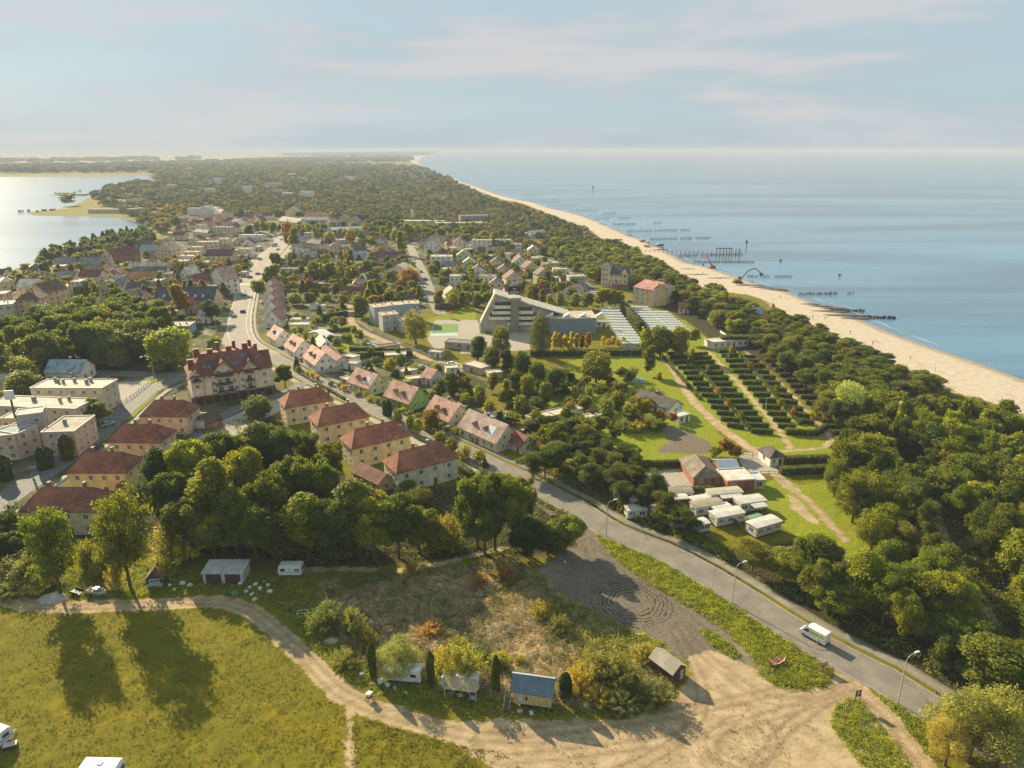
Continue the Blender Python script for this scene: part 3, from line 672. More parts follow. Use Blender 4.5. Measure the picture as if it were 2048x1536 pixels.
def house(cx, cy, Wd, Dp, rz, h, roof, rise, wc, rc, label, near=0, floors=None, cat='house', name='house', chim=1, wpat=None, win=(1.15, 1.35), z0=0.0, wm=None, rm=None, group=None, sides=True, nwin=None, door=True):
    root = thing(name, label, cat, (cx, cy, 0), rz, group)
    OBST.append((cx, cy, max(Wd, Dp)/2+1.0)); d0 = hypot(cx, cy)
    wm = wm or plaster(wc); rm = rm or (flatroof(rc) if roof == 'flat' else tiles(rc))
    wall_mb(Wd, Dp, h, roof, rise, wm, z0=z0).obj('wall', root)
    rf = roof_mb(Wd, Dp, h, roof, rise, rm).obj('roof', root)
    r2 = random.Random(int(cx*13+cy*7))
    if chim:
        if roof == 'flat':
            for k in range(2 if Wd > 7 else 1): chimney(root, r2.uniform(-.35, .35)*Wd, r2.uniform(-.3, .3)*Dp, h+.14, h+1.2, .5, .6, plaster((.35, .32, .28)), rf)
        else:
            for k in range(chim):
                s = (k+.5)/chim-.5+r2.uniform(-.1, .1)
                px, py = (s*Wd*.7, .35) if (roof == 'ge' or (roof == 'hip' and Wd >= Dp)) else (.35, s*Dp*.7)
                chimney(root, px, py, h+rise*.6, h+rise+1.0, parent=rf)
    if d0 > 900: return root
    floors = floors or max(1, int((h-z0+.4)/2.8)); fh = (h-z0)/floors
    ww, wh = win
    def row(n, half, fx):
        for fl in range(floors):
            z = z0+fl*fh+min(.95, fh*.33)
            for i in range(n):
                u = (i+.5)/n*2*half-half
                if fl == 0 and door and fx == 0 and i == n//2: continue
                if fx == 0: add_window(root, u, -Dp/2, z, 0, ww, min(wh, fh*.55), near > 0)
                elif fx == 1: add_window(root, Wd/2, u, z, pi/2, ww, min(wh, fh*.55), near > 0)
                elif fx == 3: add_window(root, -Wd/2, u, z, -pi/2, ww, min(wh, fh*.55), near > 0)
    nf = nwin or max(2, int(Wd/(3.1 if d0 < 500 else 3.8)))
    row(nf, Wd/2*.94, 0)
    if sides and d0 < 700:
        ns = max(1, int(Dp/4.2))
        row(ns, Dp/2*.85, 1 if cx < 60 else 3)
        if near > 1: row(ns, Dp/2*.85, 3 if cx < 60 else 1)
    if roof == 'gf' and rise > 2: add_window(root, 0, -Dp/2, h+.25, 0, .9, min(1.1, rise*.4), near > 0)
    if door:
        dm = MB(); dx = (nf//2+.5)/nf*Wd*.94-Wd/2*.94; dm.box(dx-.5, dx+.5, -Dp/2-.05, -Dp/2+.03, z0+.02, z0+2.05, paint((.16, .10, .06), .6, 'door_paint')); dm.obj('door', root)
    return root
def HF(a, b, z, depth, roof, wc, rc, label, rise=None, **kw):
    cx, cy, L, rz = quad_local(a, b, z, depth)
    if rise is None: rise = {'gf': L*.36, 'ge': depth*.36, 'hip': min(L, depth)*.34, 'flat': 0}[roof]
    return house(cx, cy, L, depth, rz, z, roof, rise, wc, rc, label, **kw)
def H3(p0, p1, p2, z, long12=True):
    """rectangle from three eave corners, p1 nearest: returns centre, length along p1-p2, depth towards p0, rotation"""
    A, B, C = (np.array(G(*p, z)) for p in (p0, p1, p2))
    u = C-B; L = np.linalg.norm(u); u /= L; n = np.array((-u[1], u[0])); d = float(np.dot(A-B, n))
    if d < 0: n = -n; d = -d
    c = B+u*L/2+n*d/2
    return c[0], c[1], L, d, atan2(u[1], u[0])
YEL = (.72, .50, .24); CRM = (.74, .60, .38); WHT = (.82, .76, .66); PNK = (.70, .48, .34); TAN = (.58, .46, .33); BEI = (.60, .52, .38)
GRNW = (.42, .52, .30); GRYB = (.36, .42, .45)
TERR = (.30, .105, .060); DRED = (.185, .060, .042); BRN = (.15, .085, .055); PURP = (.16, .065, .075); SLATE = (.085, .085, .095); PINKR = (.50, .29, .21)
FELT = (.52, .43, .30); FELTD = (.22, .21, .20); ORNG = (.48, .20, .085); OLIV = (.30, .28, .18); BLUR = (.26, .33, .38); GRNR = (.10, .14, .12); LIGHT = (.66, .57, .43)

# two-storey yellow blocks with hipped roofs
names_r = ['farthest of the four yellow hipped blocks along the coast road', 'second farthest of four yellow hipped blocks along the coast road',
           'second nearest of four yellow hipped blocks along the coast road', 'nearest of the four yellow hipped blocks along the coast road']
for i, (c3, lab) in enumerate(zip([((544.5,804),(571,816),(666,800)), ((608,837.5),(637,852.5),(738,832.5)), ((684.5,870),(704.5,897.5),(819.5,871)), ((756,926),(794.5,946),(914.5,915))], names_r)):
    cx, cy, L, d, rz = H3(*c3, 6.2); d = 8.8 if i < 3 else 8.6
    C1 = np.array(G(*c3[1], 6.2)); C2 = np.array(G(*c3[2], 6.2)); u = (C2-C1)/L; n = np.array((-u[1], u[0])); c = C1+u*L/2+n*d/2
    house(c[0], c[1], L, d, rz, 6.2, 'hip', 3.9, (.70,.52,.27) if i < 3 else (.64,.56,.34), (.33,.120,.066), lab, near=2, floors=2, cat='apartment house', name='apartment_house', chim=3, group='yellow apartment houses with hipped roofs', nwin=4, rank=False) if False else None
    r = house(c[0], c[1], L, d, rz, 6.2, 'hip', 3.9, (.74,.59,.34) if i < 3 else (.72,.66,.44), (.33,.120,.066), lab, near=2, floors=2, cat='apartment house', name='apartment_house', chim=2, group='yellow apartment houses with hipped roofs', nwin=4)
    r['fixed'] = 1
names_l = ['peach hipped block beside the curved driveway, farthest of its row', 'peach hipped block second farthest in the row by the cobbled street',
           'bright yellow hipped block in the row by the cobbled street', 'yellow hipped block behind the dark spruce, nearest of its row']
for i, (c3, lab) in enumerate(zip([((394,815),(374,832.5),(281,832.5)), ((340,862),(320,885),(217,884)), ((279,919),(250,945),(136,945)), ((225,987),(191,1022),(41,1022))], names_l)):
    B, C = np.array(G(*c3[1], 6.2)), np.array(G(*c3[2], 6.2)); u = B-C; L = np.linalg.norm(u); u /= L; n = np.array((-u[1], u[0])); d = 9.0; c = (B+C)/2+n*d/2
    r = house(c[0], c[1], L, d, atan2(u[1], u[0]), 6.2, 'hip', 3.9, [(.70,.52,.36), (.72,.54,.36), (.76,.56,.24), (.66,.55,.30)][i], (.27,.096,.055), lab, near=2, floors=2, cat='apartment house', name='apartment_house', chim=2, group='yellow apartment houses with hipped roofs', nwin=4)
    r['fixed'] = 1
# small outbuildings between them
HF((706,943),(757,968),3,5,'ge',YEL,(.22,.09,.06),'low red-roofed outbuilding between the two nearest yellow blocks', near=1, chim=0)['fixed'] = 1
HF((394,838),(414,846),2.6,5,'gf',ORNG,(.14,.08,.05),'small orange garage with brown roof by the curved driveway', near=1, chim=0, name='garage', cat='garage')['fixed'] = 1
HF((414,844),(436,828),2.6,6,'flat',WHT,BLUR,'white flat garage row by the curved driveway', near=1, chim=0, name='garage', cat='garage')['fixed'] = 1
HF((280,932),(300,924),2.8,4.5,'gf',(.5,.2,.1),(.2,.08,.05),'red gabled shed behind the bright yellow block', near=0, chim=0, name='shed', cat='shed')['fixed'] = 1
HF((232,986),(256,982),2.8,5,'gf',YEL,(.18,.07,.05),'brown-roofed shed beside the spruce-fronted yellow block', near=0, chim=0, name='shed', cat='shed')['fixed'] = 1

# white gabled cottages along the coast road
COT = [((534,669),(552,680),(581,671)), ((568,690),(590,704),(632,688)), ((606,712),(631,730),(667,720)), ((630,680),(641,694),(664,694)),
       ((696,762),(738,777),(773,765)), ((768,790),(818,807),(852,792)), ((850,822),(898,843),(932,823)), ((917,852),(993,886),(1030,866)), ((1016,880),(1043,893),(1069,886))]
cwall = [WHT, WHT, WHT, WHT, CRM, (.30,.46,.12), BEI, (.66,.60,.42), (.70,.66,.48)]; croof = [PINKR, PINKR, PINKR, LIGHT, PINKR, PINKR, (.46,.26,.19), (.42,.30,.24), (.30,.10,.08)]
cz = [3.4, 3.4, 3.4, 3.2, 3.0, 3.0, 3.0, 3.2, 2.6]
clab = ['white cottage with pink roof, farthest of the roadside cottages', 'long white cottage with pink roof and twin dormers by the road', 'white cottage with pink roof and a red side annex', 'white cottage with pale roof behind the road-front cottages',
        'pink-roofed cottage with a pale skylight panel on its roof', 'bright green gabled cottage with pink roof by the road', 'pink-roofed stone-coloured cottage behind the orange autumn tree', 'cream cottage with half grey, half pink roof by the road', 'small cream annex with dark red roof at the cottage row end']
for i, (c3, w_, rf_, z, lab) in enumerate(zip(COT, cwall, croof, cz, clab)):
    A, B, C = (np.array(G(*p, z)) for p in c3)       # ridge runs A->B, gable end B->C
    u = (B-A); L = np.linalg.norm(u); u /= L; n = np.array((-u[1], u[0])); Wg = float(np.dot(C-B, n)); Wg = min(max(abs(Wg), 5), 9.0) if np.dot(C-B, n) else 7
    n = n if np.dot(C-B, n) > 0 else -n; c = (A+B)/2+n*Wg/2; rz = atan2(u[1], u[0])
    rise = Wg*.5
    r = house(c[0], c[1], L, Wg, rz, z, 'ge', rise, w_, rf_, lab, near=2, floors=1, chim=1, name='cottage', cat='cottage', group='gabled cottages along the coast road'); r['fixed'] = 1
    for fz in (.35, ): # gable window
        for s in (-1, 1): add_window(r, L/2, s*Wg*.16, z+.5, pi/2, .8, 1.0, True)
    if i not in (3, 8):   # pair of dormers on the road side
        for s in ((-.12, .1) if i != 0 else (0.,)):
            dm = MB(); x = s*L*1.3; y0 = -Wg*.36; dm.prism([(x-.8, z+.7), (x+.8, z+.7), (x+.8, z+2.0), (x, z+2.6), (x-.8, z+2.0)], 'y', y0, y0+2.2, plaster((.35,.28,.24)))
            dd = dm.obj('dormer', r); rr = MB(); rr.prism([(x-1.0, z+1.95), (x, z+2.7), (x+1.0, z+1.95), (x+1.0, z+2.12), (x, z+2.87), (x-1.0, z+2.12)], 'y', y0-.25, y0+2.2, tiles((.26,.12,.09))); rr.obj('dormer_roof', dd)
            add_window(dd, x, y0, z+.95, 0, .9, .9, True)
    if i in (0, 4, 7):
        sk = MB(); k = rise/(Wg/2); x = L*.24
        yA, yB = -Wg*.42, -Wg*.18; zz = lambda y: z+rise+k*y+.30
        sk.poly([(x-1.6, yA, zz(yA)), (x+1.6, yA, zz(yA)), (x+1.6, yB, zz(yB)), (x-1.6, yB, zz(yB))], paint((.62,.64,.64), .25, 'pale_panel')); sk.obj('roof_panel', r)
for i, (yy, lab) in enumerate([(642, 'nearest'), (622, 'second nearest'), (604, 'middle'), (589, 'second farthest'), (576, 'farthest')]):
    r = HF((528-i*.5,yy),(563-i*1.5,yy),3.6,9,'gf',WHT,(.46,.24,.18),f'steep white gabled terrace cottage, {lab} of five in the close row', rise=5.2, near=1, chim=1, name='cottage', cat='cottage', group='close row of steep gabled cottages', floors=1); r['fixed'] = 1
HF((640,700),(672,724),2.8,5,'ge',WHT,(.25,.08,.07),'low white lean-to with dark red roof beside a cottage', near=1, chim=0)['fixed'] = 1

# town houses: a, b are the ends of the front eave, then eave height, depth, roof, wall, roof colour
CN = {id(YEL):'yellow', id(CRM):'cream', id(WHT):'white', id(PNK):'pink', id(TAN):'tan', id(BEI):'beige', id(GRNW):'green', id(GRYB):'grey-blue',
      id(TERR):'terracotta', id(DRED):'dark red', id(BRN):'brown', id(PURP):'purple-brown', id(SLATE):'dark slate', id(PINKR):'pinkish', id(FELT):'tan', id(FELTD):'dark grey',
      id(ORNG):'orange', id(OLIV):'olive', id(BLUR):'grey-blue', id(GRNR):'dark green', id(LIGHT):'pale'}
BRK = (.33, .115, .065); CN[id(BRK)] = 'brick-red'
RN = {'gf': 'gable-fronted', 'ge': 'pitched', 'hip': 'hipped', 'flat': 'flat'}
TOWN = [
 (-22,612,24,609,7,12,'flat',BEI,LIGHT),(31,600,80,598,8,12,'hip',YEL,BRN),(55,583,92,585,9,14,'gf',YEL,BRN),(82,577,111,577,8,10,'ge',YEL,ORNG),(32,573,72,573,7,10,'ge',CRM,LIGHT),
 (64,558,90,558,5,10,'gf',WHT,SLATE),(156,553,198,553,9,10,'ge',CRM,DRED),(110,557,147,557,6,10,'ge',CRM,FELTD),(140,564,158,564,8,9,'flat',WHT,LIGHT),(127,607,170,607,4,8,'flat',PNK,LIGHT),
 (170,611,195,611,4,9,'ge',GRNW,PINKR),(203,596,238,594,6,9,'ge',TAN,PURP),(243,595,280,597,6,10,'ge',TAN,SLATE),(251,577,279,577,7,8,'ge',WHT,PURP),(249,556,307,556,6,9,'ge',TAN,ORNG),
 (289,563,318,563,6,9,'flat',GRNW,FELT),(392,562,420,561,7,10,'ge',WHT,PURP),(421,553,447,560,9,10,'gf',WHT,PINKR),(400,572,433,572,5,7,'flat',WHT,FELT),(377,543,401,543,4,8,'flat',GRNW,ORNG),
 (361,545,379,548,6,8,'gf',WHT,LIGHT),(312,499,343,501,8,10,'gf',PNK,TAN),(299,501,312,501,6,8,'ge',GRYB,BLUR),(279,499,298,499,6,8,'ge',WHT,BLUR),(224,512,280,508,10,13,'ge',BRK,DRED),
 (374,484,395,484,6,8,'gf',CRM,FELT),(394,485,437,484,6,9,'flat',CRM,FELT),(437,479,453,479,8,10,'flat',CRM,FELT),(373,495,401,495,6,7,'flat',CRM,FELT),(365,505,395,505,6,8,'flat',CRM,FELT),
 (357,513,388,513,7,8,'flat',WHT,FELT),(338,523,372,523,6,9,'flat',CRM,FELT),(410,511,464,511,7,11,'ge',CRM,PURP),(399,525,418,525,5,8,'flat',CRM,LIGHT),(417,529,454,529,5,8,'ge',WHT,ORNG),
 (465,501,484,501,6,8,'flat',CRM,FELT),(425,455,462,455,8,10,'flat',PNK,FELTD),(445,465,465,465,4,5,'flat',GRNW,FELT),(390,450,408,450,5,8,'flat',WHT,FELTD),(385,463,415,466,5,8,'hip',CRM,GRNR),
 (374,417,416,417,9,14,'flat',WHT,FELTD),(393,423,422,423,5,12,'gf',WHT,LIGHT),(255,536,335,536,6,9,'ge',TAN,FELT),(483,423,499,423,5,8,'flat',WHT,LIGHT),(500,432,514,428,5,8,'ge',WHT,DRED),
 (478,442,491,442,5,8,'gf',WHT,SLATE),(508,440,523,441,5,8,'gf',WHT,SLATE),(525,431,545,431,5,9,'ge',WHT,DRED),(570,424,598,424,7,12,'gf',CRM,FELT),(608,431,656,431,8,10,'hip',TAN,ORNG),
 (656,442,675,442,6,10,'hip',CRM,FELTD),(678,436,697,436,10,8,'gf',TAN,PINKR),(697,441,712,442,8,8,'gf',PNK,PINKR),(706,450,736,450,5,12,'hip',TAN,FELTD),(478,471,524,471,5,10,'flat',WHT,FELT),
 (482,487,508,487,5,8,'gf',WHT,SLATE),(476,498,502,498,7,8,'flat',WHT,FELT),(611,485,640,488,6,9,'hip',CRM,SLATE),(608,466,624,466,9,6,'flat',CRM,LIGHT),(590,514,632,514,4,8,'ge',TAN,BLUR),
 (592,499,615,499,3,5,'flat',WHT,LIGHT),(577,531,618,529,3.5,7,'ge',TAN,DRED),(561,530,580,530,3,6,'gf',WHT,LIGHT),(560,538,615,538,4,7,'flat',GRYB,FELTD),(594,556,625,556,5,8,'hip',PNK,TERR),
 (595,567,637,567,4,5,'flat',WHT,FELT),(638,568,665,568,4,5,'flat',BRK,FELT),(655,527,677,527,5,10,'gf',WHT,PINKR),(690,514,731,514,4,8,'ge',WHT,BLUR),(692,524,733,526,4,5,'flat',WHT,FELT),
 (678,586,729,586,3.5,8,'ge',WHT,DRED),(748,515,800,515,5,11,'ge',CRM,PURP),(800,514,808,514,7,9,'flat',WHT,LIGHT),(758,587,816,586,3,8,'ge',WHT,TERR),(801,603,830,603,3,8,'ge',BRK,DRED),
 (852,481,890,481,8,12,'hip',TAN,OLIV),(848,490,877,492,7,9,'gf',WHT,FELT),(878,498,892,498,4,7,'flat',WHT,FELT),(905,486,934,486,8,9,'gf',CRM,SLATE),(899,496,921,496,5,7,'flat',WHT,LIGHT),
 (944,481,983,481,9,8,'flat',WHT,FELT),(860,514,903,514,11,11,'flat',WHT,FELT),(913,511,940,511,8,9,'gf',GRNW,FELT),(926,525,950,525,7,8,'gf',WHT,LIGHT),(941,541,971,541,6,8,'gf',WHT,BRN),
 (884,539,900,539,7,8,'flat',GRNW,FELT),(899,553,928,553,7,8,'flat',WHT,FELT),(958,553,987,554,7,8,'flat',WHT,FELTD),(981,525,1005,525,7,8,'gf',CRM,SLATE),(996,539,1020,539,7,8,'gf',PNK,SLATE),
 (891,588,921,586,3,8,'gf',WHT,PINKR),(985,497,1010,497,6,7,'flat',WHT,FELTD),(990,480,1022,480,6,7,'flat',WHT,FELT),(967,512,985,512,6,7,'flat',TAN,FELT),(1012,557,1046,555,7,8,'gf',CRM,BRN),
 (1022,489,1042,489,6,7,'flat',WHT,FELT),(1003,508,1028,508,7,7,'flat',WHT,FELT),(1056,500,1076,500,9,10,'gf',TAN,LIGHT),(1062,517,1089,515,6,8,'flat',WHT,FELT),(1028,524,1057,523,6,8,'gf',WHT,BRN),
 (1050,536,1079,534,7,8,'gf',PNK,BRN),(1076,549,1105,547,7,8,'gf',GRNW,BRN),(1093,528,1120,526,5,9,'flat',TAN,FELT),(1106,539,1134,539,6,9,'flat',WHT,FELT),(1139,554,1171,553,7,8,'flat',GRYB,FELT),
 (1058,581,1100,579,4,7,'ge',BRK,DRED),(1145,583,1167,577,4,7,'ge',WHT,PINKR),(1099,598,1116,598,3,6,'ge',WHT,FELT),(1357,616,1378,617,3,7,'ge',WHT,TERR),(1502,632,1535,628,5,8,'ge',WHT,BLUR),
 (1222,569,1253,569,3,7,'flat',(BRK),FELTD),(1169,465,1183,465,4,6,'flat',BRK,DRED),(730,470,760,470,3,6,'flat',WHT,FELT),
 (1031,467,1054,467,4,8,'flat',WHT,LIGHT),(1062,468,1092,466,4,8,'ge',WHT,LIGHT),(1100,465,1122,464,4,7,'flat',TAN,LIGHT),
 (200,400,240,400,5,10,'flat',WHT,LIGHT),(250,403,285,401,6,10,'hip',TAN,FELT),(175,419,240,419,5,12,'flat',BEI,OLIV),(262,418,290,416,9,10,'flat',TAN,FELT),(300,425,330,425,6,9,'flat',TAN,FELT),(600,478,612,478,4,6,'ge',WHT,BLUR),
 (350,437,372,437,5,9,'hip',TAN,FELT),(88,745,160,745,4,10,'ge',WHT,BLUR),(128,758,133,758,3,12,'flat',BRK,DRED),
 (480,545,492,545,3,6,'flat',WHT,LIGHT),(447,552,462,552,3,5,'flat',BRK,LIGHT),(0,565,28,562,5,9,'hip',CRM,LIGHT),(-30,590,10,588,6,10,'flat',PNK,FELT),(115,575,137,573,7,9,'flat',WHT,LIGHT),
 (196,570,222,570,5,8,'gf',CRM,LIGHT),(228,560,246,560,5,8,'ge',WHT,FELT),(60,535,85,533,6,10,'hip',TAN,FELTD),(110,528,150,526,6,10,'ge',TAN,FELTD),(155,528,200,528,7,11,'ge',TAN,FELTD),(198,537,228,536,7,10,'gf',YEL,SLATE),
 (345,470,368,470,5,8,'ge',CRM,DRED),(326,480,350,478,5,8,'flat',TAN,FELT),(518,452,545,452,5,8,'ge',WHT,BRN),(630,520,650,520,3,6,'ge',CRM,BRN),(770,470,800,470,4,8,'flat',WHT,FELT),(712,545,728,545,4,6,'ge',TAN,BRN)]
for a0, a1, b0, b1, z, dp, rf_, wc, rc in TOWN:
    lab = f'{CN[id(wc)]} house with {CN[id(rc)]} {"flat" if rf_ == "flat" else RN[rf_]} roof'
    HF((a0,a1),(b0,b1),z,dp,rf_,wc,rc,lab, chim=1 if (a1 > 440) else 0, wm=brick(BRK) if wc is BRK else None, win=(1.25,1.45))
def fx(r): r['fixed'] = 1; return r
# smaller houses filling the gaps of the town quarters
ig = random.Random(4)
for quarter, n_, rz0 in (([(0,560),(120,545),(230,520),(330,490),(380,445),(440,430),(520,445),(545,470),(480,540),(470,600),(420,640),(300,610),(200,605),(60,620),(0,620)], 80, .10), ([(840,480),(1000,488),(1090,505),(1180,570),(1160,600),(960,600),(880,560),(840,520)], 26, .05), ([(560,470),(720,455),(830,480),(830,560),(700,600),(560,560),(520,540)], 34, .05)):
    P_ = W_(quarter); xs = [p[0] for p in P_]; ys = [p[1] for p in P_]; c_ = 0; tries = 0
    while c_ < n_ and tries < 6000:
        tries += 1; x, y = ig.uniform(min(xs), max(xs)), ig.uniform(min(ys), max(ys))
        if not inside(np.array([x]), np.array([y]), P_)[0] or hard_at(x, y) > -6: continue
        Wd, Dp, z = ig.uniform(6, 11), ig.uniform(6, 9), ig.choice([3, 3, 5.5, 6])
        if any((x-a)**2+(y-b)**2 < (r*.92+Wd*.5)**2 for a, b, r in OBST): continue
        rf_ = ig.choice(['ge','gf','hip','flat','ge']); wc = ig.choice([WHT,CRM,BEI,TAN,PNK]); rc = ig.choice([TERR,DRED,BRN,PINKR,FELTD,PURP]) if rf_ != 'flat' else ig.choice([FELT,LIGHT])
        house(x, y, Wd, Dp, rz0+ig.uniform(-.25,.25), z, rf_, {'gf': Wd*.36, 'ge': Dp*.36, 'hip': min(Wd,Dp)*.34, 'flat': 0}[rf_], wc, rc, f'{CN[id(wc)]} house with {CN[id(rc)]} {"flat" if rf_ == "flat" else RN[rf_]} roof', chim=1, win=(1.25,1.45)); c_ += 1
# larger town buildings
r = fx(HF((307,600),(427,600),6.5,13,'ge',PNK,SLATE,'long pink block with dark slate roof and a row of skylights', rise=6.0, near=1, chim=0, name='apartment_block', cat='apartment block'))
cx, cy, L, rz = quad_local((307,600),(427,600),6.5,13)
for i in range(6):
    x = -L*.34+i*L*.13; sk = MB(); k = 6/6.5; y0, y1 = -5.2, -4.1; sk.poly([(x-.6,y0,6.5+6+k*y0+.30),(x+.6,y0,6.5+6+k*y0+.30),(x+.6,y1,6.5+6+k*y1+.30),(x-.6,y1,6.5+6+k*y1+.30)], paint((.7,.7,.68), .3, 'skylight_glass')); sk.obj('skylight', r)
r = fx(HF((263,547),(331,546),6,10,'ge',CRM,GRNR,'cream block with dark green roof and four skylights', near=0, chim=0))
fx(HF((304,625),(358,624),4,9,'flat',CRM,FELT,'low cream flat-roofed house beside the brown bare tree', near=1))
fx(HF((326,654),(377,653),4,10,'flat',GRYB,FELT,'grey-blue flat-roofed house above the bright green tree', near=1))
fx(HF((391,633),(418,633),3.6,8,'gf',WHT,PINKR,'small white gabled house with pink roof edge by the street trees', near=1, rise=5))
r = fx(HF((597,440),(654,440),9,14,'ge',WHT,FELTD,'long white apartment block with dark balconies', rise=2.5, chim=0, name='apartment_block', cat='apartment block', floors=3, nwin=8))
cx, cy, L, rz = quad_local((597,440),(654,440),9,14)
for i in range(4):
    for f in range(2):
        b = MB(); x = -L*.36+i*L*.24; b.box(x-1.6, x+1.6, -8.3, -7.0, 2.9+f*2.9, 4.0+f*2.9, M_DARK); b.obj('balcony', r)
fx(HF((557,441),(596,446),7,12,'ge',WHT,FELTD,'white wing joined to the long white apartment block', chim=0))
r = fx(HF((647,461),(735,458),5,15,'ge',BRN,BLUR,'long low hall with grey metal roof in four bays', rise=2.2, chim=0, name='hall', cat='hall'))
r = fx(HF((762,546),(828,548),5,15,'gf',WHT,LIGHT,'white modern church with wide low-pitched pale roof', rise=5.5, chim=0, name='church', cat='church', near=0))
for i in range(3):
    add_window(r, -8+i*2.6, -7.5, 1.2, 0, 1.6, 1.8, False)
# bell tower: A-frame cap on two legs
x, y = G(727, 582); r = thing('bell_tower', 'small open bell tower with white A-frame cap on the church lawn', 'bell tower', (x, y, 0)); fx(r)
b = MB()
for sx in (-1, 1):
    for sy in (-1, 1): b.tube([(sx*2.2, sy*1.2, 0), (sx*.9, sy*.6, 8)], .22, M_DARK, 5)
b.box(-1.4, 1.4, -.9, .9, 7.2, 7.5, M_DARK); b.obj('frame', r)
b = MB(); b.prism([(-2.6, 7.6), (0, 11.4), (2.6, 7.6), (2.1, 7.6), (0, 10.7), (-2.1, 7.6)], 'y', -1.5, 1.5, M_WHITE); b.obj('cap_roof', r)
# seaside villa
r = fx(HF((1219,547),(1256,550),9,10,'ge',CRM,SLATE,'cream seaside villa with dark roofs and a square tower', rise=4.5, chim=1, name='villa', cat='villa', near=0, floors=3))
cx, cy, L, rz = quad_local((1219,547),(1256,550),9,10)
b = MB(); b.box(-L/2-5.4, -L/2+.3, -5.6, .4, 0, 13.5, plaster(CRM)); tw = b.obj('tower', r)
b = MB()
x0, x1, y0, y1 = -L/2-6.0, -L/2+.9, -6.2, 1.0; ap = ((x0+x1)/2, (y0+y1)/2, 16.2); c = [(x0,y0,13.52),(x1,y0,13.52),(x1,y1,13.52),(x0,y1,13.52)]
b.poly(c[::-1], tiles(FELTD))
for i in range(4): b.poly([c[i], c[(i+1)%4], ap], tiles(FELTD))
b.obj('tower_roof', tw)
for f in range(4):
    for q in (-1, 1): add_window(tw, -L/2-2.55+q*1.1, -5.6, 1.1+f*3.1, 0, .9, 1.5, False)
b = MB(); b.prism([(1.2, 9.0), (6.8, 9.0), (4, 13.2)], 'y', -5.4, -1, plaster(CRM)); b.obj('gable', r)
b = MB(); b.prism([(.8, 8.9), (4, 13.7), (7.2, 8.9), (7.2, 9.1), (4, 13.95), (.8, 9.1)], 'y', -5.7, -1, tiles(SLATE)); b.obj('gable_roof', r)
# pink-roofed apartment house near the dunes
r = fx(HF((1306,581),(1351,572),9.5,14,'gf',CRM,(.42,.20,.17),'tall cream apartment house with pinkish gabled roof near the dunes', rise=3.2, chim=0, name='apartment_house', cat='apartment house', near=1, floors=4, nwin=4))
r = fx(HF((1276,577),(1300,584),8.5,12,'ge',YEL,(.42,.18,.15),'cream wing with pink roof joined to the tall dune-side apartment house', chim=1, name='apartment_house', cat='apartment house', floors=3))
# turret house
x, y = G(1543, 640); r = fx(thing('turret', 'small round turret with pointed red roof beside the dune house', 'turret', (x, y, 0)))
b = MB(); b.tube([(0,0,0),(0,0,6)], 1.4, plaster(WHT), 10); b.obj('wall', r); b = MB(); b.tube([(0,0,6),(0,0,9.2)], [1.8, .06], tiles((.42,.14,.10)), 10); b.obj('roof', r)

# white cubic apartment blocks with stepped flat roofs, behind the large willow
for (a, b_, z, dp, lab) in [((748,616),(778,613),9,9,'grey-blue stepped block with white roof rims, rear left unit'), ((778,612),(808,610),9.4,9,'grey-blue stepped block with white roof rims, rear middle unit'), ((808,609),(838,608),9.8,9,'grey-blue stepped block with white roof rims, rear right unit'),
                            ((765,632),(797,629),8,8,'pale stepped block with white roof rims, front left unit'), ((800,642),(825,640),6,7,'pale stepped block with white roof rims, lowest front unit')]:
    fx(HF(a,b_,z,dp,'flat',GRYB if 'grey' in lab else (.50,.50,.46),FELT,lab, near=1, chim=1, name='apartment_block', cat='apartment block', group='stepped flat-roofed blocks', floors=3))
# ------------------------------------------------------------------ the hotel with the black sign
cx, cy, L, rz = quad_local((961,664),(1106,662),0,13)
x, y = cx, cy; r = fx(thing('hotel', 'large wedge-shaped concrete hotel with black rooftop sign and stepped balconies', 'hotel', (x, y, 0), rz)); OBST.append((x, y, 24))
HC = plaster((.50,.46,.38), 'hotel_concrete')
def hz(px, py, dy=0):        # height on the facade plane at a photo point
    fy = cy-6.5; return height_of((px, 663), py)
zp = hz(993, 583)-2; hw = L/2
prof = [(-hw, 0), (-hw, 3.2), (-hw+7.5, zp), (-hw+8.8, zp), (hw, 9.0), (hw, 0)]
b = MB(); b.prism(prof, 'y', -5.5, 6.5, HC); b.obj('wall', r)
b = MB(); b.prism([(-hw+6.6, zp+.02), (-hw+7.3, zp+1.0), (hw+9, 7.6), (hw+9, 6.9), (-hw+8.6, zp+.02)], 'y', -6.9, 7.5, flatroof((.58,.53,.43))); b.obj('roof', r)
b = MB(); b.prism([(-hw-1.2, 2.5), (-hw+6.9, zp+.9), (-hw+7.6, zp+.9), (-hw-.2, 2.5)], 'y', -6.9, -5.4, plaster((.60,.56,.48))); b.obj('slope_fin', r)
tx = -hw+L*.47; tz = hz(1032, 598)
b = MB(); b.box(tx-1.9, tx+1.9, -8.2, -3, 0, tz, plaster((.30,.26,.20), 'stair_tower')); b.obj('stair_tower', r)
b = MB(); b.box(tx-3.0, tx+3.0, -8.6, -1.5, tz, tz+.9, HC); pf = b.obj('platform', r)
b = MB(); b.box(tx-3.1, tx+2.9, -6.0, -5.7, tz+2.2, tz+6.0, paint((.01,.01,.012), .5, 'sign_black')); sg = b.obj('sign', r)
for q in (-2.6, 2.4):
    b = MB(); b.tube([(tx+q, -5.6, tz+.9), (tx+q, -5.6, tz+6)], .12, M_METAL, 5); b.obj('post', sg)
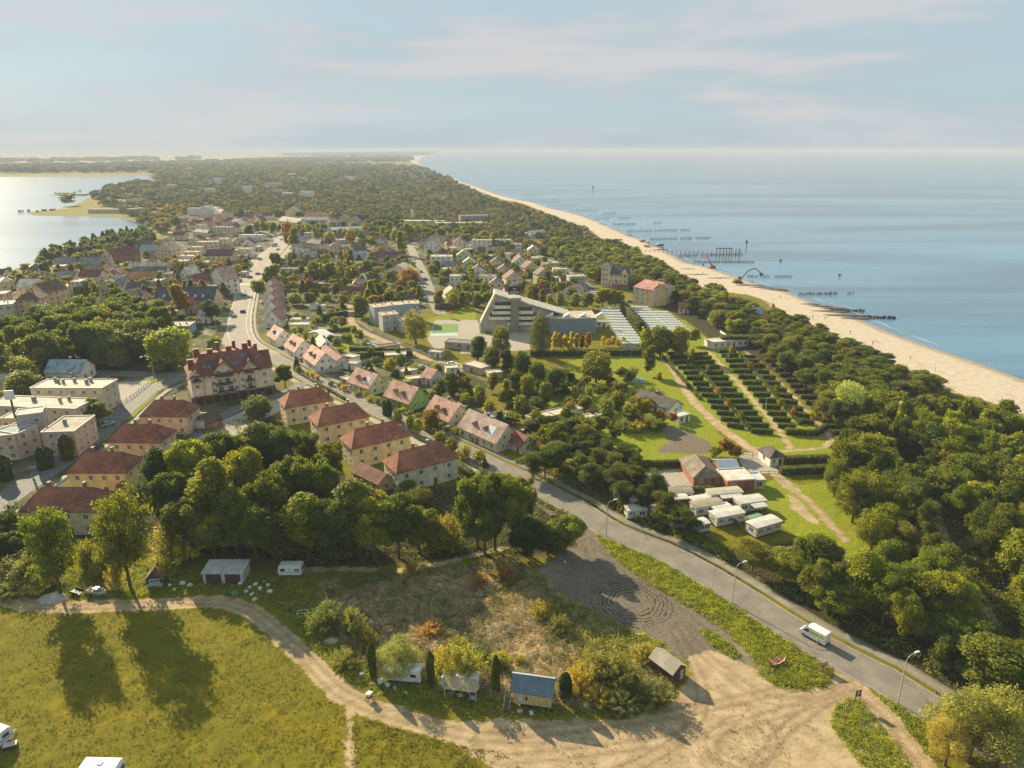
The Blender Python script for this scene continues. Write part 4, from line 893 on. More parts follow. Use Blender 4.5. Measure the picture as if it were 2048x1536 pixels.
tcv = bpy.data.curves.new('sign_lettering', 'FONT'); tcv.body = 'eden'; tcv.size = 2.4; tcv.extrude = .03; tcv.align_x = 'CENTER'; tcv.materials.append(M_WHITE)
tmp_ = bpy.data.objects.new('tmp_lettering', tcv); COL.objects.link(tmp_); bpy.context.view_layer.update(); tme = bpy.data.meshes.new_from_object(tmp_.evaluated_get(bpy.context.evaluated_depsgraph_get())); bpy.data.objects.remove(tmp_); to = link(bpy.data.objects.new('sign_lettering', tme), sg); to.location = (tx-.1, -6.06, tz+2.6); to.rotation_euler = (pi/2, 0, 0)
b = MB()
for q, hh_ in ((-.8, .35), (0, .7), (.8, .35)): b.prism([(tx+q-.3, tz+4.7), (tx+q+.3, tz+4.7), (tx+q, tz+4.8+hh_)], 'y', -6.08, -6.01, M_WHITE)
b.obj('crown_emblem', sg)
b = MB()
for q in (-2, -1.1, -.2, .8, 1.7): b.tube([(tx+q, -3.2, tz+.9), (tx+q, -3.2, tz+8+q*.5)], .09, M_METAL, 4); b.box(tx+q-.2, tx+q+.2, -3.5, -3.2, tz+6+q*.3, tz+7.6+q*.3, M_WHITE)
b.obj('antenna', r)
for i, (pyb, xl, xr) in enumerate([(611, 988, 1026), (623, 985, 1026), (635, 978, 1026), (647, 1015, 1026)]):
    z = hz(1000, pyb+1.5)*.93; b = MB()
    b.box(-hw+(xl-961)/145*L, tx-1.95, -7.0, -5.4, z-.2, z+1.25, plaster((.86,.78,.60), 'balcony_cream')); b.obj('balcony', r)
    b = MB(); b.box(-hw+(xl-961)/145*L+.5, tx-1.97, -5.56, -5.42, z+1.26, z+3.0, paint((.07,.08,.08), .3, 'loggia_glass')); b.obj('loggia', r)
for i, (pyb, xr) in enumerate([(623, 1066), (635, 1076), (647, 1090)]):
    z = hz(1060, pyb+1.5)*.93; b = MB(); b.box(tx+1.95, -hw+(xr-961)/145*L, -7.0, -5.4, z-.2, z+1.25, plaster((.86,.78,.60), 'balcony_cream')); b.obj('balcony', r)
    b = MB(); b.box(tx+1.97, -hw+(xr-961)/145*L-.5, -5.56, -5.42, z+1.26, z+3.0, paint((.07,.08,.08), .3, 'loggia_glass')); b.obj('loggia', r)
r = fx(HF((1101,638),(1193,637),7.5,17,'flat',(.27,.33,.35),FELT,'large windowless grey-blue hotel hall beside the yellow poplars', near=0, chim=0, name='hall', cat='hall', nwin=1, door=False, floors=1, sides=False, wm=corrugated((.27,.33,.35), 'grey_cladding', 5)))
for c_ in list(r.children):
    if c_.name.startswith('window'): bpy.data.objects.remove(c_)
for i in range(4):
    b = MB(); b.prism([(-13+i*8, 7.9), (-10+i*8, 9.6), (-9.6+i*8, 9.6), (-9.6+i*8, 7.9)], 'y', -6, -3.6, M_WHITE); b.obj('roof_light', r)
fx(HF((889,684),(966,690),2.8,6,'flat',(.50,.42,.30),FELTD,'low hotel annex with dark flat roof beside the tennis court', near=0, chim=0, nwin=4))
fx(HF((857,704),(882,706),2.6,4,'flat',(.6,.55,.42),LIGHT,'small cream kiosk at the bend of the resort path', near=0, chim=0, name='kiosk', cat='kiosk'))
fx(HF((1193,644),(1213,645),2.6,3.5,'flat',WHT,GRNW,'small white kiosk beside the grey-blue hotel hall', near=0, chim=0, name='kiosk', cat='kiosk'))
# rows of white holiday cabins
def cabin_mesh(Lc, Wc, tint):
    b = MB(); b.box(-Lc/2, Lc/2, -Wc/2, Wc/2, .25, 2.5, plaster((.62,.60,.52), 'cabin_wall')); me = b.mesh('wall')
    q = MB(); q.prism([(-Wc/2-.15, 2.5), (Wc/2+.15, 2.5), (Wc/2+.15, 2.62), (0, 3.0), (-Wc/2-.15, 2.62)], 'x', -Lc/2-.2, Lc/2+.2, corrugated(tint, 'cabin_roof', 6.0)); return me, q.mesh('roof')
cm, rm_ = cabin_mesh(9.5, 3.2, (.60,.64,.58)); wmesh = window_mesh(1.0, 1.0, 'white')[2]
for row, (s, e, n, nm) in enumerate([((1217,621),(1265,692),14,'row by the grey hall'), ((1278,619),(1322,664),10,'row right of tall hedge'), ((1317,629),(1362,668),9,'row by curved path')]):
    for i in range(n):
        f = i/(n-1); px, py = s[0]+(e[0]-s[0])*f, s[1]+(e[1]-s[1])*f; x, y = G(px, py, 1)
        r = fx(thing('holiday_cabin', f'white cabin, number {i+1} from far end, {nm}', 'cabin', (x, y, 0), R(-4), 'rows of white holiday cabins'))
        OBST.append((x, y, 6)); link(bpy.data.objects.new('wall', cm), r); link(bpy.data.objects.new('roof', rm_), r)
        for q in (-2.6, 2.6):
            o_ = link(bpy.data.objects.new('window', wmesh), r); o_.location = (q, -1.6, 1.0)
        o_ = link(bpy.data.objects.new('window', wmesh), r); o_.location = (-4.75, 0, 1.0); o_.rotation_euler = (0, 0, -pi/2)

# ------------------------------------------------------------------ red-roofed apartment block with gables
z1, z2 = 3.0, 10.2
A, B = np.array(G(386, 795, z1)), np.array(G(547, 771, z1)); u = B-A; L = float(np.linalg.norm(u)); u /= L; n = np.array((-u[1], u[0])); D = 15.0
c = (A+B)/2+n*D/2; rz = atan2(u[1], u[0]); r = fx(thing('apartment_block', 'large cream apartment block with red gabled roof and brick ground floor', 'apartment block', (c[0], c[1], 0), rz)); OBST.append((c[0], c[1], 18))
hw, hd = L/2, D/2; CW = plaster((.70,.60,.46)); RT = tiles((.21,.074,.044), var=.4); RB = brick((.24,.050,.032))
b = MB(); b.box(-hw-.6, hw+.6, -hd-.6, hd+.6, 0, z1, brick((.13,.06,.04))); gf_ = b.obj('ground_floor', r)
for i in range(9):
    b = MB(); x = -hw+2+i*(L-4)/8; b.box(x-1.1, x+1.1, -hd-.68, -hd-.58, .1, 2.5, paint((.03,.035,.035), .25, 'shop_glass')); b.obj('shop_window', gf_)
b = MB(); b.box(-hw, hw, -hd, hd, z1, z2, CW)
gabs = [(-hw*.86, 2.4, 2.4), (-hw*.20, 4.6, 4.9), (hw*.45, 3.4, 4.1)]
for gx, gw, gh in gabs: b.prism([(gx-gw, z2-.6), (gx+gw, z2-.6), (gx, z2-.6+gh)], 'y', -hd-.02, -hd+3, CW)
b.prism([(-4.2, z2-.5), (4.2, z2-.5), (0, z2+4.2)], 'x', hw-3, hw+.02, CW)
b.obj('wall', r)
b = MB(); zt = z2+6.3; o_ = .6; hx = hw-4.6
c4 = [(-hw-o_, -hd-o_, z2-.2), (hw+o_, -hd-o_, z2-.2), (hw+o_, hd+o_, z2-.2), (-hw-o_, hd+o_, z2-.2)]; t4 = [(-hx, -1.6, zt), (hx, -1.6, zt), (hx, 1.6, zt), (-hx, 1.6, zt)]
b.poly(c4[::-1], RT); b.poly(t4, RT)
for i in range(4): j = (i+1) % 4; b.poly([c4[i], c4[j], t4[j], t4[i]], RT)
for gx, gw, gh in gabs:
    g2, h0, h1 = gw+.5, z2-.95, z2-.6+gh+.22
    b.prism([(gx-g2, h0), (gx, h1), (gx+g2, h0), (gx+g2, h0+.28), (gx, h1+.3), (gx-g2, h0+.28)], 'y', -hd-.9, -hd+gh*1.05, RT)
b.prism([(-4.7, z2-.95), (0, z2+4.35), (4.7, z2-.95), (4.7, z2-.65), (0, z2+4.65), (-4.7, z2-.65)], 'x', hw-5.5, hw+.9, RT)
rf_ = b.obj('roof', r)
for i, (x, y, h0, h1) in enumerate([(-hw+1.2, -1, z2+.5, z2+4.6), (-hw+3.8, 1.5, z2+2, zt+1.3), (-hw*.42, -1.6, zt-2.5, zt+1.4), (-hw*.2, 2.2, zt-1, zt+2.6), (hw*.05, -1.2, zt-1, zt+1.6), (hw*.22, 2.6, zt-1, zt+2.4), (hw*.46, -.6, zt-1.5, zt+1.8), (hw*.72, -1.0, zt-3.5, zt+1.2), (-hw*.72, 2.8, z2+2, zt+.8), (hw*.62, 2.8, zt-2, zt+2.0)]):
    chimney(r, x, y, h0, h1, 1.15 if i % 2 else 1.9, 1.0, RB, rf_)
for x, f in [(-hw*.62, .35), (-hw*.50, .33), (-hw*.02, .62), (hw*.10, .35), (hw*.18, .33), (hw*.30, .62), (hw*.37, .65), (hw*.70, .45)]:
    y0 = -hd-.6+(hd-1.0)*f; y1 = y0+1.0; zz = lambda y: z2-.2+(y+hd+.6)/(hd-1.0)*(zt-z2+.2)+.07
    b = MB(); b.poly([(x-.5,y0,zz(y0)),(x+.5,y0,zz(y0)),(x+.5,y1,zz(y1)),(x-.5,y1,zz(y1))], paint((.10,.16,.22), .15, 'skylight_blue')); b.obj('skylight', rf_)
for x, z, kind in [(-hw*.86, z2-1.7, 'b'), (-hw*.86, z1+3.0, 'w'), (-hw*.45, z1+.7, 'w'), (-hw*.30, z1+.3, 'b'), (-hw*.47, z1+3.3, 'w'), (-hw*.31, z1+3.2, 'b'), (-hw*.32, z1+6.3, 'b'), (-hw*.06, z1+.3, 'b'), (hw*.07, z1+.7, 'w'), (-hw*.12, z1+3.2, 'b'),
                   (hw*.05, z1+3.4, 'w'), (-hw*.08, z1+6.2, 'b'), (hw*.26, z1+.7, 'w'), (hw*.42, z1+.3, 'b'), (hw*.24, z1+3.3, 'w'), (hw*.42, z1+3.2, 'b'), (hw*.42, z1+6.3, 'b'), (hw*.80, z1+1.2, 'w'), (hw*.80, z1+4.2, 'w')]:
    add_window(r, x, -hd, z, 0, 1.6 if kind == 'b' else 1.2, 2.1 if kind == 'b' else 1.3, True)
    if kind == 'b':
        b = MB(); b.prism([(x-1.7, -hd), (x-1.5, -hd-1.0), (x-.6, -hd-1.35), (x+.6, -hd-1.35), (x+1.5, -hd-1.0), (x+1.7, -hd)], 'z', z-.3, z-.1, M_CONC)
        b.prism([(x-1.7, -hd), (x-1.5, -hd-1.0), (x-.6, -hd-1.35), (x+.6, -hd-1.35), (x+1.5, -hd-1.0), (x+1.7, -hd)], 'z', z+.55, z+.62, M_DARK)
        for q in np.linspace(-1.4, 1.4, 8): b.tube([(x+q, -hd-1.35+abs(q)*.18, z-.1), (x+q, -hd-1.35+abs(q)*.18, z+.58)], .035, M_DARK, 4, False)
        b.obj('balcony', r)
b = MB()
for x in (-hw*.70, -hw*.50, hw*.14, hw*.55): b.tube([(x, -hd-.08, z1), (x, -hd-.08, z2-.4)], .07, paint((.2,.06,.05), .5, 'downpipe_red'), 5)
b.obj('downpipe', r)

# ------------------------------------------------------------------ pale flat-roofed buildings at the left edge
def slab(a, b_, z, dp, wc, rc, lab, rows, cols, side=2, wsz=(1.2, 1.3), chims=(), name='apartment_block'):
    r = fx(HF(a, b_, z, dp, 'flat', wc, rc, lab, near=2, chim=0, name=name, cat='apartment block', floors=rows, nwin=cols, win=wsz, door=False))
    rf = [c_ for c_ in r.children if c_.name.startswith('roof')][0]
    for x, y, s in chims: chimney(r, x, y, z+.14, z+1.5, s, s, plaster((.30,.26,.22)), rf)
    return r
slab((60,777),(204,777.5),8.6,9.5,(.62,.55,.40),(.56,.50,.40),'long cream flat-roofed block beside the pale paved yard',3,6,chims=[(-6,1,.7),(-4,.5,.7),(-1,2,.8),(-8,2.5,.7),(4,.5,.9),(4.3,2.5,.8)])
slab((-30,812),(150,819),8.0,9.5,(.55,.47,.36),(.52,.46,.37),'beige flat-roofed block with satellite dish behind the pink block',3,7,chims=[(6,1,.7),(8,2.5,.7),(-3,1,1.0)])
slab((82,866),(128,834),7.5,9,(.60,.43,.34),(.40,.35,.28),'pink flat-roofed block with sunken dark terrace by the cobbled street',3,3,chims=[(0,1,.8)])
slab((-40,877),(30,870),7.6,8,(.60,.44,.34),(.50,.44,.35),'pink flat-roofed block with porch at the left edge',3,3)
slab((33,869),(75,853),7.7,8,(.62,.46,.36),(.33,.36,.36),'narrow pink stair block with a mast at the left edge',3,2)
slab((30,833),(84,826),10.6,6,(.40,.36,.33),(.56,.52,.44),'grey raised rooftop block behind the narrow pink stair block',3,2)
slab((-20,757),(26,751),6.5,9,(.56,.54,.48),(.62,.56,.48),'white flat-roofed house beside the olive tree at the left edge',2,2)
slab((0,838),(34,838),6.8,6,YEL,(.56,.50,.42),'small orange-yellow block wedged between pink blocks',2,2)
x, y = G(31, 838, 10.6); r = fx(thing('rooftop_mast', 'rusty rooftop mast carrying a square white panel', 'mast', (x, y, 10.9)))
b = MB(); b.tube([(0,0,0),(0,0,7)], .28, paint((.16,.09,.06), .7, 'rust'), 8); b.obj('pole', r)
b = MB(); b.prism([(-1.5,5.6),(1.5,5.9),(1.3,8.6),(-1.4,8.4)], 'y', -.35, -.1, M_WHITE); b.obj('panel', r)
HAZE_D = 1.4e-4
# ------------------------------------------------------------------ plants
def leaf_quads(P, N, size, rg, aspect=1.0, jitter=0.8):
    """P points, N outward normals -> small leaf cards facing roughly outward, randomly tilted"""
    n = len(P); N = N + rg.normal(0, jitter, (n, 3)); N /= np.linalg.norm(N, axis=1)[:, None] + 1e-9
    A = np.cross(N, rg.normal(0, 1, (n, 3))); A /= np.linalg.norm(A, axis=1)[:, None] + 1e-9; B = np.cross(N, A)
    s = size * rg.uniform(.6, 1.35, n)[:, None]
    a, b = A * s, B * s * aspect
    V = np.stack([P-a*.5-b*.15, P-b*.5+a*.1, P+a*.5+b*.15, P+b*.5-a*.1], 1).reshape(-1, 3)
    return V, np.arange(n*4).reshape(n, 4), rg.uniform(0, 1, n)
def blob_points(lobes, n, rg, shell=.55, fuzz=.14):
    L = np.array(lobes); vol = (L[:,3]*L[:,4]*L[:,5])**(2/3); k = rg.choice(len(L), n*2, p=vol/vol.sum())
    d = rg.normal(0, 1, (n*2, 3)); d /= np.linalg.norm(d, axis=1)[:, None]
    r = 1 - rg.power(1.6, n*2)*0 - (rg.uniform(0, 1, n*2)**2)*shell
    r *= 1 + .14*np.sin(d[:,0]*7+k)*np.cos(d[:,2]*6+d[:,1]*5)
    P = L[k,:3] + d*r[:,None]*L[k,3:6] + rg.normal(0, 1, (n*2, 3))*(L[k,3]*fuzz)[:,None]
    keep = np.ones(n*2, bool)
    for j in range(len(L)):                        # drop points buried in other lobes
        q = (((P-L[j,:3])/L[j,3:6])**2).sum(1); keep &= ~((q < .45) & (k != j))
    keep &= P[:,2] > .3
    P, d = P[keep][:n], d[keep][:n]; return P, d
def merge(parts):
    V, F4, T, M = [], [], [], []; b = 0
    for v, f, t_, mi in parts:
        V.append(v); F4.append(f+b); T.append(t_); M.append(np.full(len(f), mi)); b += len(v)
    return np.concatenate(V), np.concatenate(F4), np.concatenate(T), np.concatenate(M)
def mb_arrays(mb):
    V = np.array(mb.v, float); f = [q if len(q) == 4 else (q[0], q[1], q[2], q[2]) for q in mb.f if len(q) in (3, 4)]
    return V, f
def trunk_mb(h, r, lobes, rg, mat=None, nb=6, lean=0.02):
    mb = MB(); mt = mat or M_BARK
    mb.tube([(0,0,-.2), (r*.2,0,h*.3), (lean*h,lean*h*.5,h*.62), (lean*h,lean*h,h*.9)], [r*1.25, r*.85, r*.55, r*.12], mt, 7)
    ls = list(lobes); rg.shuffle(ls)
    for l in ls[:nb]:
        z0 = max(h*.22, min(h*.6, l[2]*.62)); mb.tube([(0,0,z0), (l[0]*.55, l[1]*.55, (z0+l[2])/2+.3), (l[0], l[1], l[2])], [r*.42, r*.28, r*.08], mt, 5, False)
    return mb
def make_proto(kind, seed, n, size, leaf, H=12.0, Rr=4.5):
    """returns (crown mesh, trunk mesh): nominal height H, radius Rr"""
    rg = np.random.default_rng(seed); lobes = []
    if kind == 'broad':
        nl = 30
        for i in range(nl):
            a = rg.uniform(0, 2*pi); f = rg.uniform(0, 1)**.6; z = H*(.34+.56*rg.uniform(0, 1)**.8)
            prof = math.sqrt(max(.08, 1-((z-H*.55)/(H*.48))**2)); rr = Rr*.80*f*prof; s = Rr*rg.uniform(.17, .34)
            lobes.append((cos(a)*rr, sin(a)*rr, z, s, s, s*rg.uniform(.7, .95)))
        lobes.append((0, 0, H*.6, Rr*.5, Rr*.5, H*.27))
    elif kind == 'tall':
        for i in range(14):
            a = rg.uniform(0, 2*pi); z = H*(.25+.68*i/13); prof = math.sqrt(max(.12, 1-((z-H*.52)/(H*.56))**2)); rr = Rr*.5*rg.uniform(.2, 1)*prof; s = Rr*rg.uniform(.34, .5)*(.55+.5*prof)
            lobes.append((cos(a)*rr, sin(a)*rr, z, s, s, s*1.3))
    elif kind == 'lacy':
        for i in range(80):
            a = rg.uniform(0, 2*pi); z = H*(.26+.70*rg.uniform(0, 1)); prof = math.sqrt(max(.15, 1-((z-H*.62)/(H*.45))**2)); rr = Rr*rg.uniform(.15, 1.0)*prof; s = Rr*rg.uniform(.08, .15)
            lobes.append((cos(a)*rr, sin(a)*rr, z, s*1.6, s*1.6, s*.6))
    elif kind == 'pine':
        for i in range(20):
            a = rg.uniform(0, 2*pi); z = H*(.36+.60*rg.uniform(0, 1)); prof = math.sqrt(max(.15, 1-((z-H*.58)/(H*.46))**2)); rr = Rr*rg.uniform(.15, .85)*prof; s = Rr*rg.uniform(.24, .38)
            lobes.append((cos(a)*rr, sin(a)*rr, z, s*1.25, s*1.25, s*.55))
        lobes.append((0, 0, H*.92, Rr*.3, Rr*.3, Rr*.25))
    elif kind == 'round':
        for i in range(12):
            a = rg.uniform(0, 2*pi); z = H*(.30+.50*rg.uniform(0, 1)); rr = Rr*.5*rg.uniform(0, 1); s = Rr*rg.uniform(.38, .5); lobes.append((cos(a)*rr, sin(a)*rr, z, s, s, s*1.0))
        lobes.append((0, 0, H*.55, Rr*.72, Rr*.72, H*.40))
    elif kind == 'willow':
        for i in range(20):
            a = rg.uniform(0, 2*pi); z = H*(.22+.66*rg.uniform(0, 1)**.9); prof = math.sqrt(max(.2, 1-((z-H*.45)/(H*.56))**2)); rr = Rr*.66*rg.uniform(.2, 1)*prof; s = Rr*rg.uniform(.24, .40); lobes.append((cos(a)*rr, sin(a)*rr, z, s, s, s*1.15))
    if kind in ('spruce', 'thuja'):
        z = rg.uniform(0, 1, n)**(.75 if kind == 'spruce' else .95); a = rg.uniform(0, 2*pi, n)
        if kind == 'spruce':
            rad = Rr*(1-z)**.9*(.72+.28*np.abs(np.sin(z*38+rg.uniform(0, 1)*3)))*(.62+.38*rg.uniform(0, 1, n)**.5)*(1+.12*np.sin(a*5+z*9)); zz = H*(.06+.94*z)-rad*.25
        else:
            rad = Rr*np.minimum(1, (1-z)*4.5)**.6*(.72+.28*(rg.uniform(0, 1, n)**.4))*(1-.25*(1-z)**4)*(1+.10*np.sin(a*3+z*7)); zz = H*(.02+.98*z)
        P = np.stack([np.cos(a)*rad, np.sin(a)*rad, zz], 1); d = np.stack([np.cos(a), np.sin(a), np.full(n, .3)], 1); lobes = []
    elif kind == 'upright':        # bushy shrub of rising shoots
        k = rg.integers(0, 60, n); dirs = rg.normal(0, 1, (60, 3)); dirs[:,2] = np.abs(dirs[:,2])+.75; dirs /= np.linalg.norm(dirs, axis=1)[:,None]
        t_ = rg.uniform(.25, 1, n); ln = rg.uniform(.75, 1.05, 60)[k]
        P = dirs[k]*np.array([Rr*1.25, Rr*1.25, H])*(t_*ln)[:,None] + rg.normal(0, .16, (n, 3))*Rr*.35; P[:,2] = np.maximum(P[:,2], .1); d = dirs[k]
    else:
        P, d = blob_points(lobes, n, rg, .6 if kind in ('lacy', 'pine') else .45, .45 if kind == 'lacy' else .15)
        if kind in ('broad', 'tall', 'round'):
            d = d + np.array([0, 0, .35])
    asp = {'pine': .55, 'spruce': .5, 'willow': .38, 'upright': .4, 'thuja': .6}.get(kind, .9)
    V, Fq_, T = leaf_quads(P, d, size, rg, asp, 1.0)
    cm_ = npmesh('crown', V, Fq_, [leaf], attrs={'tone': ('FACE', T)})
    tr = None
    if kind not in ('upright',):
        mat = wood((.26, .13, .07), 'pine_bark', 1, 3.0) if kind == 'pine' else M_BARK
        tr = trunk_mb(H*.95 if kind != 'pine' else H, H*.022 if kind != 'thuja' else .08, lobes, rg, mat, 12 if kind in ('lacy', 'pine') else 7).mesh('trunk')
    else:
        mb = MB()
        for q in range(9): e = rg.normal(0, 1, 2); mb.tube([(0,0,0), (e[0]*Rr*.3, e[1]*Rr*.3, H*.5), (e[0]*Rr*.5, e[1]*Rr*.5, H*.8)], [.07, .05, .02], M_BARK, 4, False)
        tr = mb.mesh('stems')
    return cm_, tr, H, Rr
PR = {}
BAKED = {m_.name: leafmat(m_.name+'_mass', *c_, baked=True) for m_, c_ in ((M_LEAF, ((0.044, 0.074, 0.010), (0.250, 0.270, 0.031), 0.50)), (M_PINE, ((0.042, 0.066, 0.014), (0.215, 0.235, 0.038), 0.42)), (M_PALE, ((0.12, 0.14, 0.03), (0.42, 0.42, 0.13), 0.46)), (M_HEDGE, ((0.045, 0.072, 0.010), (0.26, 0.28, 0.030), 0.34)))}
def protos(kind, q):
    """q: 2 near, 1 middle, 0 far"""
    k = (kind, q)
    if k in PR: return PR[k]
    leaf = {'pine': M_PINE, 'spruce': M_PINE, 'thuja': M_HEDGE, 'willow': M_PALE, 'upright': M_PALE}.get(kind, M_LEAF)
    base = {'broad': (19000, .31), 'tall': (10000, .36), 'lacy': (13000, .30), 'pine': (13000, .34), 'round': (11000, .34), 'willow': (13000, .34), 'spruce': (9000, .42), 'thuja': (7000, .22), 'upright': (7000, .26)}[kind]
    n, s = base
    if kind == 'thuja': H, Rr = 6.5, .75
    elif kind == 'upright': H, Rr = 4.5, 2.6
    elif kind == 'spruce': H, Rr = 11.0, 3.0
    elif kind == 'tall': H, Rr = 15.0, 3.2
    elif kind == 'pine': H, Rr = 10.0, 3.6
    else: H, Rr = 12.0, 4.6
    if q == 1: n, s = int(n*.36), s*1.6
    if q == 0: n, s = int(n*.085), s*3.1
    PR[k] = [make_proto(kind, 100+i*7+q, n, s, leaf, H, Rr) for i in range(4 if kind in ('broad', 'pine') else 2 if kind != 'thuja' else 1)]
    return PR[k]
TINT = {'green': (1,1,1,1), 'dark': (.66,.74,.78,1), 'bright': (1.5,1.4,.9,1), 'yellow': (3.2,2.3,1.0,1), 'orange': (1.9,1.0,.6,1), 'red': (2.2,.55,.4,1), 'brown': (1.6,1.0,.8,1), 'olive': (1.25,1.1,.9,1), 'pale': (1.1,1.1,1.1,1), 'silver': (1.5,1.5,1.8,1), 'golden': (1.6,1.3,.7,1)}
TREEXY = []
KN = {'broad': 'deciduous_tree', 'tall': 'deciduous_tree', 'lacy': 'alder_tree', 'pine': 'pine_tree', 'round': 'deciduous_tree', 'willow': 'willow_tree', 'spruce': 'spruce_tree', 'thuja': 'columnar_conifer', 'upright': 'shrub'}
PLANTS = []
def plant(x, y, h, rad, kind, tint='green', label=None, group=None, q=None, name=None, rank=True, cat=None, var=.12):
    d = hypot(x, y)
    if q is None: q = 2 if d < 190 else 1 if d < 420 else 0
    rec = dict(x=x, y=y, h=h, rad=rad, kind=kind, tint=tint, label=label, group=group, q=q, name=name or KN[kind], rank=rank, cat=cat, var=var, size=rad/math.sqrt(d*d+70*70))
    PLANTS.append(rec); TREEXY.append((x, y, rad)); return rec
def flush_plants(limit=300):
    byname = {}
    for r_ in PLANTS: byname.setdefault(r_['name'], []).append(r_)
    rest = []
    for nm, L_ in byname.items():
        L_.sort(key=lambda r_: -(r_['size']+(9 if r_.get('fixed') else 0)))
        for r_ in L_[:limit]:
            ps = protos(r_['kind'], r_['q']); cm_, tr, H, Rr = ps[rng.randrange(len(ps))]; var = r_['var']
            o = bpy.data.objects.new(nm, None); COL.objects.link(o); o.location = (r_['x'], r_['y'], -.05); o.rotation_euler = (0, 0, rng.uniform(0, 6.28))
            f = r_['rad']/Rr; o.scale = (f*rng.uniform(1-var/2, 1+var/2), f*rng.uniform(1-var/2, 1+var/2), r_['h']/H)
            tc_ = r_.get('color') or TINT[r_['tint']]; j = rng.uniform(.85, 1.15)
            crown = link(bpy.data.objects.new('crown', cm_), o); crown.color = (tc_[0]*j*rng.uniform(.92, 1.08), tc_[1]*j, tc_[2]*j, 1)
            if r_['q'] > 0 or r_['kind'] == 'broad': link(bpy.data.objects.new('trunk' if r_['kind'] != 'upright' else 'stems', tr), o)
            tag(o, r_['label'] or f"{r_['tint']} {nm.replace('_', ' ')}", r_['cat'] or ('shrub' if r_['kind'] == 'upright' else 'tree'), r_['group'])
            if r_.get('fixed'): o['fixed'] = 1
            if r_['rank']: REG.append((o, r_['x'], r_['y']))
        rest += L_[limit:]
    if not rest: return
    mats = []; Vs, Fs, Ms, T0, C0 = [], [], [], [], [[], [], []]; base = 0; cache = {}
    for r_ in rest:
        ps = protos(r_['kind'], 0); me, tr, H, Rr = ps[rng.randrange(len(ps))]
        if me.name not in cache:
            co = np.empty(len(me.vertices)*3, np.float32); me.vertices.foreach_get('co', co); tn = np.empty(len(me.polygons), np.float32); me.attributes['tone'].data.foreach_get('value', tn)
            cache[me.name] = (co.reshape(-1, 3), tn, me.materials[0])
        co, tn, mt = cache[me.name]; bm_ = BAKED[mt.name]
        if bm_ not in mats: mats.append(bm_)
        a = rng.uniform(0, 6.28); f = r_['rad']/Rr; ca, sa = cos(a), sin(a); v = co*np.array([f, f, r_['h']/H])
        Vs.append(np.stack([v[:,0]*ca-v[:,1]*sa+r_['x'], v[:,0]*sa+v[:,1]*ca+r_['y'], v[:,2]], 1)); n = len(tn)
        Fs.append(np.arange(n*4).reshape(n, 4)+base); base += len(co); Ms.append(np.full(n, mats.index(bm_))); T0.append(tn); j = rng.uniform(.8, 1.15)
        for i in range(3): C0[i].append(np.full(n, TINT[r_['tint']][i]*j))
    o = link(bpy.data.objects.new('background_trees', npmesh('background_trees', np.concatenate(Vs), np.concatenate(Fs), mats, np.concatenate(Ms), {'tone': ('FACE', np.concatenate(T0)), 'tr': ('FACE', np.concatenate(C0[0])), 'tg': ('FACE', np.concatenate(C0[1])), 'tb': ('FACE', np.concatenate(C0[2]))})))
    tag(o, kind='stuff'); print('merged', len(rest), {k: len(v) for k, v in byname.items()})
def T(px, ty, by, wpx, kind='broad', tint='green', label=None, **kw):
    """tree whose foot stands at photo point (px, by), top at ty and crown wpx wide"""
    x, y = G(px, by); h = max(1.5, height_of((px, by), ty)); dist = math.sqrt(x*x+y*y+(CAM_H-h/2)**2)
    rad = wpx/2/F_PX*dist*.98; words = {'spruce': 'dark conical spruce', 'thuja': 'dark columnar conifer', 'pine': 'spreading green pine', 'willow': 'pale leafy willow', 'upright': 'pale bushy shrub', 'lacy': 'tall airy alder', 'tall': 'tall narrow tree', 'round': 'rounded tree', 'broad': 'broad leafy tree'}[kind]
    return plant(x, y, h, rad, kind, tint, label or f'{tint} {words}' if kind not in ('spruce', 'thuja') else (label or words), **kw)
def named(o): o['fixed'] = 1; return o
# --- foreground trees and shrubs, one by one
named(T(122,1022,1190,80,'lacy','bright','tall airy sunlit alder left of the green shed'))
named(T(262,985,1178,98,'lacy','green','tall airy alder with bare lower trunks beside the green shed'))
named(T(55,1103,1160,95,'upright','pale','pale feathery shrub at the left edge below the yellow house'))
named(T(355,1043,1118,110,'upright','golden','large pale sunlit shrub behind the green shed'))
named(T(97,980,1050,42,'spruce','dark','dark pointed spruce in front of the nearest yellow block'))
named(T(28,1012,1060,38,'spruce','dark','dark spruce left of the nearest left yellow block'))
for a in [(12,1030,1110,70),(60,1050,1110,60),(0,1070,1140,70),(40,1060,1130,60)]: T(*a,'broad','dark')
for a in [(205,1100,1150,40),(175,1075,1140,45),(235,1125,1180,36),(330,1120,1160,40),(90,1140,1175,70),(20,1165,1192,60)]: T(*a,'upright','olive','olive sunlit garden shrub')
GRP = [(330,905,1040,80),(362,938,1075,90),(398,872,1030,95),(385,990,1110,95),(436,915,1090,105),(455,858,1000,95),(478,975,1115,105),(505,895,1050,95),(520,850,985,90),(545,945,1100,100),(570,855,980,90),
 (592,905,1050,100),(618,985,1120,110),(640,920,1050,90),(662,880,985,75),(672,1000,1125,105),(706,968,1110,110),(750,985,1120,115),(798,990,1115,110),(838,1015,1105,95),(565,1025,1130,90),(515,1005,1130,90),(430,1025,1118,80),(620,868,950,60),(880,1050,1110,70)]
for i, a in enumerate(GRP): T(*a,'broad' if i % 4 else 'tall', ['dark','green','bright','green','olive'][i % 5])
for a in [(812,958,985,50),(840,975,1010,60),(770,1000,1030,60)]: T(*a,'round','golden','small sunlit tree')
for a in [(855,1040,1090,60),(895,1030,1090,70),(900,1060,1100,60),(870,1075,1105,40)]: T(*a,'upright','golden','yellowish shrub by the footpath')
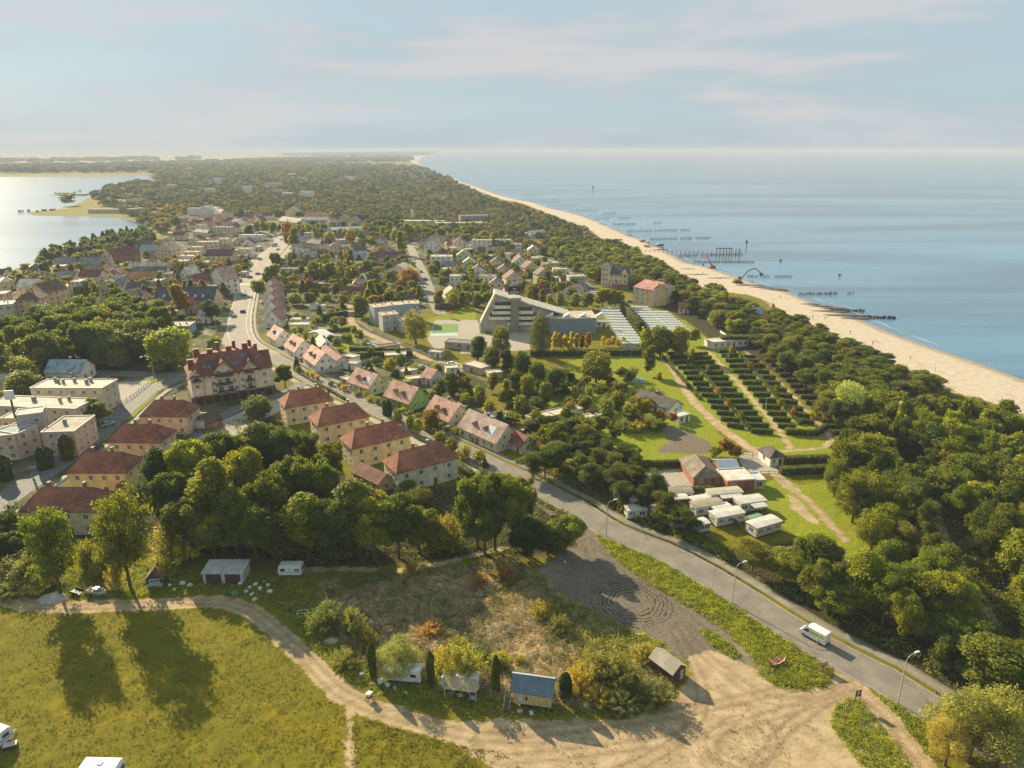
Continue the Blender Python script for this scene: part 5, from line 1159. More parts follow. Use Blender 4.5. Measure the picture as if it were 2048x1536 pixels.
for a in [(955,950,1095,100),(990,938,1100,105),(1025,955,1095,85),(970,1005,1110,90),(1048,950,1060,50)]: T(*a,'broad','green')
named(T(1060,1045,1112,95,'broad','dark','dark roadside tree beside the gravel lot, left of a pair')); named(T(1130,1028,1108,95,'broad','green','dark roadside tree beside the gravel lot, right of a pair')); T(1095,1050,1110,80,'broad','dark')
named(T(518,790,838,66,'round','green','round tree below the red-roofed apartment block')); named(T(571,728,776,40,'broad','green','slim tree at the right corner of the red-roofed block')); named(T(659,778,815,16,'spruce','dark','small dark conifer between yellow blocks and the road'))
named(T(197,797,850,50,'broad','bright','bright tree between the beige block and the cobbled street'))
named(T(343,655,735,90,'round','bright','bright yellow-green round tree by the street')); named(T(241,690,738,48,'round','green','small round tree in front of the left wood')); named(T(315,720,745,30,'round','bright','small bright bush by the cross street'))
named(T(432,672,705,36,'round','bright','bright small tree behind the red-roofed block')); named(T(362,570,632,42,'tall','brown','brown thin-leaved tree in front of the long slate-roofed block')); named(T(425,600,645,40,'pine','dark','dark pine beside the street below the pink block'))
for a in [(52,740,800,72),(15,780,830,30)]: T(*a,'round','olive')
for a in [(137,868,920,22),(12,910,960,24),(86,893,940,16),(100,893,935,16)]: T(*a,'thuja','dark')
# foreground hut area
for px, ty, by, w_, lab in [(746,1284,1352,15,'leftmost thuja by the willow-covered caravan'),(862,1302,1368,15,'thuja between the two white caravans'),(992,1310,1382,17,'thuja just left of the blue-roofed hut'),(1130,1345,1398,22,'thuja just right of the blue-roofed hut'),(1266,1348,1404,15,'thuja standing alone left of the brown shed'),(700,1218,1270,17,'thuja amid the pale shrubs by the dirt track')]:
    named(T(px,ty,by,w_,'thuja','dark','dark columnar '+lab))
named(T(796,1275,1345,96,'willow','pale','round pale willow overhanging the left white caravan')); named(T(925,1288,1362,98,'upright','golden','wide yellowish willow shrub overhanging the right white caravan')); T(885,1292,1345,50,'upright','golden')
for a in [(655,1200,1260,75,'pale'),(710,1215,1275,55,'pale'),(735,1258,1290,40,'golden'),(690,1300,1330,60,'olive'),(1195,1300,1365,95,'olive'),(1240,1310,1375,90,'olive'),(1160,1330,1385,70,'golden'),(1310,1365,1405,80,'green'),(1200,1370,1405,60,'golden'),(1285,1290,1320,50,'golden'),(1085,1200,1235,50,'golden'),(1000,1300,1335,40,'bright'),
          (1120,1230,1262,45,'olive'),(1240,1385,1420,70,'green'),(630,1230,1262,40,'olive'),(1010,1125,1160,50,'brown'),(960,1145,1170,40,'brown')]: T(*a[:4],'upright',a[4],f'{a[4]} untidy shrub')
named(T(1935,1378,1520,165,'willow','olive','large feathery yellow-green willow at the bottom right corner')); named(T(1890,1440,1530,70,'willow','olive','smaller yellow-green willow beside the large corner willow')); named(T(1995,1400,1530,110,'willow','olive','yellow-green willow right of the large corner willow'))
sb = random.Random(12)
for i in range(46):
    px, py = sb.uniform(680,1310), sb.uniform(1150,1395)
    if not inside(np.array([float(px)]), np.array([float(py)]), BRUSH_P[0])[0]: continue
    if sb.random() < (.75 if px < 1000 and py > 1200 else .35): continue
    T(px, py-sb.uniform(12,26), py, sb.uniform(26,60), 'upright', sb.choice(['olive','brown','brown','golden','green']), 'low untidy scrub in the overgrown plot', group='scrub in the overgrown plot')
# trees round cottages and gardens
for a in [(862,818,860,42,'round','orange','orange autumn tree in front of a pink-roofed cottage'),(742,745,800,0,'','','')]:
    if a[3]: named(T(*a[:6],a[6]))
for a in [(778,800,832,12,'thuja','dark'),(793,812,842,14,'spruce','dark'),(797,815,850,24,'round','bright'),(822,830,865,24,'round','green'),(836,835,870,26,'round','bright'),(594,712,738,18,'spruce','dark'),(770,800,830,10,'thuja','dark'),
          (880,862,895,30,'round','olive'),(905,875,905,30,'round','green'),(960,900,925,30,'round','bright'),(930,890,918,34,'upright','golden'),(970,915,935,20,'spruce','dark'),
          (1065,905,955,60,'pine','olive'),(1090,895,955,60,'pine','green')]: T(*a[:6])
for px in range(600, 980, 13):
    f = (px-600)/380; by = 742+f*150
    if rng.random() < .8: T(px+rng.uniform(-4,4), by-rng.uniform(5,12)-f*4, by+3, rng.uniform(12,24), 'upright' if rng.random() < .5 else 'round', rng.choice(['bright','green','golden']), 'small garden bush along the cottage fronts', group='garden bushes along the cottage fronts')
for a in [(520,560,600,30,'bright'),(546,530,572,40,'green'),(578,440,495,26,'orange'),(590,455,500,24,'olive'),(660,462,492,28,'golden'),(703,458,490,26,'orange'),(632,455,480,18,'bright'),(744,470,500,22,'golden'),(803,462,510,26,'golden'),(812,445,480,22,'olive'),
          (817,535,578,50,'orange'),(706,530,570,32,'golden'),(660,525,568,40,'bright'),(628,520,568,34,'green'),(735,520,555,28,'dark'),(745,560,600,28,'bright'),(722,590,635,40,'olive'),(688,588,615,26,'golden'),(778,582,612,30,'green'),(590,585,610,34,'olive'),(620,585,612,34,'green'),(650,588,612,30,'golden'),
          (832,617,688,68,'olive'),(879,580,615,26,'olive'),(905,585,615,24,'olive'),(925,583,615,24,'green'),(954,587,615,22,'dark'),(973,585,612,22,'bright'),(725,460,500,20,'dark'),(655,545,570,26,'dark'),(700,500,530,20,'dark'),
          (1002,650,712,44,'olive'),(955,672,722,38,'dark'),(985,690,740,44,'dark'),(1015,700,745,40,'dark'),(1192,700,765,72,'olive'),(1320,650,715,52,'bright'),(1292,655,710,36,'bright'),(1357,650,715,48,'golden'),(1298,690,752,32,'olive'),(1385,655,690,30,'bright'),(1163,832,882,54,'bright'),
          (1272,898,925,27,'bright'),(1429,893,920,24,'bright'),(1450,875,912,30,'orange'),(1468,888,915,34,'orange'),(1100,590,640,26,'bright'),(1060,572,612,18,'golden'),(1032,580,615,18,'golden'),(1085,578,612,20,'olive'),(1120,582,615,22,'olive'),(1150,585,618,26,'olive'),(1176,585,618,30,'green'),(1205,575,618,40,'olive'),(1230,578,620,40,'olive'),
          (1045,700,760,46,'dark'),(1075,720,775,44,'dark'),(1110,735,790,50,'dark'),(1030,740,790,40,'dark'),(1055,745,800,36,'golden'),(1090,760,812,36,'green'),(1125,760,800,38,'dark'),(1140,745,780,30,'dark'),(1010,760,810,30,'golden'),(1040,790,830,34,'green'),(980,800,835,34,'golden'),(1000,820,850,34,'green'),
          (1215,800,845,34,'green'),(1235,780,820,40,'green'),(1285,795,840,40,'golden'),(1260,810,850,36,'green'),(1200,830,870,36,'olive'),(1230,850,880,30,'green'),(1320,820,850,24,'orange'),(1345,825,850,20,'orange'),(1170,790,825,30,'green'),(1130,810,850,26,'green'),(1085,830,860,30,'green'),
          (905,745,790,40,'dark'),(880,760,800,34,'dark'),(930,750,790,30,'brown'),(960,770,810,30,'green'),(985,745,785,30,'olive'),(780,715,745,30,'golden'),(640,610,640,20,'dark'),(555,505,540,30,'dark'),(500,450,475,22,'dark'),(530,440,470,20,'bright')]:
    kd = 'willow' if (a[0], a[1]) in ((832,617),) else 'round' if a[3] > 40 else rng.choice(['broad','round','tall']); T(*a[:4], kd, a[4], None)
o = named(T(1079,628,712,56,'willow','olive','very large rounded olive willow in front of the hotel')); o['color'] = (.42,.42,.40,1)
for i, px in enumerate([1108,1119,1130,1141,1153,1164,1176]): T(px, 664+ (i%3)*3, 701, 16, 'tall', 'orange' if i in (5, 6) else 'yellow', 'slim yellow poplar in the row before the grey hall', group='row of yellow poplars')
for i, px in enumerate([1206,1216,1225,1236,1247]): T(px, 672+(i%2)*5, 694, 12, 'round', 'yellow', 'small yellow shrub-tree below the cabin rows', group='small yellow trees below the cabins')
# small planted trees between the hedged pitches
for px, py in [(1313,705),(1384,712),(1461,709),(1435,790),(1457,812),(1481,838),(1500,738),(1552,785),(1560,812),(1585,830),(1318,760),(1415,745)]:
    T(px, py-16, py+3, 12, 'round', 'orange' if rng.random() < .5 else 'golden', 'small autumn tree between the hedged camping pitches', group='small trees in the camping rows')

# --- woods filled plant by plant
def cx_skip(x, y): return sdf_line(np.array([x]), np.array([y]), GLADE, 8.5)[0] > 0
def fill(poly, zt, sp, kinds, hr, rr, label, group, tints, limit=999, q=None, clear=1.0, name=None, roads=True):
    Pw = [G(x, y, zt) for x, y in poly]; A = np.array(Pw); x0, y0 = A.min(0); x1, y1 = A.max(0); pts = []; j = 0; y = y0
    while y < y1:
        x = x0 + (sp/2 if j % 2 else 0)
        while x < x1: pts.append((x+rng.uniform(-.38, .38)*sp, y+rng.uniform(-.38, .38)*sp)); x += sp
        y += sp*.87; j += 1
    pa = np.array(pts); k = inside(pa[:,0], pa[:,1], Pw); n = 0; pa = pa[k]
    order = np.argsort(pa[:,0]**2+pa[:,1]**2)
    for x, y in pa[order]:
        if n >= limit: break
        if any((x-a)**2+(y-b)**2 < (r*clear)**2 for a, b, r in OBST): continue
        if roads and hard_at(x, y) > -1.5: continue
        if cx_skip(x, y): continue
        kd = rng.choice(kinds)
        o = plant(x, y, rng.uniform(*hr), rng.uniform(*rr), kd, rng.choice(tints), label, group, q=q, rank=False, var=.3, name=name); n += 1
    return n
cnt = {}
cnt['right'] = fill([(1672,905),(1720,850),(1800,800),(1880,790),(1960,815),(2060,850),(2140,900),(2140,1450),(2060,1450),(1960,1370),(1880,1345),(1800,1295),(1720,1245),(1640,1205),(1560,1170),(1490,1120),(1500,1085),(1570,1085),(1660,1115),(1740,1150),(1830,1180),(1800,1120),(1760,1060),(1710,1000),(1675,950)],
     6.5, 5.6, ['broad','broad','lacy','tall','round','broad','pine'], (6.0,13), (2.3,5.2), 'leafy green tree in the dense wood right of the coast road', 'dense deciduous wood right of the road', ['green','bright','bright','olive','green'], clear=.8)
cnt['belt'] = fill([(1500,640),(1545,618),(1605,640),(1660,665),(1750,702),(1860,748),(1895,768),(1840,782),(1780,790),(1720,822),(1695,845),(1650,800),(1600,745),(1545,695),(1510,665)],
     6, 6.5, ['pine'], (6.5,9.0), (3.4,4.6), 'green coastal pine in the belt between camping rows and beach', 'pine belt behind the beach', ['green','green','olive','bright'])
RL = [(1085,940),(1150,972),(1220,1012),(1290,1047),(1360,1082),(1430,1118),(1500,1152)]
for off, hs in (((10,-8), (6.5,8.5)), ((30,-26), (7.5,10)), ((48,-50), (7,9.5))):
    d_ = 0.0
    while d_ < len(RL)-1.02:
        i_ = int(d_); f_ = d_-i_; px, py = RL[i_][0]*(1-f_)+RL[i_+1][0]*f_+off[0], RL[i_][1]*(1-f_)+RL[i_+1][1]*f_+off[1]
        x, y = G(px+rng.uniform(-9,9), py+rng.uniform(-5,5)); d_ += rng.uniform(.34,.55)
        if hard_at(x, y) < -.5 and not (off[0] > 25 and px > 1310) and not (off[0] > 40 and px > 1290): plant(x, y, rng.uniform(*hs), rng.uniform(2.6,3.9), 'pine', rng.choice(['green','dark','olive','green']), 'dark pine in the strip between coast road and caravans', 'pines between road and caravan plots', rank=False, var=.3)
cnt['coast'] = fill([(1080,497),(1095,480),(1180,478),(1250,492),(1330,535),(1372,562),(1430,582),(1500,612),(1520,650),(1478,655),(1420,640),(1390,625),(1358,600),(1352,570),(1290,572),(1262,560),(1210,548),(1180,552),(1140,534),(1105,514)],
     5, 9.0, ['pine','broad','pine','round'], (7,10), (4.6,6.0), 'dark green tree in the coastal wood beside the excavators', 'coastal wood near the excavators', ['green','dark','green','bright','olive'])
cnt['leftwood'] = fill([(-80,680),(0,650),(60,628),(130,618),(200,620),(230,600),(300,612),(322,650),(300,690),(200,720),(0,735),(-80,740)], 9, 9.5, ['broad','broad','round'], (12,18), (5.6,8.2), 'tall tree in the dense wood behind the cream block', 'dense wood behind the cream block', ['dark','green','dark','olive','golden'], clear=.9)
cnt['dune'] = fill([(1560,812),(1700,800),(1880,782),(1975,805),(2060,835),(2060,850),(1960,815),(1880,795),(1760,830),(1700,855)], 2, 6, ['round','upright'], (3,4.5), (2.6,3.6), 'low dune shrub between wood and beach', 'dune shrubs along the beach', ['olive','bright','golden'])
named(T(1692,765,845,66,'willow','silver','silvery pale willow at the corner of the pine belt')); named(T(1745,850,905,50,'willow','silver','second silvery willow further inside the wood'))
cnt['lag'] = fill([(60,520),(110,500),(160,488),(230,470),(290,462),(310,480),(240,498),(170,505),(110,520)], 3, 11, ['broad','spruce','round'], (7,11), (4.0,6.0), 'dark tree on the near lagoon shore', 'trees along the near lagoon shore', ['dark','green','dark'])
named(T(137,385,411,26,'lacy','olive','lone leaning tree at the tip of the lagoon peninsula'))
cnt['town'] = fill([(340,640),(210,600),(0,560),(100,530),(300,470),(380,430),(520,440),(680,450),(840,460),(1000,480),(1090,520),(1180,565),(1190,600),(960,600),(860,600),(700,610),(560,560),(470,560),(400,640)], 4, 11.5, ['round','broad','tall','spruce','round'], (5,9.5), (2.6,4.4), 'garden tree among the town houses', 'garden trees among the town houses', ['green','dark','olive','bright','bright','green','golden','green','green','orange'], limit=420, clear=.68)
cnt['lagmeadow'] = fill([(300,462),(340,455),(370,430),(400,412),(395,400),(345,405),(320,425),(310,440)], 4, 15, ['round','broad'], (7,11), (4,6.5), 'tree between the lagoon bay and the town', 'trees between lagoon bay and town', ['green','dark','olive','brown','orange'], limit=60, clear=.7)
cnt['townedge'] = fill([(0,548),(60,528),(150,500),(230,488),(300,470),(345,470),(330,500),(230,520),(120,545),(0,575)], 4, 13, ['round','broad','spruce'], (5,9), (3,5), 'tree at the lagoon side of the town', 'trees at the lagoon side of town', ['green','dark','olive'], limit=70, clear=.7)
cnt['fartown'] = fill([(500,452),(700,436),(860,452),(1000,470),(990,490),(840,480),(700,470),(560,470)], 4, 14, ['round','broad','tall'], (7,12), (4,6), 'tree between the far apartment blocks', 'trees between the far blocks', ['green','dark','olive','golden','bright'], limit=120, clear=.7)
cnt['mid'] = fill([(1000,830),(1040,700),(1180,695),(1290,710),(1320,780),(1340,840),(1250,862),(1120,880),(1060,880)], 3, 7.5, ['round','upright','broad'], (3,6), (2.2,3.6), 'garden tree in the allotments below the hotel', 'allotment garden trees', ['green','dark','golden','olive'], limit=70, clear=.6)
cnt['gard'] = fill([(560,640),(700,600),(740,690),(850,720),(930,745),(960,860),(900,830),(800,770),(700,720),(600,680)], 2, 9, ['round','upright','spruce'], (2.5,5.5), (1.6,2.8), 'garden tree behind the roadside cottages', 'garden trees behind the cottages', ['green','dark','golden','bright'], limit=60, clear=.8)
flush_plants(); print('trees', cnt, len(TREEXY))

# --- far woods: one canopy mass, clumps of leaf cards, larger with distance
def far_mass(polys, name, n, seed, mat, density_pow=1.0, zr=(6, 13), skip_houses=True, tone_shift=0):
    rg = np.random.default_rng(seed); parts = []; out = []
    for Ppx, cnt_ in polys:
        a = np.array(Ppx, float); xx = rg.uniform(a[:,0].min(), a[:,0].max(), cnt_*4); yy = rg.uniform(a[:,1].min(), a[:,1].max(), cnt_*4)
        k = inside(xx, yy, Ppx); xx, yy = xx[k][:cnt_], yy[k][:cnt_]
        for x, y in zip(xx, yy): out.append(G(x, y, 5))
    P0 = np.array(out); d = np.hypot(P0[:,0], P0[:,1]); keep = np.ones(len(P0), bool)
    for a, b, r in OBST: keep &= (P0[:,0]-a)**2+(P0[:,1]-b)**2 > (r+4)**2
    P0, d = P0[keep], d[keep]; rad = np.clip(d*.0052, 4.5, 60); h = np.clip(rad*1.4, 8, 20)
    m_ = 46; nn = len(P0); dirs = rg.normal(0, 1, (nn*m_, 3)); dirs[:,2] = np.abs(dirs[:,2])*.9-.15; dirs /= np.linalg.norm(dirs, axis=1)[:,None]
    rr = np.repeat(rad, m_); hh = np.repeat(h, m_); sc = np.stack([rr, rr, hh*.55], 1)*rg.uniform(.75, 1.05, nn*m_)[:,None]
    P = np.stack([np.repeat(P0[:,0], m_), np.repeat(P0[:,1], m_), hh*.45], 1)+dirs*sc; P[:,2] = np.maximum(P[:,2], .3)
    s = rr*.62
    N = dirs+rg.normal(0, .6, dirs.shape); N /= np.linalg.norm(N, axis=1)[:,None]; A = np.cross(N, rg.normal(0, 1, N.shape)); A /= np.linalg.norm(A, axis=1)[:,None]; B = np.cross(N, A)
    a, b = A*s[:,None]*.5, B*s[:,None]*.5; V = np.stack([P-a, P-b, P+a, P+b], 1).reshape(-1, 3)
    tone = np.clip(np.repeat(rg.uniform(0, 1, nn), m_)*.75+rg.uniform(0, .25, nn*m_), 0, 1)
    o = link(bpy.data.objects.new(name, npmesh(name, V, np.arange(nn*m_*4).reshape(-1, 4), [mat], attrs={'tone': ('FACE', tone)}))); tag(o, kind='stuff'); return o
m, t = newmat('mixed_autumn_wood'); at_ = t.n('ShaderNodeAttribute', attribute_name='tone'); cr = t.n('ShaderNodeValToRGB'); t.put(cr.inputs[0], at_.outputs['Fac'])
e = cr.color_ramp.elements; e[0].position = 0; e[0].color = (.040,.056,.012,1); e[1].position = 1; e[1].color = (.30,.15,.035,1)
for p, c_ in ((.35,(.075,.095,.016,1)),(.65,(.17,.175,.026,1)),(.85,(.28,.22,.034,1))): q = e.new(p); q.color = c_
p_ = t.n('ShaderNodeBsdfPrincipled'); t.put(p_.inputs['Base Color'], cr.outputs[0]); p_.inputs['Roughness'].default_value = .8
tl = t.n('ShaderNodeBsdfTranslucent'); t.put(tl.inputs[0], cr.outputs[0]); mx = t.n('ShaderNodeMixShader'); mx.inputs[0].default_value = .3; t.put(mx.inputs[1], p_.outputs[0]); t.put(mx.inputs[2], tl.outputs[0]); t.n('ShaderNodeOutputMaterial', i_Surface=mx.outputs[0]); M_FARW = m
far_mass([([(330,352),(450,345),(640,338),(850,342),(900,360),(960,390),(1040,410),(1130,445),(1180,462),(1100,472),(1000,466),(900,450),(840,440),(700,432),(560,428),(470,430),(440,410),(330,385)], 2100),
          ([(440,392),(640,385),(820,390),(960,410),(1040,440),(960,455),(820,440),(700,430),(560,425),(460,425)], 500),
          ([(300,345),(640,330),(830,335),(850,343),(640,350),(330,356)], 700), ([(175,392),(230,372),(300,360),(345,352),(420,350),(440,385),(400,405),(330,415),(310,440),(330,460),(290,448),(260,425),(190,402)], 330)], 'woodland', 0, 5, M_FARW)
far_mass([([(-100,345),(330,342),(640,325),(825,322),(822,316),(640,316),(400,324),(200,330),(-100,335)], 900), ([(560,309),(640,307),(880,303.5),(850,310),(700,312)], 400), ([(-100,322),(400,314),(400,318),(-100,327)], 90), ([(820,470),(1000,470),(1080,490),(1000,500),(830,475)], 60)], 'distant_woodland', 0, 6, M_FARW)

# --- ground cover that nobody could count
def scatter(poly, n, zt=0):
    Pw = W_(poly); A = np.array(Pw); x = nrg.uniform(A[:,0].min(), A[:,0].max(), n*6); y = nrg.uniform(A[:,1].min(), A[:,1].max(), n*6); k = inside(x, y, Pw); return x[k][:n], y[k][:n]
def clumps(polys, name, mat, per, size, height, rad, seed, aspect=.5, up=.8, lump=None):
    rg = np.random.default_rng(seed); Xs, Ys = [], []
    for P, n in polys:
        x, y = scatter(P, n); Xs.append(x); Ys.append(y)
    x, y = np.concatenate(Xs), np.concatenate(Ys)
    if lump: k = vnoise(x, y, lump, 9)*.6+vnoise(x, y, lump*.37, 4)*.4 > rg.uniform(.2, .75, len(x)); x, y = x[k], y[k]
    hd = np.array([np.maximum(sdf_line(x, y, L, w_), 0) for L, w_ in ((ROAD_C, 7.4), (DIRT_L, 4.5), (FOOT, 1.5), (PATH_BR, 3.2), (SIDE, 2.6))]).max(0); x, y = x[hd <= 0], y[hd <= 0]
    n = len(x); d = rg.normal(0, 1, (n*per, 3)); d[:,2] = np.abs(d[:,2])*up; d /= np.linalg.norm(d, axis=1)[:,None]
    s = np.repeat(rg.uniform(.5, 1.3, n), per); r_ = rg.uniform(.3, 1, n*per)
    P = np.stack([np.repeat(x, per), np.repeat(y, per), np.full(n*per, .02)], 1)+d*np.array([rad, rad, height])*(s*r_)[:,None]
    V, Fq_, T_ = leaf_quads(P, d, size, rg, aspect, .6); T_ = np.clip(T_*.5+np.repeat(rg.uniform(0, .6, n), per), 0, 1)
    o = link(bpy.data.objects.new(name, npmesh(name, V, Fq_, [mat], attrs={'tone': ('FACE', T_)}))); tag(o, kind='stuff'); return o
WP = WEED_P
clumps([(WP[0], 2600), (WP[1], 700), (WP[2], 300), (WP[4], 1700), (WP[5], 160)], 'roadside_weeds', M_WEED, 22, .26, .75, .75, 21)
clumps([(WP[3], 4200)], 'undergrowth', M_WEED, 20, .26, .8, .8, 22, lump=4)
clumps([(BRUSH_P[0], 5200)], 'dry_brush', M_DRY, 26, .55, 1.2, .9, 23, aspect=.12, lump=6)
clumps([(BRUSH_P[0], 2600)], 'brush_undergrowth', M_HEDGE, 20, .3, 1.3, 1.0, 24, lump=9)
clumps([(FOREST_P[0], 2200)], 'wood_undergrowth', M_HEDGE, 16, .5, 1.6, 1.6, 25)
clumps([([(-60,1200),(100,1220),(430,1210),(520,1245),(690,1395),(700,1560),(-60,1560)], 15000), ([(705,1420),(850,1465),(1000,1500),(1060,1545),(700,1560)], 4500)], 'meadow_grass', M_GRASS, 5, .22, .22, .22, 26, aspect=.35, lump=3)
clumps([([(1100,1420),(1400,1400),(1600,1400),(1660,1440),(1680,1536),(1000,1540)], 900)], 'sparse_grass', M_GRASS, 6, .18, .18, .2, 27, aspect=.35, lump=5)
clumps([([(1070,950),(1100,915),(1200,955),(1330,1030),(1460,1095),(1460,1130),(1300,1060),(1180,1010)], 1200), ([(1480,1160),(1600,1200),(1720,1260),(1860,1350),(2048,1440),(2048,1000),(1700,900),(1680,980),(1810,1170)], 2600)], 'wood_floor_plants', M_HEDGE, 12, .5, 1.5, 1.5, 28)
# ------------------------------------------------------------------ hedges
def hedge(a, b_, w_, h, label, group=None, mat=None, z0=0, name='hedge'):
    A, B = np.array(G(*a)), np.array(G(*b_)); L = float(np.linalg.norm(B-A)); c = (A+B)/2; rz = atan2(*(B-A)[::-1])
    near = hypot(*c) < 260
    n = int(max(120, min(3500, L*(w_+2*h)*(22 if near else 7)))); s = .28 if near else .5
    rg = np.random.default_rng(int(abs(c[0]*7+c[1]*3))); f = rg.uniform(0, 1, n); side = rg.choice(4, n, p=np.array([w_, h, h, .3])/(w_+2*h+.3))
    x = rg.uniform(-L/2, L/2, n); y = np.where(side == 0, rg.uniform(-w_/2, w_/2, n), np.where(side == 1, -w_/2, w_/2)); z = np.where(side == 0, h, rg.uniform(0, h, n))
    e = side == 3; x[e] = np.sign(x[e])*L/2; y[e] = rg.uniform(-w_/2, w_/2, e.sum())
    P = np.stack([x, y, z], 1)+rg.normal(0, .09, (n, 3)); N = np.stack([np.where(e, np.sign(x), 0), np.where(side == 1, -1., np.where(side == 2, 1., 0)), np.where(side == 0, 1., 0)], 1)
    V, Fq_, T_ = leaf_quads(P, N, s, rg, .8, .45)
    cb = MB(); cb.box(-L/2+.1, L/2-.1, -w_/2+.1, w_/2-.1, 0, h-.12, paint((.02,.028,.01), .9, 'hedge_core')); V2 = np.array(cb.v); F2 = np.array(cb.f)+len(V)
    me = npmesh(name, np.concatenate([V, V2]), np.concatenate([Fq_, F2]), [mat or M_HEDGE, cb.mats[0]], np.r_[np.zeros(len(Fq_)), np.ones(len(F2))], {'tone': ('FACE', np.r_[T_, np.zeros(len(F2))])})
    o = link(bpy.data.objects.new(name, me)); o.location = (c[0], c[1], z0); o.rotation_euler = (0, 0, rz); tag(o, label, 'hedge', group); return o
ORDN = ['first','second','third','fourth','fifth','sixth','seventh','eighth','ninth','tenth','eleventh','twelfth','thirteenth','fourteenth','fifteenth','sixteenth','seventeenth','eighteenth']
for (l0, r0, l1, r1, n, nm) in [((1334,710),(1366,709),(1452,853),(1490,858),14,'column just right of the wide campsite track'), ((1378,712),(1414,710),(1502,866),(1546,868),15,'column left of the middle camping path'), ((1436,706),(1472,705),(1556,855),(1592,858),14,'column right of the middle camping path'),
                                ((1486,716),(1512,716),(1594,845),(1630,850),12,'column left of the looping camping path'), ((1516,706),(1552,705),(1676,880),(1706,884),17,'column along the pine belt')]:
    for i in range(n):
        f = i/(n-1); f2 = f**1.12
        a = (l0[0]+(l1[0]-l0[0])*f2+rng.uniform(-2,2), l0[1]+(l1[1]-l0[1])*f2); b_ = (r0[0]+(r1[0]-r0[0])*f2+rng.uniform(-2,2), r0[1]+(r1[1]-r0[1])*f2+rng.uniform(-.5,.8))
        hedge(a, b_, .9, 1.55, f'clipped dark hedge, {ORDN[i]} from the far end, {nm}', 'clipped hedges of the camping pitches')
for a, b_, nm in [((1372,708),(1500,860),'between the first and second column'),((1478,708),(1600,850),'between the third and fourth column'),((1326,716),(1400,800),'left of the wide campsite track')]:
    hedge(a, b_, .7, 1.2, f'long straight dividing hedge, {nm}', 'long dividing hedges of the camping')
for a, b_, w_, h, lab in [((1570,868),(1630,872),1.4,2.0,'curved hedge end beside the looping path, left piece'),((1630,872),(1652,858),1.4,2.0,'curved hedge end beside the looping path, right piece'),((1545,928),(1655,924),2.0,2.2,'dark hedge behind the campsite gatehouse'),((1560,948),(1655,944),2.0,2.0,'dark hedge below the campsite gatehouse'),
    ((1236,608),(1283,662),3.0,4.5,'tall hedge between the rows of white cabins'),((1195,938),(1360,932),1.6,1.9,'long brownish hedge along the far side of the caravan plots'),((1360,932),(1475,928),1.6,1.9,'long hedge behind the brick house with grey roof'),
    ((1305,945),(1332,985),1.4,1.5,'light green hedge left of the paved brick house yard'),((1350,985),(1425,984),1.2,1.6,'hedge below the brick house with grey roof'),((1040,872),(1100,850),1.6,2.2,'garden hedge right of the small cream annex'),((1060,712),(1290,710),2.5,2.5,'long dark hedge below the grey hotel hall'),
    ((1275,598),(1372,604),4.0,5.0,'tall dark hedge below the dune-side apartments'),((1440,690),(1530,690),4.0,4.5,'tall dark hedge at the far end of the camping rows'),((640,640),(700,628),2.0,2.5,'garden hedge behind the farthest cottages'),((640,668),(712,660),2.0,2.0,'garden hedge right of the close cottage row'),
    ((700,703),(820,708),2.2,2.4,'long garden hedge below the tool-shed plot'),((700,716),(825,712),2.2,2.4,'second long garden hedge below the tool-shed plot'),((590,742),(690,800),1.0,.9,'low hedge along the coast road pavement'),((914,940),(945,965),2.0,2.8,'dark clipped hedge right of the nearest cream block'),
    ((730,600),(830,606),2,2.5,'hedge left of the stepped blocks'),((870,618),(920,618),3,3.0,'dark hedge behind the playground'),((825,845),(900,890),1.2,1.2,'low hedge in front of the pink-roofed cottages')]:
    hedge(a, b_, w_, h, lab)
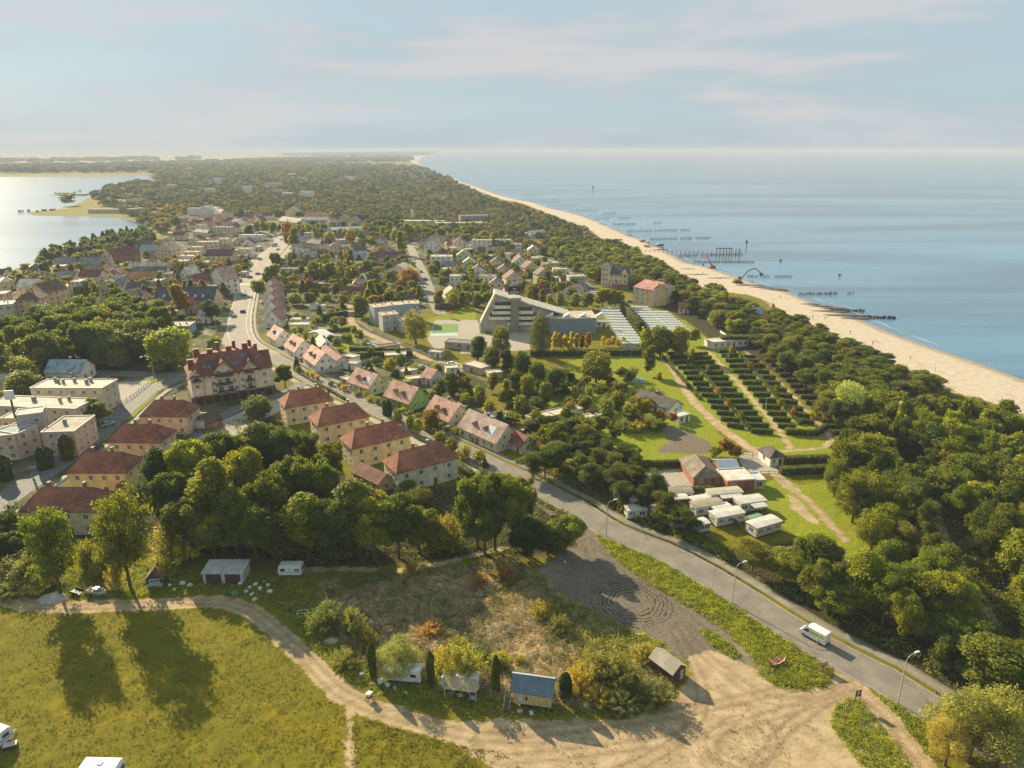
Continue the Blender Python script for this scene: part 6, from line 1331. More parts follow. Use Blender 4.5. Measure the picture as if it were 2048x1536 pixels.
# ------------------------------------------------------------------ caravans and site buildings
def caravan(x, y, rz, L, Wd, h, label, stripe=None, awning=None, roof=None, group=None, dirty=0):
    r = thing('caravan', label, 'caravan', (x, y, 0), rz, group); r['fixed'] = 1; OBST.append((x, y, L/2+.5))
    bm_ = paint((.74,.72,.68) if not dirty else (.6,.58,.52), .4, 'caravan_shell'); c = .28
    prof = [(-L/2+.10, .45), (L/2-.10, .45), (L/2, .9), (L/2-.06, h-c), (L/2-c, h), (-L/2+c, h), (-L/2+.06, h-c), (-L/2, .9)]
    b = MB(); b.prism(prof, 'y', -Wd/2, Wd/2, bm_); b.obj('body', r)
    b = MB(); b.box(-L/2+.35, L/2-.35, -Wd/2+.12, Wd/2-.12, h+.003, h+.07, roof or paint((.70,.68,.64), .5, 'caravan_roof')); rf = b.obj('roof', r)
    b = MB(); b.box(-.35, .35, -.3, .3, h+.075, h+.19, paint((.5,.5,.48), .5, 'roof_hatch')); b.obj('roof_hatch', rf)
    for s in (-1, 1):
        for q in (-.3, .3):
            b = MB(); b.box(q*L-.5, q*L+.5, s*Wd/2-.02, s*Wd/2+.025, 1.35, 1.95, M_GLASS); b.obj('window', r)
    b = MB(); b.box(-.32, .32, -Wd/2-.03, -Wd/2+.02, .55, 2.1, paint((.6,.59,.55), .5, 'caravan_door')); b.obj('door', r)
    for s in (-1, 1):
        b = MB(); b.box(s*L/2-.03, s*L/2+.03, -Wd*.36, Wd*.36, 1.3, 1.9, M_GLASS); b.obj('window', r)
    for s in (-1, 1):
        b = MB(); b.tube([(0, s*(Wd/2-.25), .33), (0, s*(Wd/2-.05), .33)], .33, M_RUB, 12); b.obj('wheel', r)
    b = MB(); b.tube([(L/2-.1, -.5, .45), (L/2+1.1, 0, .42)], .05, M_METAL, 5).tube([(L/2-.1, .5, .45), (L/2+1.1, 0, .42)], .05, M_METAL, 5); b.obj('drawbar', r)
    if stripe:
        for s in (-1, 1):
            b = MB(); b.box(-L/2+.02, L/2-.02, s*(Wd/2+.006)-.006, s*(Wd/2+.006)+.006, 1.02, 1.16, paint(stripe, .5, 'stripe')); b.obj('stripe', r)
    if awning:
        b = MB(); b.poly([(-L*.42, -Wd/2-2.4, h-.75), (L*.42, -Wd/2-2.4, h-.75), (L*.42, -Wd/2, h-.1), (-L*.42, -Wd/2, h-.1)], paint(awning, .8, 'awning_cloth')); b.obj('awning', r)
        b = MB()
        for s in (-1, 1): b.tube([(s*L*.41, -Wd/2-2.35, 0), (s*L*.41, -Wd/2-2.35, h-.77)], .04, M_METAL, 4)
        b.obj('awning_pole', r)
    return r
def car_at(a, b_, L, **kw):
    A, B = G(*a), G(*b_); rz = atan2(B[1]-A[1], B[0]-A[0]); nx_, ny_ = -sin(rz), cos(rz); w_ = 1.1
    return caravan((A[0]+B[0])/2+nx_*w_, (A[1]+B[1])/2+ny_*w_, rz, hypot(B[0]-A[0], B[1]-A[1]), 2.2, 2.5, **kw)
car_at((557,1154),(604,1154),5,label='white caravan with a cream awning roll by the dark wood',stripe=(.5,.46,.3),awning=None)
car_at((766,1363),(842,1370),6,label='white caravan under the round pale willow')
r = car_at((882,1378),(958,1386),6,label='white caravan with tan tarpaulin under the wide willow shrub'); b = MB(); b.poly([(-2.2,-3.2,2.0),(3.2,-3.2,1.9),(3.2,-1.1,2.62),(-2.2,-1.1,2.7)], paint((.42,.33,.22), .9, 'tarpaulin')); b.obj('awning', r)
b = MB(); b.tube([(-2.1,-3.1,0),(-2.1,-3.1,2)], .05, M_WHITE, 4).tube([(3.1,-3.1,0),(3.1,-3.1,1.9)], .05, M_WHITE, 4).tube([(3.1,-3.1,.1),(1.6,-3.1,1.9)], .05, M_WHITE, 4); b.obj('awning_pole', r)
car_at((157,1567),(238,1569),6,label='white caravan half cut off by the bottom edge',stripe=(.1,.4,.4))
A = G(-16,1500); caravan(A[0], A[1], R(70), 5.5, 2.2, 2.5, 'white caravan half cut off by the left edge', stripe=(.15,.15,.18))
A = G(22,1496); r = thing('garden_table', 'pale picnic table beside the left edge caravan', 'table', (A[0], A[1], 0), .4); r['fixed'] = 1
b = MB(); b.box(-.9,.9,-.5,.5,.72,.77,paint((.6,.55,.5),.7,'table_paint')); b.obj('tabletop', r)
for sx in (-.8,.8):
    b = MB(); b.box(sx-.04,sx+.04,-.45,.45,0,.72,M_BARK); b.obj('leg', r)
def mobile(a, b_, z, dp, roofc, label, wallc=(.66,.64,.58), deck=False, nm='mobile_home', green=False):
    cx, cy, L, rz = quad_local(a, b_, z, dp); r = thing(nm, label, 'mobile home' if nm == 'mobile_home' else 'canopy', (cx, cy, 0), rz, 'mobile homes of the caravan site'); r['fixed'] = 1; OBST.append((cx, cy, L/2))
    if nm == 'mobile_home':
        b = MB(); b.box(-L/2, L/2, -dp/2, dp/2, .35, z, wood(wallc, 'pale_cladding', 1, 12)); b.obj('wall', r)
        n = max(2, int(L/2.2))
        for i in range(n): add_window(r, (i+.5)/n*L-L/2, -dp/2, 1.15, 0, 1.1, .85, False)
        add_window(r, -L/2, 0, 1.15, -pi/2, 1.1, .85, False)
        b = MB(); b.box(-L/2, L/2, -dp/2+.02, dp/2-.02, 0, .35, M_DARK); b.obj('skirting', r)
    else:
        b = MB()
        for sx in (-1, 1):
            for sy in (-1, 1): b.tube([(sx*(L/2-.15), sy*(dp/2-.15), 0), (sx*(L/2-.15), sy*(dp/2-.15), z)], .06, M_BARK, 5)
        b.obj('post', r)
    b = MB(); b.prism([(-dp/2-.2, z+.003), (dp/2+.2, z+.003), (dp/2+.2, z+.1), (0, z+.28), (-dp/2-.2, z+.1)], 'x', -L/2-.2, L/2+.2, corrugated(roofc, 'sheet_roof', 9.0)); b.obj('roof', r); return r
RW_ = (.66,.62,.56)
mobile((1343,986),(1387,985),2.6,3.0,(.30,.25,.20),'mobile home with brown roof, farthest left of the site'); mobile((1347,999),(1377,997),2.5,2.6,RW_,'white-roofed canopy before the brown-roofed mobile home',nm='canopy')
mobile((1423,990),(1486,984),2.7,3.2,(.50,.46,.36),'long mobile home with tan roof at the top of the site'); mobile((1446,997),(1485,993),2.4,3,RW_,'pale canopy joined to the long tan-roofed mobile home',nm='canopy')
mobile((1390,1005),(1424,999),2.6,3.0,RW_,'small white-roofed mobile home behind the mossy tan one'); mobile((1394,1016),(1449,1007),2.7,3.2,(.36,.31,.22),'mossy tan-roofed mobile home in the middle of the site')
mobile((1433,1022),(1467,1016),2.5,3.0,RW_,'white canopy between the two middle mobile homes',nm='canopy'); mobile((1435,1036),(1490,1025),2.7,3.4,RW_,'large white mobile home in the middle of the site'); mobile((1482,1008),(1533,1001),2.7,3.6,(.62,.59,.52),'mobile home with veranda on the right of the site')
mobile((1511,1016),(1535,1012),2.4,2.6,RW_,'white canopy on the right veranda mobile home',nm='canopy'); mobile((1514,1057),(1564,1042),2.7,3.4,RW_,'nearest white mobile home at the right end of the site'); mobile((1509,1044),(1532,1037),2.3,2.6,(.16,.30,.20),'green-roofed canopy behind the nearest mobile home',nm='canopy')
mobile((1262,960),(1290,967),2.5,3.2,(.50,.52,.54),'bluish-roofed mobile home left of the brick yard'); mobile((1284,960),(1306,956),2.4,2.8,(.55,.56,.57),'small bluish canopy left of the brick yard',nm='canopy')
for i, (a, b_) in enumerate([((1238,990),(1256,986)),((1262,1003),(1303,999)),((1308,1022),(1340,1017)),((1346,1042),(1368,1038)),((1372,1046),(1396,1041)),((1255,1022),(1295,1020)),((1400,1050),(1420,1046))]): mobile(a, b_, 2.4, 2.8, RW_, f'white-roofed mobile home half hidden by pines, {ORDN[i]} from the top')
def fx2(r): r['fixed'] = 1; return r
fx2(HF((1388,955),(1443,953),2.6,12,'hip',ORNG,(.20,.155,.11),'brick bungalow with broad grey-brown hipped roof', rise=2.2, near=1, wm=brick((.30,.13,.08)), chim=0, floors=1))
fx2(HF((1440,938),(1478,937),2.7,6,'ge',BRK,(.36,.42,.50),'building with light blue metal roof behind the brick bungalow', rise=1.2, near=0, chim=0, floors=1, rm=paint((.34,.40,.47), .45, 'blue_sheet')))
fx2(HF((1455,963),(1509,960),3,7,'flat',BRK,(.68,.64,.56),'low brick building with white flat roof beside the bungalow', near=1, chim=0, floors=1)); fx2(HF((1509,962),(1531,961),2.5,4.5,'flat',TAN,(.55,.60,.64),'bluish canopy roof joined to the low brick building', near=0, chim=0, floors=1, door=False, nwin=1, sides=False))
fx2(HF((1541,915),(1569,912),2.8,6,'hip',WHT,(.12,.09,.085),'small white gatehouse with dark hipped roof', rise=1.6, near=1, chim=0, floors=1, name='gatehouse', cat='gatehouse'))
fx2(HF((1278,826),(1352,816),2.8,9,'ge',WHT,(.13,.115,.10),'long dark-roofed building with white gable by the campsite track', near=1, chim=1, floors=1) ) if False else None
# long dark roof lodge (gable end faces right)
A_1, B_1 = G(1268,795,2.8), G(1340,818,2.8); rz = atan2(B_1[1]-A_1[1], B_1[0]-A_1[0]); Lh = hypot(B_1[0]-A_1[0], B_1[1]-A_1[1]); nx_, ny_ = -sin(rz), cos(rz)
fx2(house((A_1[0]+B_1[0])/2+nx_*3.5, (A_1[1]+B_1[1])/2+ny_*3.5, Lh, 7, rz, 2.8, 'ge', 2.2, WHT, (.10,.09,.08), 'long dark-roofed lodge with white gable beside the campsite track', near=1, chim=1, floors=1, name='lodge', cat='lodge'))
fx2(HF((1358,835),(1380,829),2.4,3.5,'flat',WHT,(.60,.62,.62),'small pale canopy hut below the dark-roofed lodge', near=0, chim=0, floors=1, name='hut', cat='hut'))
for a, b_, z, dp, rc, lab in [((1068,842),(1110,832),2.4,5,LIGHT,'long pale greenhouse roof, left half'),((1110,832),(1165,818),2.4,5,LIGHT,'long pale greenhouse roof, right half'),((1172,838),(1190,833),2.3,3,LIGHT,'small white shed beside the bright willow-like tree'),((1198,832),(1218,828),2.3,3,LIGHT,'second small white shed in the allotments'),
    ((1083,850),(1103,845),2.4,4,SLATE,'dark pyramid-roofed garden shed'),((1124,852),(1140,848),2.3,3,TERR,'small red garden shed'),((925,728),(962,738),2.6,6,LIGHT,'flat pale garage at the end of the resort path'),((893,738),(917,736),2.4,4,LIGHT,'white flat garage beside the parked white car'),((978,748),(1005,745),2.3,4,LIGHT,'flat pale shed among the allotments'),
    ((770,712),(812,710),2.6,5,LIGHT,'long cream canopy roof behind the cottages'),((755,695),(800,689),2.4,4,PURP,'low purple-roofed garden building'),((685,712),(707,716),2.4,4,LIGHT,'small pale-roofed shed beside the white cottages'),((685,726),(712,729),2.4,4,FELT,'small tan-roofed shed beside the white cottages'),((580,640),(615,640),2.4,5,LIGHT,'low white shed behind the close cottage row'),
    ((578,650),(616,650),2.6,5,WHT,'white garden wall building with red gable behind the cottages'),((620,660),(645,662),2.4,4,BLUR,'grey-green shed in the cottage gardens'),((805,745),(835,740),2.4,5,LIGHT,'pale flat shed beside the pink roofed garden house'),((815,760),(862,755),2.4,4,LIGHT,'long pale lean-to roof in the gardens'),((680,756),(696,762),2.2,3,FELT,'tan garden shed left of a pink-roofed cottage'),
    ((968,835),(1010,836),2.6,5,BLUR,'green-grey flat shed behind the cream cottage'),((617,612),(650,612),2.2,4,LIGHT,'white low shed beyond the cottage gardens'),((700,625),(722,622),2.2,4,GRYB,'grey shed near the resort path'),((655,672),(690,674),2.2,4,FELTD,'dark shed between garden hedges')]:
    fx2(HF(a, b_, z, dp, 'flat', TAN if 'white' not in lab else WHT, rc, lab, near=0, chim=0, floors=1, nwin=1, sides=False, name='shed', cat='shed'))
fx2(HF((842,752),(862,757),3,7,'ge',WHT,PINKR,'pink-roofed garden house at the end of the resort path', near=1, chim=0, floors=1))
fx2(HF((614,666),(650,674),2.4,5,'gf',WHT,WHT,'white party tent on the lawn behind the cottages', rise=1.6, near=0, chim=0, floors=1, nwin=1, door=False, sides=False, name='tent', cat='tent', rm=paint((.8,.76,.7), .7, 'tent_cloth'), wm=paint((.78,.74,.68), .7, 'tent_cloth2')))
# ------------------------------------------------------------------ foreground huts
cx, cy, L, rz = quad_local((1027,1409),(1101,1420),0,3.4)
A, B = G(1026,1405,.8), G(1102,1416,.8); rz = atan2(B[1]-A[1], B[0]-A[0]); L = hypot(B[0]-A[0], B[1]-A[1]); nx_, ny_ = -sin(rz), cos(rz); D = 3.2
r = fx2(thing('hut', 'pale yellow stilted hut with steep blue corrugated roof and side stairs', 'hut', ((A[0]+B[0])/2+nx_*D/2, (A[1]+B[1])/2+ny_*D/2, 0), rz)); OBST.append((r.location.x, r.location.y, 4))
h = 3.4; b = MB(); b.prism([(-D/2, .8), (D/2, .8), (D/2, h), (0, h+1.7), (-D/2, h)], 'x', -L/2, L/2, wood((.62,.47,.24), 'yellow_boards', 0, 4)); b.obj('wall', r)
b = MB(); ov = .35; k = 1.7/(D/2); b.prism([(-D/2-ov, h-k*ov), (0, h+1.7), (D/2+ov, h-k*ov), (D/2+ov, h-k*ov+.12), (0, h+1.85), (-D/2-ov, h-k*ov+.12)], 'x', -L/2-.4, L/2+.4, corrugated((.15,.215,.27), 'blue_corrugated', 16)); rf = b.obj('roof', r)
b = MB(); b.box(-L/2-.42, L/2+.42, -.12, .12, h+1.80, h+1.92, paint((.55,.58,.6), .5, 'ridge_cap')); b.obj('ridge_cap', rf)
for sx in (-1, 1):
    for sy in (-1, 1): b = MB(); b.box(sx*(L/2-.15)-.1, sx*(L/2-.15)+.1, sy*(D/2-.15)-.1, sy*(D/2-.15)+.1, 0, .8, M_BARK); b.obj('stilt', r)
b = MB(); b.box(-L/2+.75, -L/2+1.55, -D/2-.05, -D/2+.02, .9, 2.9, paint((.50,.50,.42), .5, 'door_grey')); b.obj('door', r)
b = MB(); b.box(-L/2+2.0, -L/2+2.35, -D/2-.04, -D/2+.02, 1.6, 2.3, M_DARK); b.obj('window', r)
b = MB()
for i in range(8): b.box(-L/2-1.3, -L/2-.35, -D/2+.6-i*.26, -D/2+.82-i*.26, 2.0-i*.25, 2.05-i*.25, M_BARK)
b.tube([(-L/2-1.3, -D/2+.9, 2.9), (-L/2-1.3, -D/2-1.5, .7)], .05, paint((.4,.42,.38), .6, 'rail'), 5).tube([(-L/2-.35, -D/2+.9, 2.9), (-L/2-.35, -D/2-1.5, .7)], .05, paint((.4,.42,.38), .6, 'rail'), 5)
b.obj('stairs', r)
A, B = G(1322,1361), G(1366,1358); rz = R(3)
x, y = G(1334,1345); r = fx2(thing('shed', 'dark brown wooden shed with pale gabled roof at the dirt lot edge', 'shed', (x, y, 0), R(36))); OBST.append((x, y, 3.5)); Ls, Ds, h = 3.2, 5.0, 2.3
b = MB(); b.prism([(-Ls/2, 0), (Ls/2, 0), (Ls/2, h), (0, h+1.1), (-Ls/2, h)], 'y', -Ds/2, Ds/2, wood((.12,.065,.04), 'brown_boards', 0, 7)); b.obj('wall', r)
b = MB(); k = 1.1/(Ls/2); ov = .3; b.prism([(-Ls/2-ov, h-k*ov), (0, h+1.1), (Ls/2+ov, h-k*ov), (Ls/2+ov, h-k*ov+.1), (0, h+1.22), (-Ls/2-ov, h-k*ov+.1)], 'y', -Ds/2-.25, Ds/2+.25, flatroof((.42,.36,.28))); b.obj('roof', r)
b = MB(); b.box(.35, 1.15, -Ds/2-.05, -Ds/2+.02, .05, 1.95, paint((.42,.44,.38), .6, 'door_pale')); b.obj('door', r)
# double garage, green shed
cx, cy, L, rz = quad_local((408,1168),(487,1168),0,4.2); r = fx2(thing('garage', 'white double garage with two brown doors and flat metal roof', 'garage', (cx, cy, 0), rz)); OBST.append((cx, cy, 5))
wm_ = plaster((.52,.53,.50)); b = MB()
for x0, x1 in ((-L/2, -L/2+.5), (-.35, .35), (L/2-.5, L/2)): b.box(x0, x1, -2.1, -1.8, 0, 2.5, wm_)
b.box(-L/2, L/2, -1.8, 2.1, 0, 2.5, wm_); b.obj('wall', r)
for x0, x1 in ((-L/2+.5, -.35), (.35, L/2-.5)):
    b = MB(); b.box(x0+.003, x1-.003, -1.96, -1.805, .03, 2.3, wood((.12,.06,.045), 'garage_boards', 0, 6)); b.obj('door', r)
b = MB(); b.prism([(-2.4, 2.5), (2.35, 2.9), (2.35, 3.02), (-2.4, 2.62)], 'x', -L/2-.25, L/2+.25, corrugated((.50,.50,.47), 'zinc_sheet', 7)); b.obj('roof', r)
x, y = G(310,1172); r = fx2(thing('garden_shed', 'small green garden shed with white window beneath the alders', 'shed', (x, y+1, 0), R(10))); b = MB(); b.prism([(-1.6, 0), (1.6, 0), (1.6, 1.9), (0, 3.6), (-1.6, 1.9)], 'y', -1.4, 1.6, wood((.03,.13,.05), 'green_boards', 0, 6)); b.obj('wall', r)
b = MB(); b.prism([(-2.0, 1.6), (0, 3.7), (2.0, 1.6), (2.0, 1.72), (0, 3.86), (-2.0, 1.72)], 'y', -1.8, 1.9, tiles((.24,.13,.08))); b.obj('roof', r); add_window(r, 0, -1.4, 1.0, 0, 2.0, .9, True)
b = MB(); b.box(-1.5, 1.5, -1.47, -1.41, .1, .8, paint((.42,.50,.54), .6, 'blue_board')); b.obj('panel', r)
# ------------------------------------------------------------------ vehicles
def van():
    x, y = G(1628,1277); a, c = G(1600,1266), G(1640,1288); rz = atan2(a[1]-c[1], a[0]-c[0])
    r = fx2(thing('delivery_van', 'white delivery van with yellow-green side graphic driving on the coast road', 'van', (x, y, .05), rz)); wb = paint((.80,.79,.77), .3, 'van_white'); L, Wd = 5.0, 1.95
    prof = [(-L/2, .45), (L/2-.05, .45), (L/2, .95), (L/2-.45, 1.25), (L/2-1.25, 2.15), (L/2-1.75, 2.42), (-L/2+.1, 2.42), (-L/2, 2.3)]
    b = MB(); b.prism(prof, 'y', -Wd/2, Wd/2, wb); b.obj('body', r)
    b = MB(); b.prism([(L/2-.42, 1.30), (L/2-1.20, 2.12), (L/2-1.16, 2.15), (L/2-.38, 1.33)], 'y', -Wd/2+.12, Wd/2-.12, M_GLASS); b.obj('windscreen', r)
    for s in (-1, 1):
        b = MB(); b.prism([(L/2-.75, 1.32), (L/2-1.35, 1.98), (L/2-1.85, 1.98), (L/2-1.85, 1.32)], 'y', s*Wd/2-.015, s*Wd/2+.015, M_GLASS); b.obj('side_window', r)
        b = MB(); b.prism([(L/2-2.1, 1.35), (L/2-2.0, 1.95), (-L/2+.3, 1.9), (-L/2+.2, 1.5), (-L/2+1.2, 1.38)], 'y', s*(Wd/2+.006)-.006, s*(Wd/2+.006)+.006, paint((.52,.56,.03), .4, 'lime_graphic')); b.obj('side_graphic', r)
        for q in (L/2-.95, -L/2+1.05):
            b = MB(); b.tube([(q, s*(Wd/2-.2), .34), (q, s*(Wd/2+.02), .34)], .34, M_RUB, 14); wo_ = b.obj('wheel', r)
            b = MB(); b.tube([(q, s*(Wd/2+.02), .34), (q, s*(Wd/2+.04), .34)], .19, M_METAL, 10); b.obj('rim', wo_)
        b = MB(); b.box(L/2-.12, L/2+.01, s*.72-.18, s*.72+.18, .78, .98, paint((.7,.7,.68), .2, 'lamp_lens')); b.obj('headlight', r)
        b = MB(); b.box(-L/2-.02, -L/2+.03, s*.85-.07, s*.85+.07, .95, 1.4, paint((.4,.02,.02), .3, 'tail_red')); b.obj('tail_light', r)
        b = MB(); b.box(L/2-1.0, L/2-.85, s*(Wd/2+.02), s*(Wd/2+.2), 1.35, 1.6, M_DARK) if s > 0 else b.box(L/2-1.0, L/2-.85, -(Wd/2+.2), -(Wd/2+.02), 1.35, 1.6, M_DARK); b.obj('mirror', r)
    b = MB(); b.box(-L/2-.02, -L/2+.02, -.02, .02, .6, 2.25, M_DARK); b.obj('rear_door_seam', r)
    b = MB(); b.box(-L/2-.08, L/2+.05, -Wd/2+.1, Wd/2-.1, .30, .50, M_DARK); b.obj('bumper', r)
van()
CARP = {}
def car_proto(colr, body='hatch'):
    if (colr, body) in CARP: return CARP[(colr, body)]
    pm = paint(colr, .3, 'car_paint', wear=.03); b = MB()
    low = [(-2.1,.35),(2.1,.35),(2.15,.62),(1.95,.82),(1.05,.95),(-1.9,.98),(-2.12,.8)]; b.prism(low, 'y', -.86, .86, pm)
    P = [(.98,.95),(.35,1.38),(-1.3,1.42),(-1.9,.98)]; k = b.mi(pm); n0 = len(b.v)
    b.v += [(x, -.84 if z < 1 else -.66, z) for x, z in P]+[(x, .84 if z < 1 else .66, z) for x, z in P]; b.f += [(n0+1,n0+2,n0+6,n0+5)]; b.m += [k]
    body_m = b.mesh('body'); g_ = MB(); kg = g_.mi(M_GLASS); g_.v = [(x, (-.84 if z < 1 else -.66), z-.005) for x, z in P]+[(x, (.84 if z < 1 else .66), z-.005) for x, z in P]
    g_.f = [(0,3,2,1),(4,5,6,7),(0,1,5,4),(2,3,7,6)]; g_.m = [kg]*4; gm = g_.mesh('cabin_glass')
    w_ = MB(); w_.tube([(0,-.12,0),(0,.1,0)], .32, M_RUB, 10); wm_ = w_.mesh('wheel'); CARP[(colr, body)] = (body_m, gm, wm_); return CARP[(colr, body)]
CC = {'white': (.75,.74,.72), 'silver': (.42,.43,.44), 'black': (.02,.02,.025), 'red': (.32,.02,.02), 'blue': (.03,.08,.22), 'grey': (.12,.125,.13), 'pale blue': (.25,.38,.48)}
def car(px, py, ang, colr, label=None, s=1.0):
    x, y = G(px, py); bm_, gm, wm_ = car_proto(CC[colr]); r = thing('parked_car' if label is None else 'car', label or f'{colr} car', 'car', (x, y, .06), ang, 'cars on the streets'); r.scale = (s, s, s)
    if label: r['fixed'] = 1
    link(bpy.data.objects.new('body', bm_), r); link(bpy.data.objects.new('cabin_glass', gm), r)
    for sx in (-1.3, 1.3):
        for sy in (-.8, .8): o_ = link(bpy.data.objects.new('wheel', wm_), r); o_.location = (sx, sy, .32)
car(217,851,R(52),'pale blue','pale blue car driving on the shaded cobbled street')
for px, py, a, c_ in [(507,572,75,'black'),(516,549,70,'black'),(500,556,72,'red'),(486,625,88,'black'),(468,634,88,'silver'),(465,654,88,'white'),(488,592,80,'black'),(545,487,60,'grey'),(563,480,70,'white'),(520,520,60,'grey'),(555,500,50,'silver'),(449,430,-60,'silver'),(436,420,-60,'white'),(455,425,-60,'grey'),(428,412,-60,'black'),
    (842,545,-65,'black'),(828,520,-70,'silver'),(852,560,-65,'grey'),(845,575,10,'white'),(843,568,15,'silver'),(850,598,70,'white'),(1150,560,-20,'black'),(1165,566,-25,'white'),(1172,572,-25,'silver'),(1182,578,-30,'grey'),(1190,592,10,'white'),(1197,586,10,'silver'),(1133,548,-30,'black'),(1127,538,-40,'silver'),(1115,528,-50,'white'),(1208,590,20,'grey'),(1218,594,15,'white'),(1260,605,10,'black'),
    (1258,614,8,'white'),(905,730,5,'white'),(845,737,15,'silver'),(740,693,10,'silver'),(673,690,10,'white'),(1043,655,10,'grey'),(1010,672,5,'white'),(1470,478,-40,'grey') if False else (600,470,20,'silver'),(640,500,10,'grey'),(330,480,30,'white'),(770,500,20,'silver'),(470,520,60,'white'),(478,512,60,'silver'),(230,598,20,'white'),(1048,897,20,'black')]: car(px, py, R(a), c_)
x, y = G(548,492); r = fx2(thing('bus', 'white van-like bus driving up the wide town street', 'bus', (x, y, .05), R(65))); b = MB(); b.prism([(-3.6,.4),(3.6,.4),(3.7,1.4),(3.4,2.8),(-3.6,2.8)], 'y', -1.15, 1.15, M_WHITE); b.obj('body', r)
for s in (-1.16, 1.16): b = MB(); b.box(-3.2, 3.2, s-.02, s+.02, 1.4, 2.2, M_GLASS); b.obj('side_window', r)
for q in (-2.2, 2.2):
    for s in (-1, 1): b = MB(); b.tube([(q, s*.95, .42), (q, s*1.17, .42)], .42, M_RUB, 10); b.obj('wheel', r)
# ------------------------------------------------------------------ street lamps
LMP = {}
def lamp(base, topy, label, dirn=R(20), arm=2.0, name='street_lamp'):
    x, y = G(*base); h = height_of(base, topy); r = thing(name, label, 'street lamp', (x, y, 0), dirn, 'street lamps'); r['fixed'] = 1; r.scale = (1, 1, h/9)
    if 'm' not in LMP:
        b = MB(); pts = [(0,0,0),(0,0,4),(0,0,7.6)]+[(1.6*(1-cos(t_))*.62, 0, 7.6+1.25*sin(t_)) for t_ in np.linspace(.2, 1.45, 6)]+[(1.7, 0, 9.0)]
        b.tube(pts, [.13,.11,.08]+[.06]*7, paint((.46,.44,.40), .6, 'lamp_post'), 7); LMP['m'] = b.mesh('pole')
        b = MB(); b.prism([(1.5,8.90),(2.4,9.02),(2.4,9.12),(1.6,9.14)], 'y', -.16, .16, paint((.6,.6,.57), .5, 'lamp_head')); LMP['h'] = b.mesh('lamp_head')
    link(bpy.data.objects.new('pole', LMP['m']), r); link(bpy.data.objects.new('lamp_head', LMP['h']), r); return r
lamp((1795,1407),1310,'nearest curved street lamp, beside the dirt lot exit'); lamp((1464,1207),1127,'second nearest curved street lamp on the coast road'); lamp((1212,1073),1002,'third curved street lamp on the coast road, above the gravel lot')
lamp((885,893),854,'street lamp in front of the cream cottage with half grey roof'); lamp((407,692),662,'street lamp near the bright tree behind the red block'); lamp((434,668),636,'street lamp beside the wide town street'); lamp((308,752),722,'street lamp at the cross street'); lamp((690,792),772,'street lamp by the second cottage pair')
lamp((1531,820),795,'street lamp in the hedged camping rows'); lamp((1448,728),713,'farther street lamp in the camping rows'); lamp((1480,660),648,'lamp by the far end of the camping')
x, y = G(1719,1062); r = fx2(thing('floodlight_mast', 'white floodlight mast on the meadow edge', 'lamp mast', (x, y, 0))); b = MB(); b.tube([(0,0,0),(0,0,5.6)], .09, M_WHITE, 6); b.obj('pole', r); b = MB(); b.prism([(.1,5.2),(1.1,5.9),(.9,6.1),(0,5.6)], 'y', -.2, .2, M_WHITE); b.obj('lamp_head', r); b = MB(); b.box(-.2,.2,-.2,.2,1.0,1.6,M_WHITE); b.obj('switch_box', r)
# ------------------------------------------------------------------ signs, cart, junk
x, y = G(1713,1410); r = fx2(thing('parking_sign', 'dark framed parking sign with a white letter P', 'sign', (x, y, 0), R(12)))
b = MB(); b.tube([(-.45,0,0),(-.45,0,2.9)], .05, M_DARK, 5).tube([(.45,0,0),(.45,0,2.9)], .05, M_DARK, 5); b.obj('post', r)
b = MB(); b.box(-.5,.5,-.04,.04,1.7,2.9,M_DARK); bd = b.obj('board', r)
b = MB(); b.box(-.24,-.10,-.06,-.042,1.9,2.7,M_WHITE).box(-.10,.22,-.06,-.042,2.58,2.7,M_WHITE).box(-.10,.22,-.06,-.042,2.22,2.34,M_WHITE).box(.12,.24,-.0601,-.0421,2.34,2.58,M_WHITE); b.obj('letter_p', bd)
x, y = G(1610,1425); r = fx2(thing('barrier_pole', 'thin leaning pole at the corner of the weed island', 'pole', (G(1692,1422)[0], G(1692,1422)[1], 0))); b = MB(); b.tube([(0,0,0),(-.5,.2,2.4)], .04, M_WHITE, 5); b.obj('rod', r)
x, y = G(1645,1341); r = fx2(thing('banner_sign', 'small pinkish banner sign at the tip of the roadside weeds', 'sign', (x, y, 0), R(15)))
b = MB(); b.tube([(-.7,0,0),(-.7,0,1.9)], .05, M_BARK, 5).tube([(.7,0,0),(.7,0,1.9)], .05, M_BARK, 5); b.obj('post', r); b = MB(); b.prism([(-.75,.55),(.75,.7),(.8,1.95),(-.7,1.8)], 'y', -.04, .04, paint((.55,.42,.42), .7, 'banner_pink')); bd = b.obj('board', r); b = MB(); b.prism([(-.45,.75),(.45,.8),(.5,1.25),(-.4,1.2)], 'y', -.06, -.043, paint((.50,.14,.08), .7, 'banner_red')); b.obj('picture', bd)
x, y = G(1552,1329); r = fx2(thing('boat_sculpture', 'small pink weathered boat with a short mast set in the weeds', 'boat', (x, y, .3), R(25)))
b = MB(); k = b.mi(paint((.48,.26,.20), .7, 'faded_pink')); ring = [(-1.9,0,.75),(-1.3,-.55,.5),(0,-.75,.45),(1.3,-.55,.5),(2.1,0,.85),(1.3,.55,.5),(0,.75,.45),(-1.3,.55,.5)]; keel = [(-1.3,0,0),(0,0,-.1),(1.4,0,0)]
b.v = ring+keel; 
for f_ in [(0,1,8),(1,2,9,8),(2,3,10,9),(3,4,10),(4,5,10),(5,6,9,10),(6,7,8,9),(7,0,8)]: b.f.append(f_); b.m.append(k)
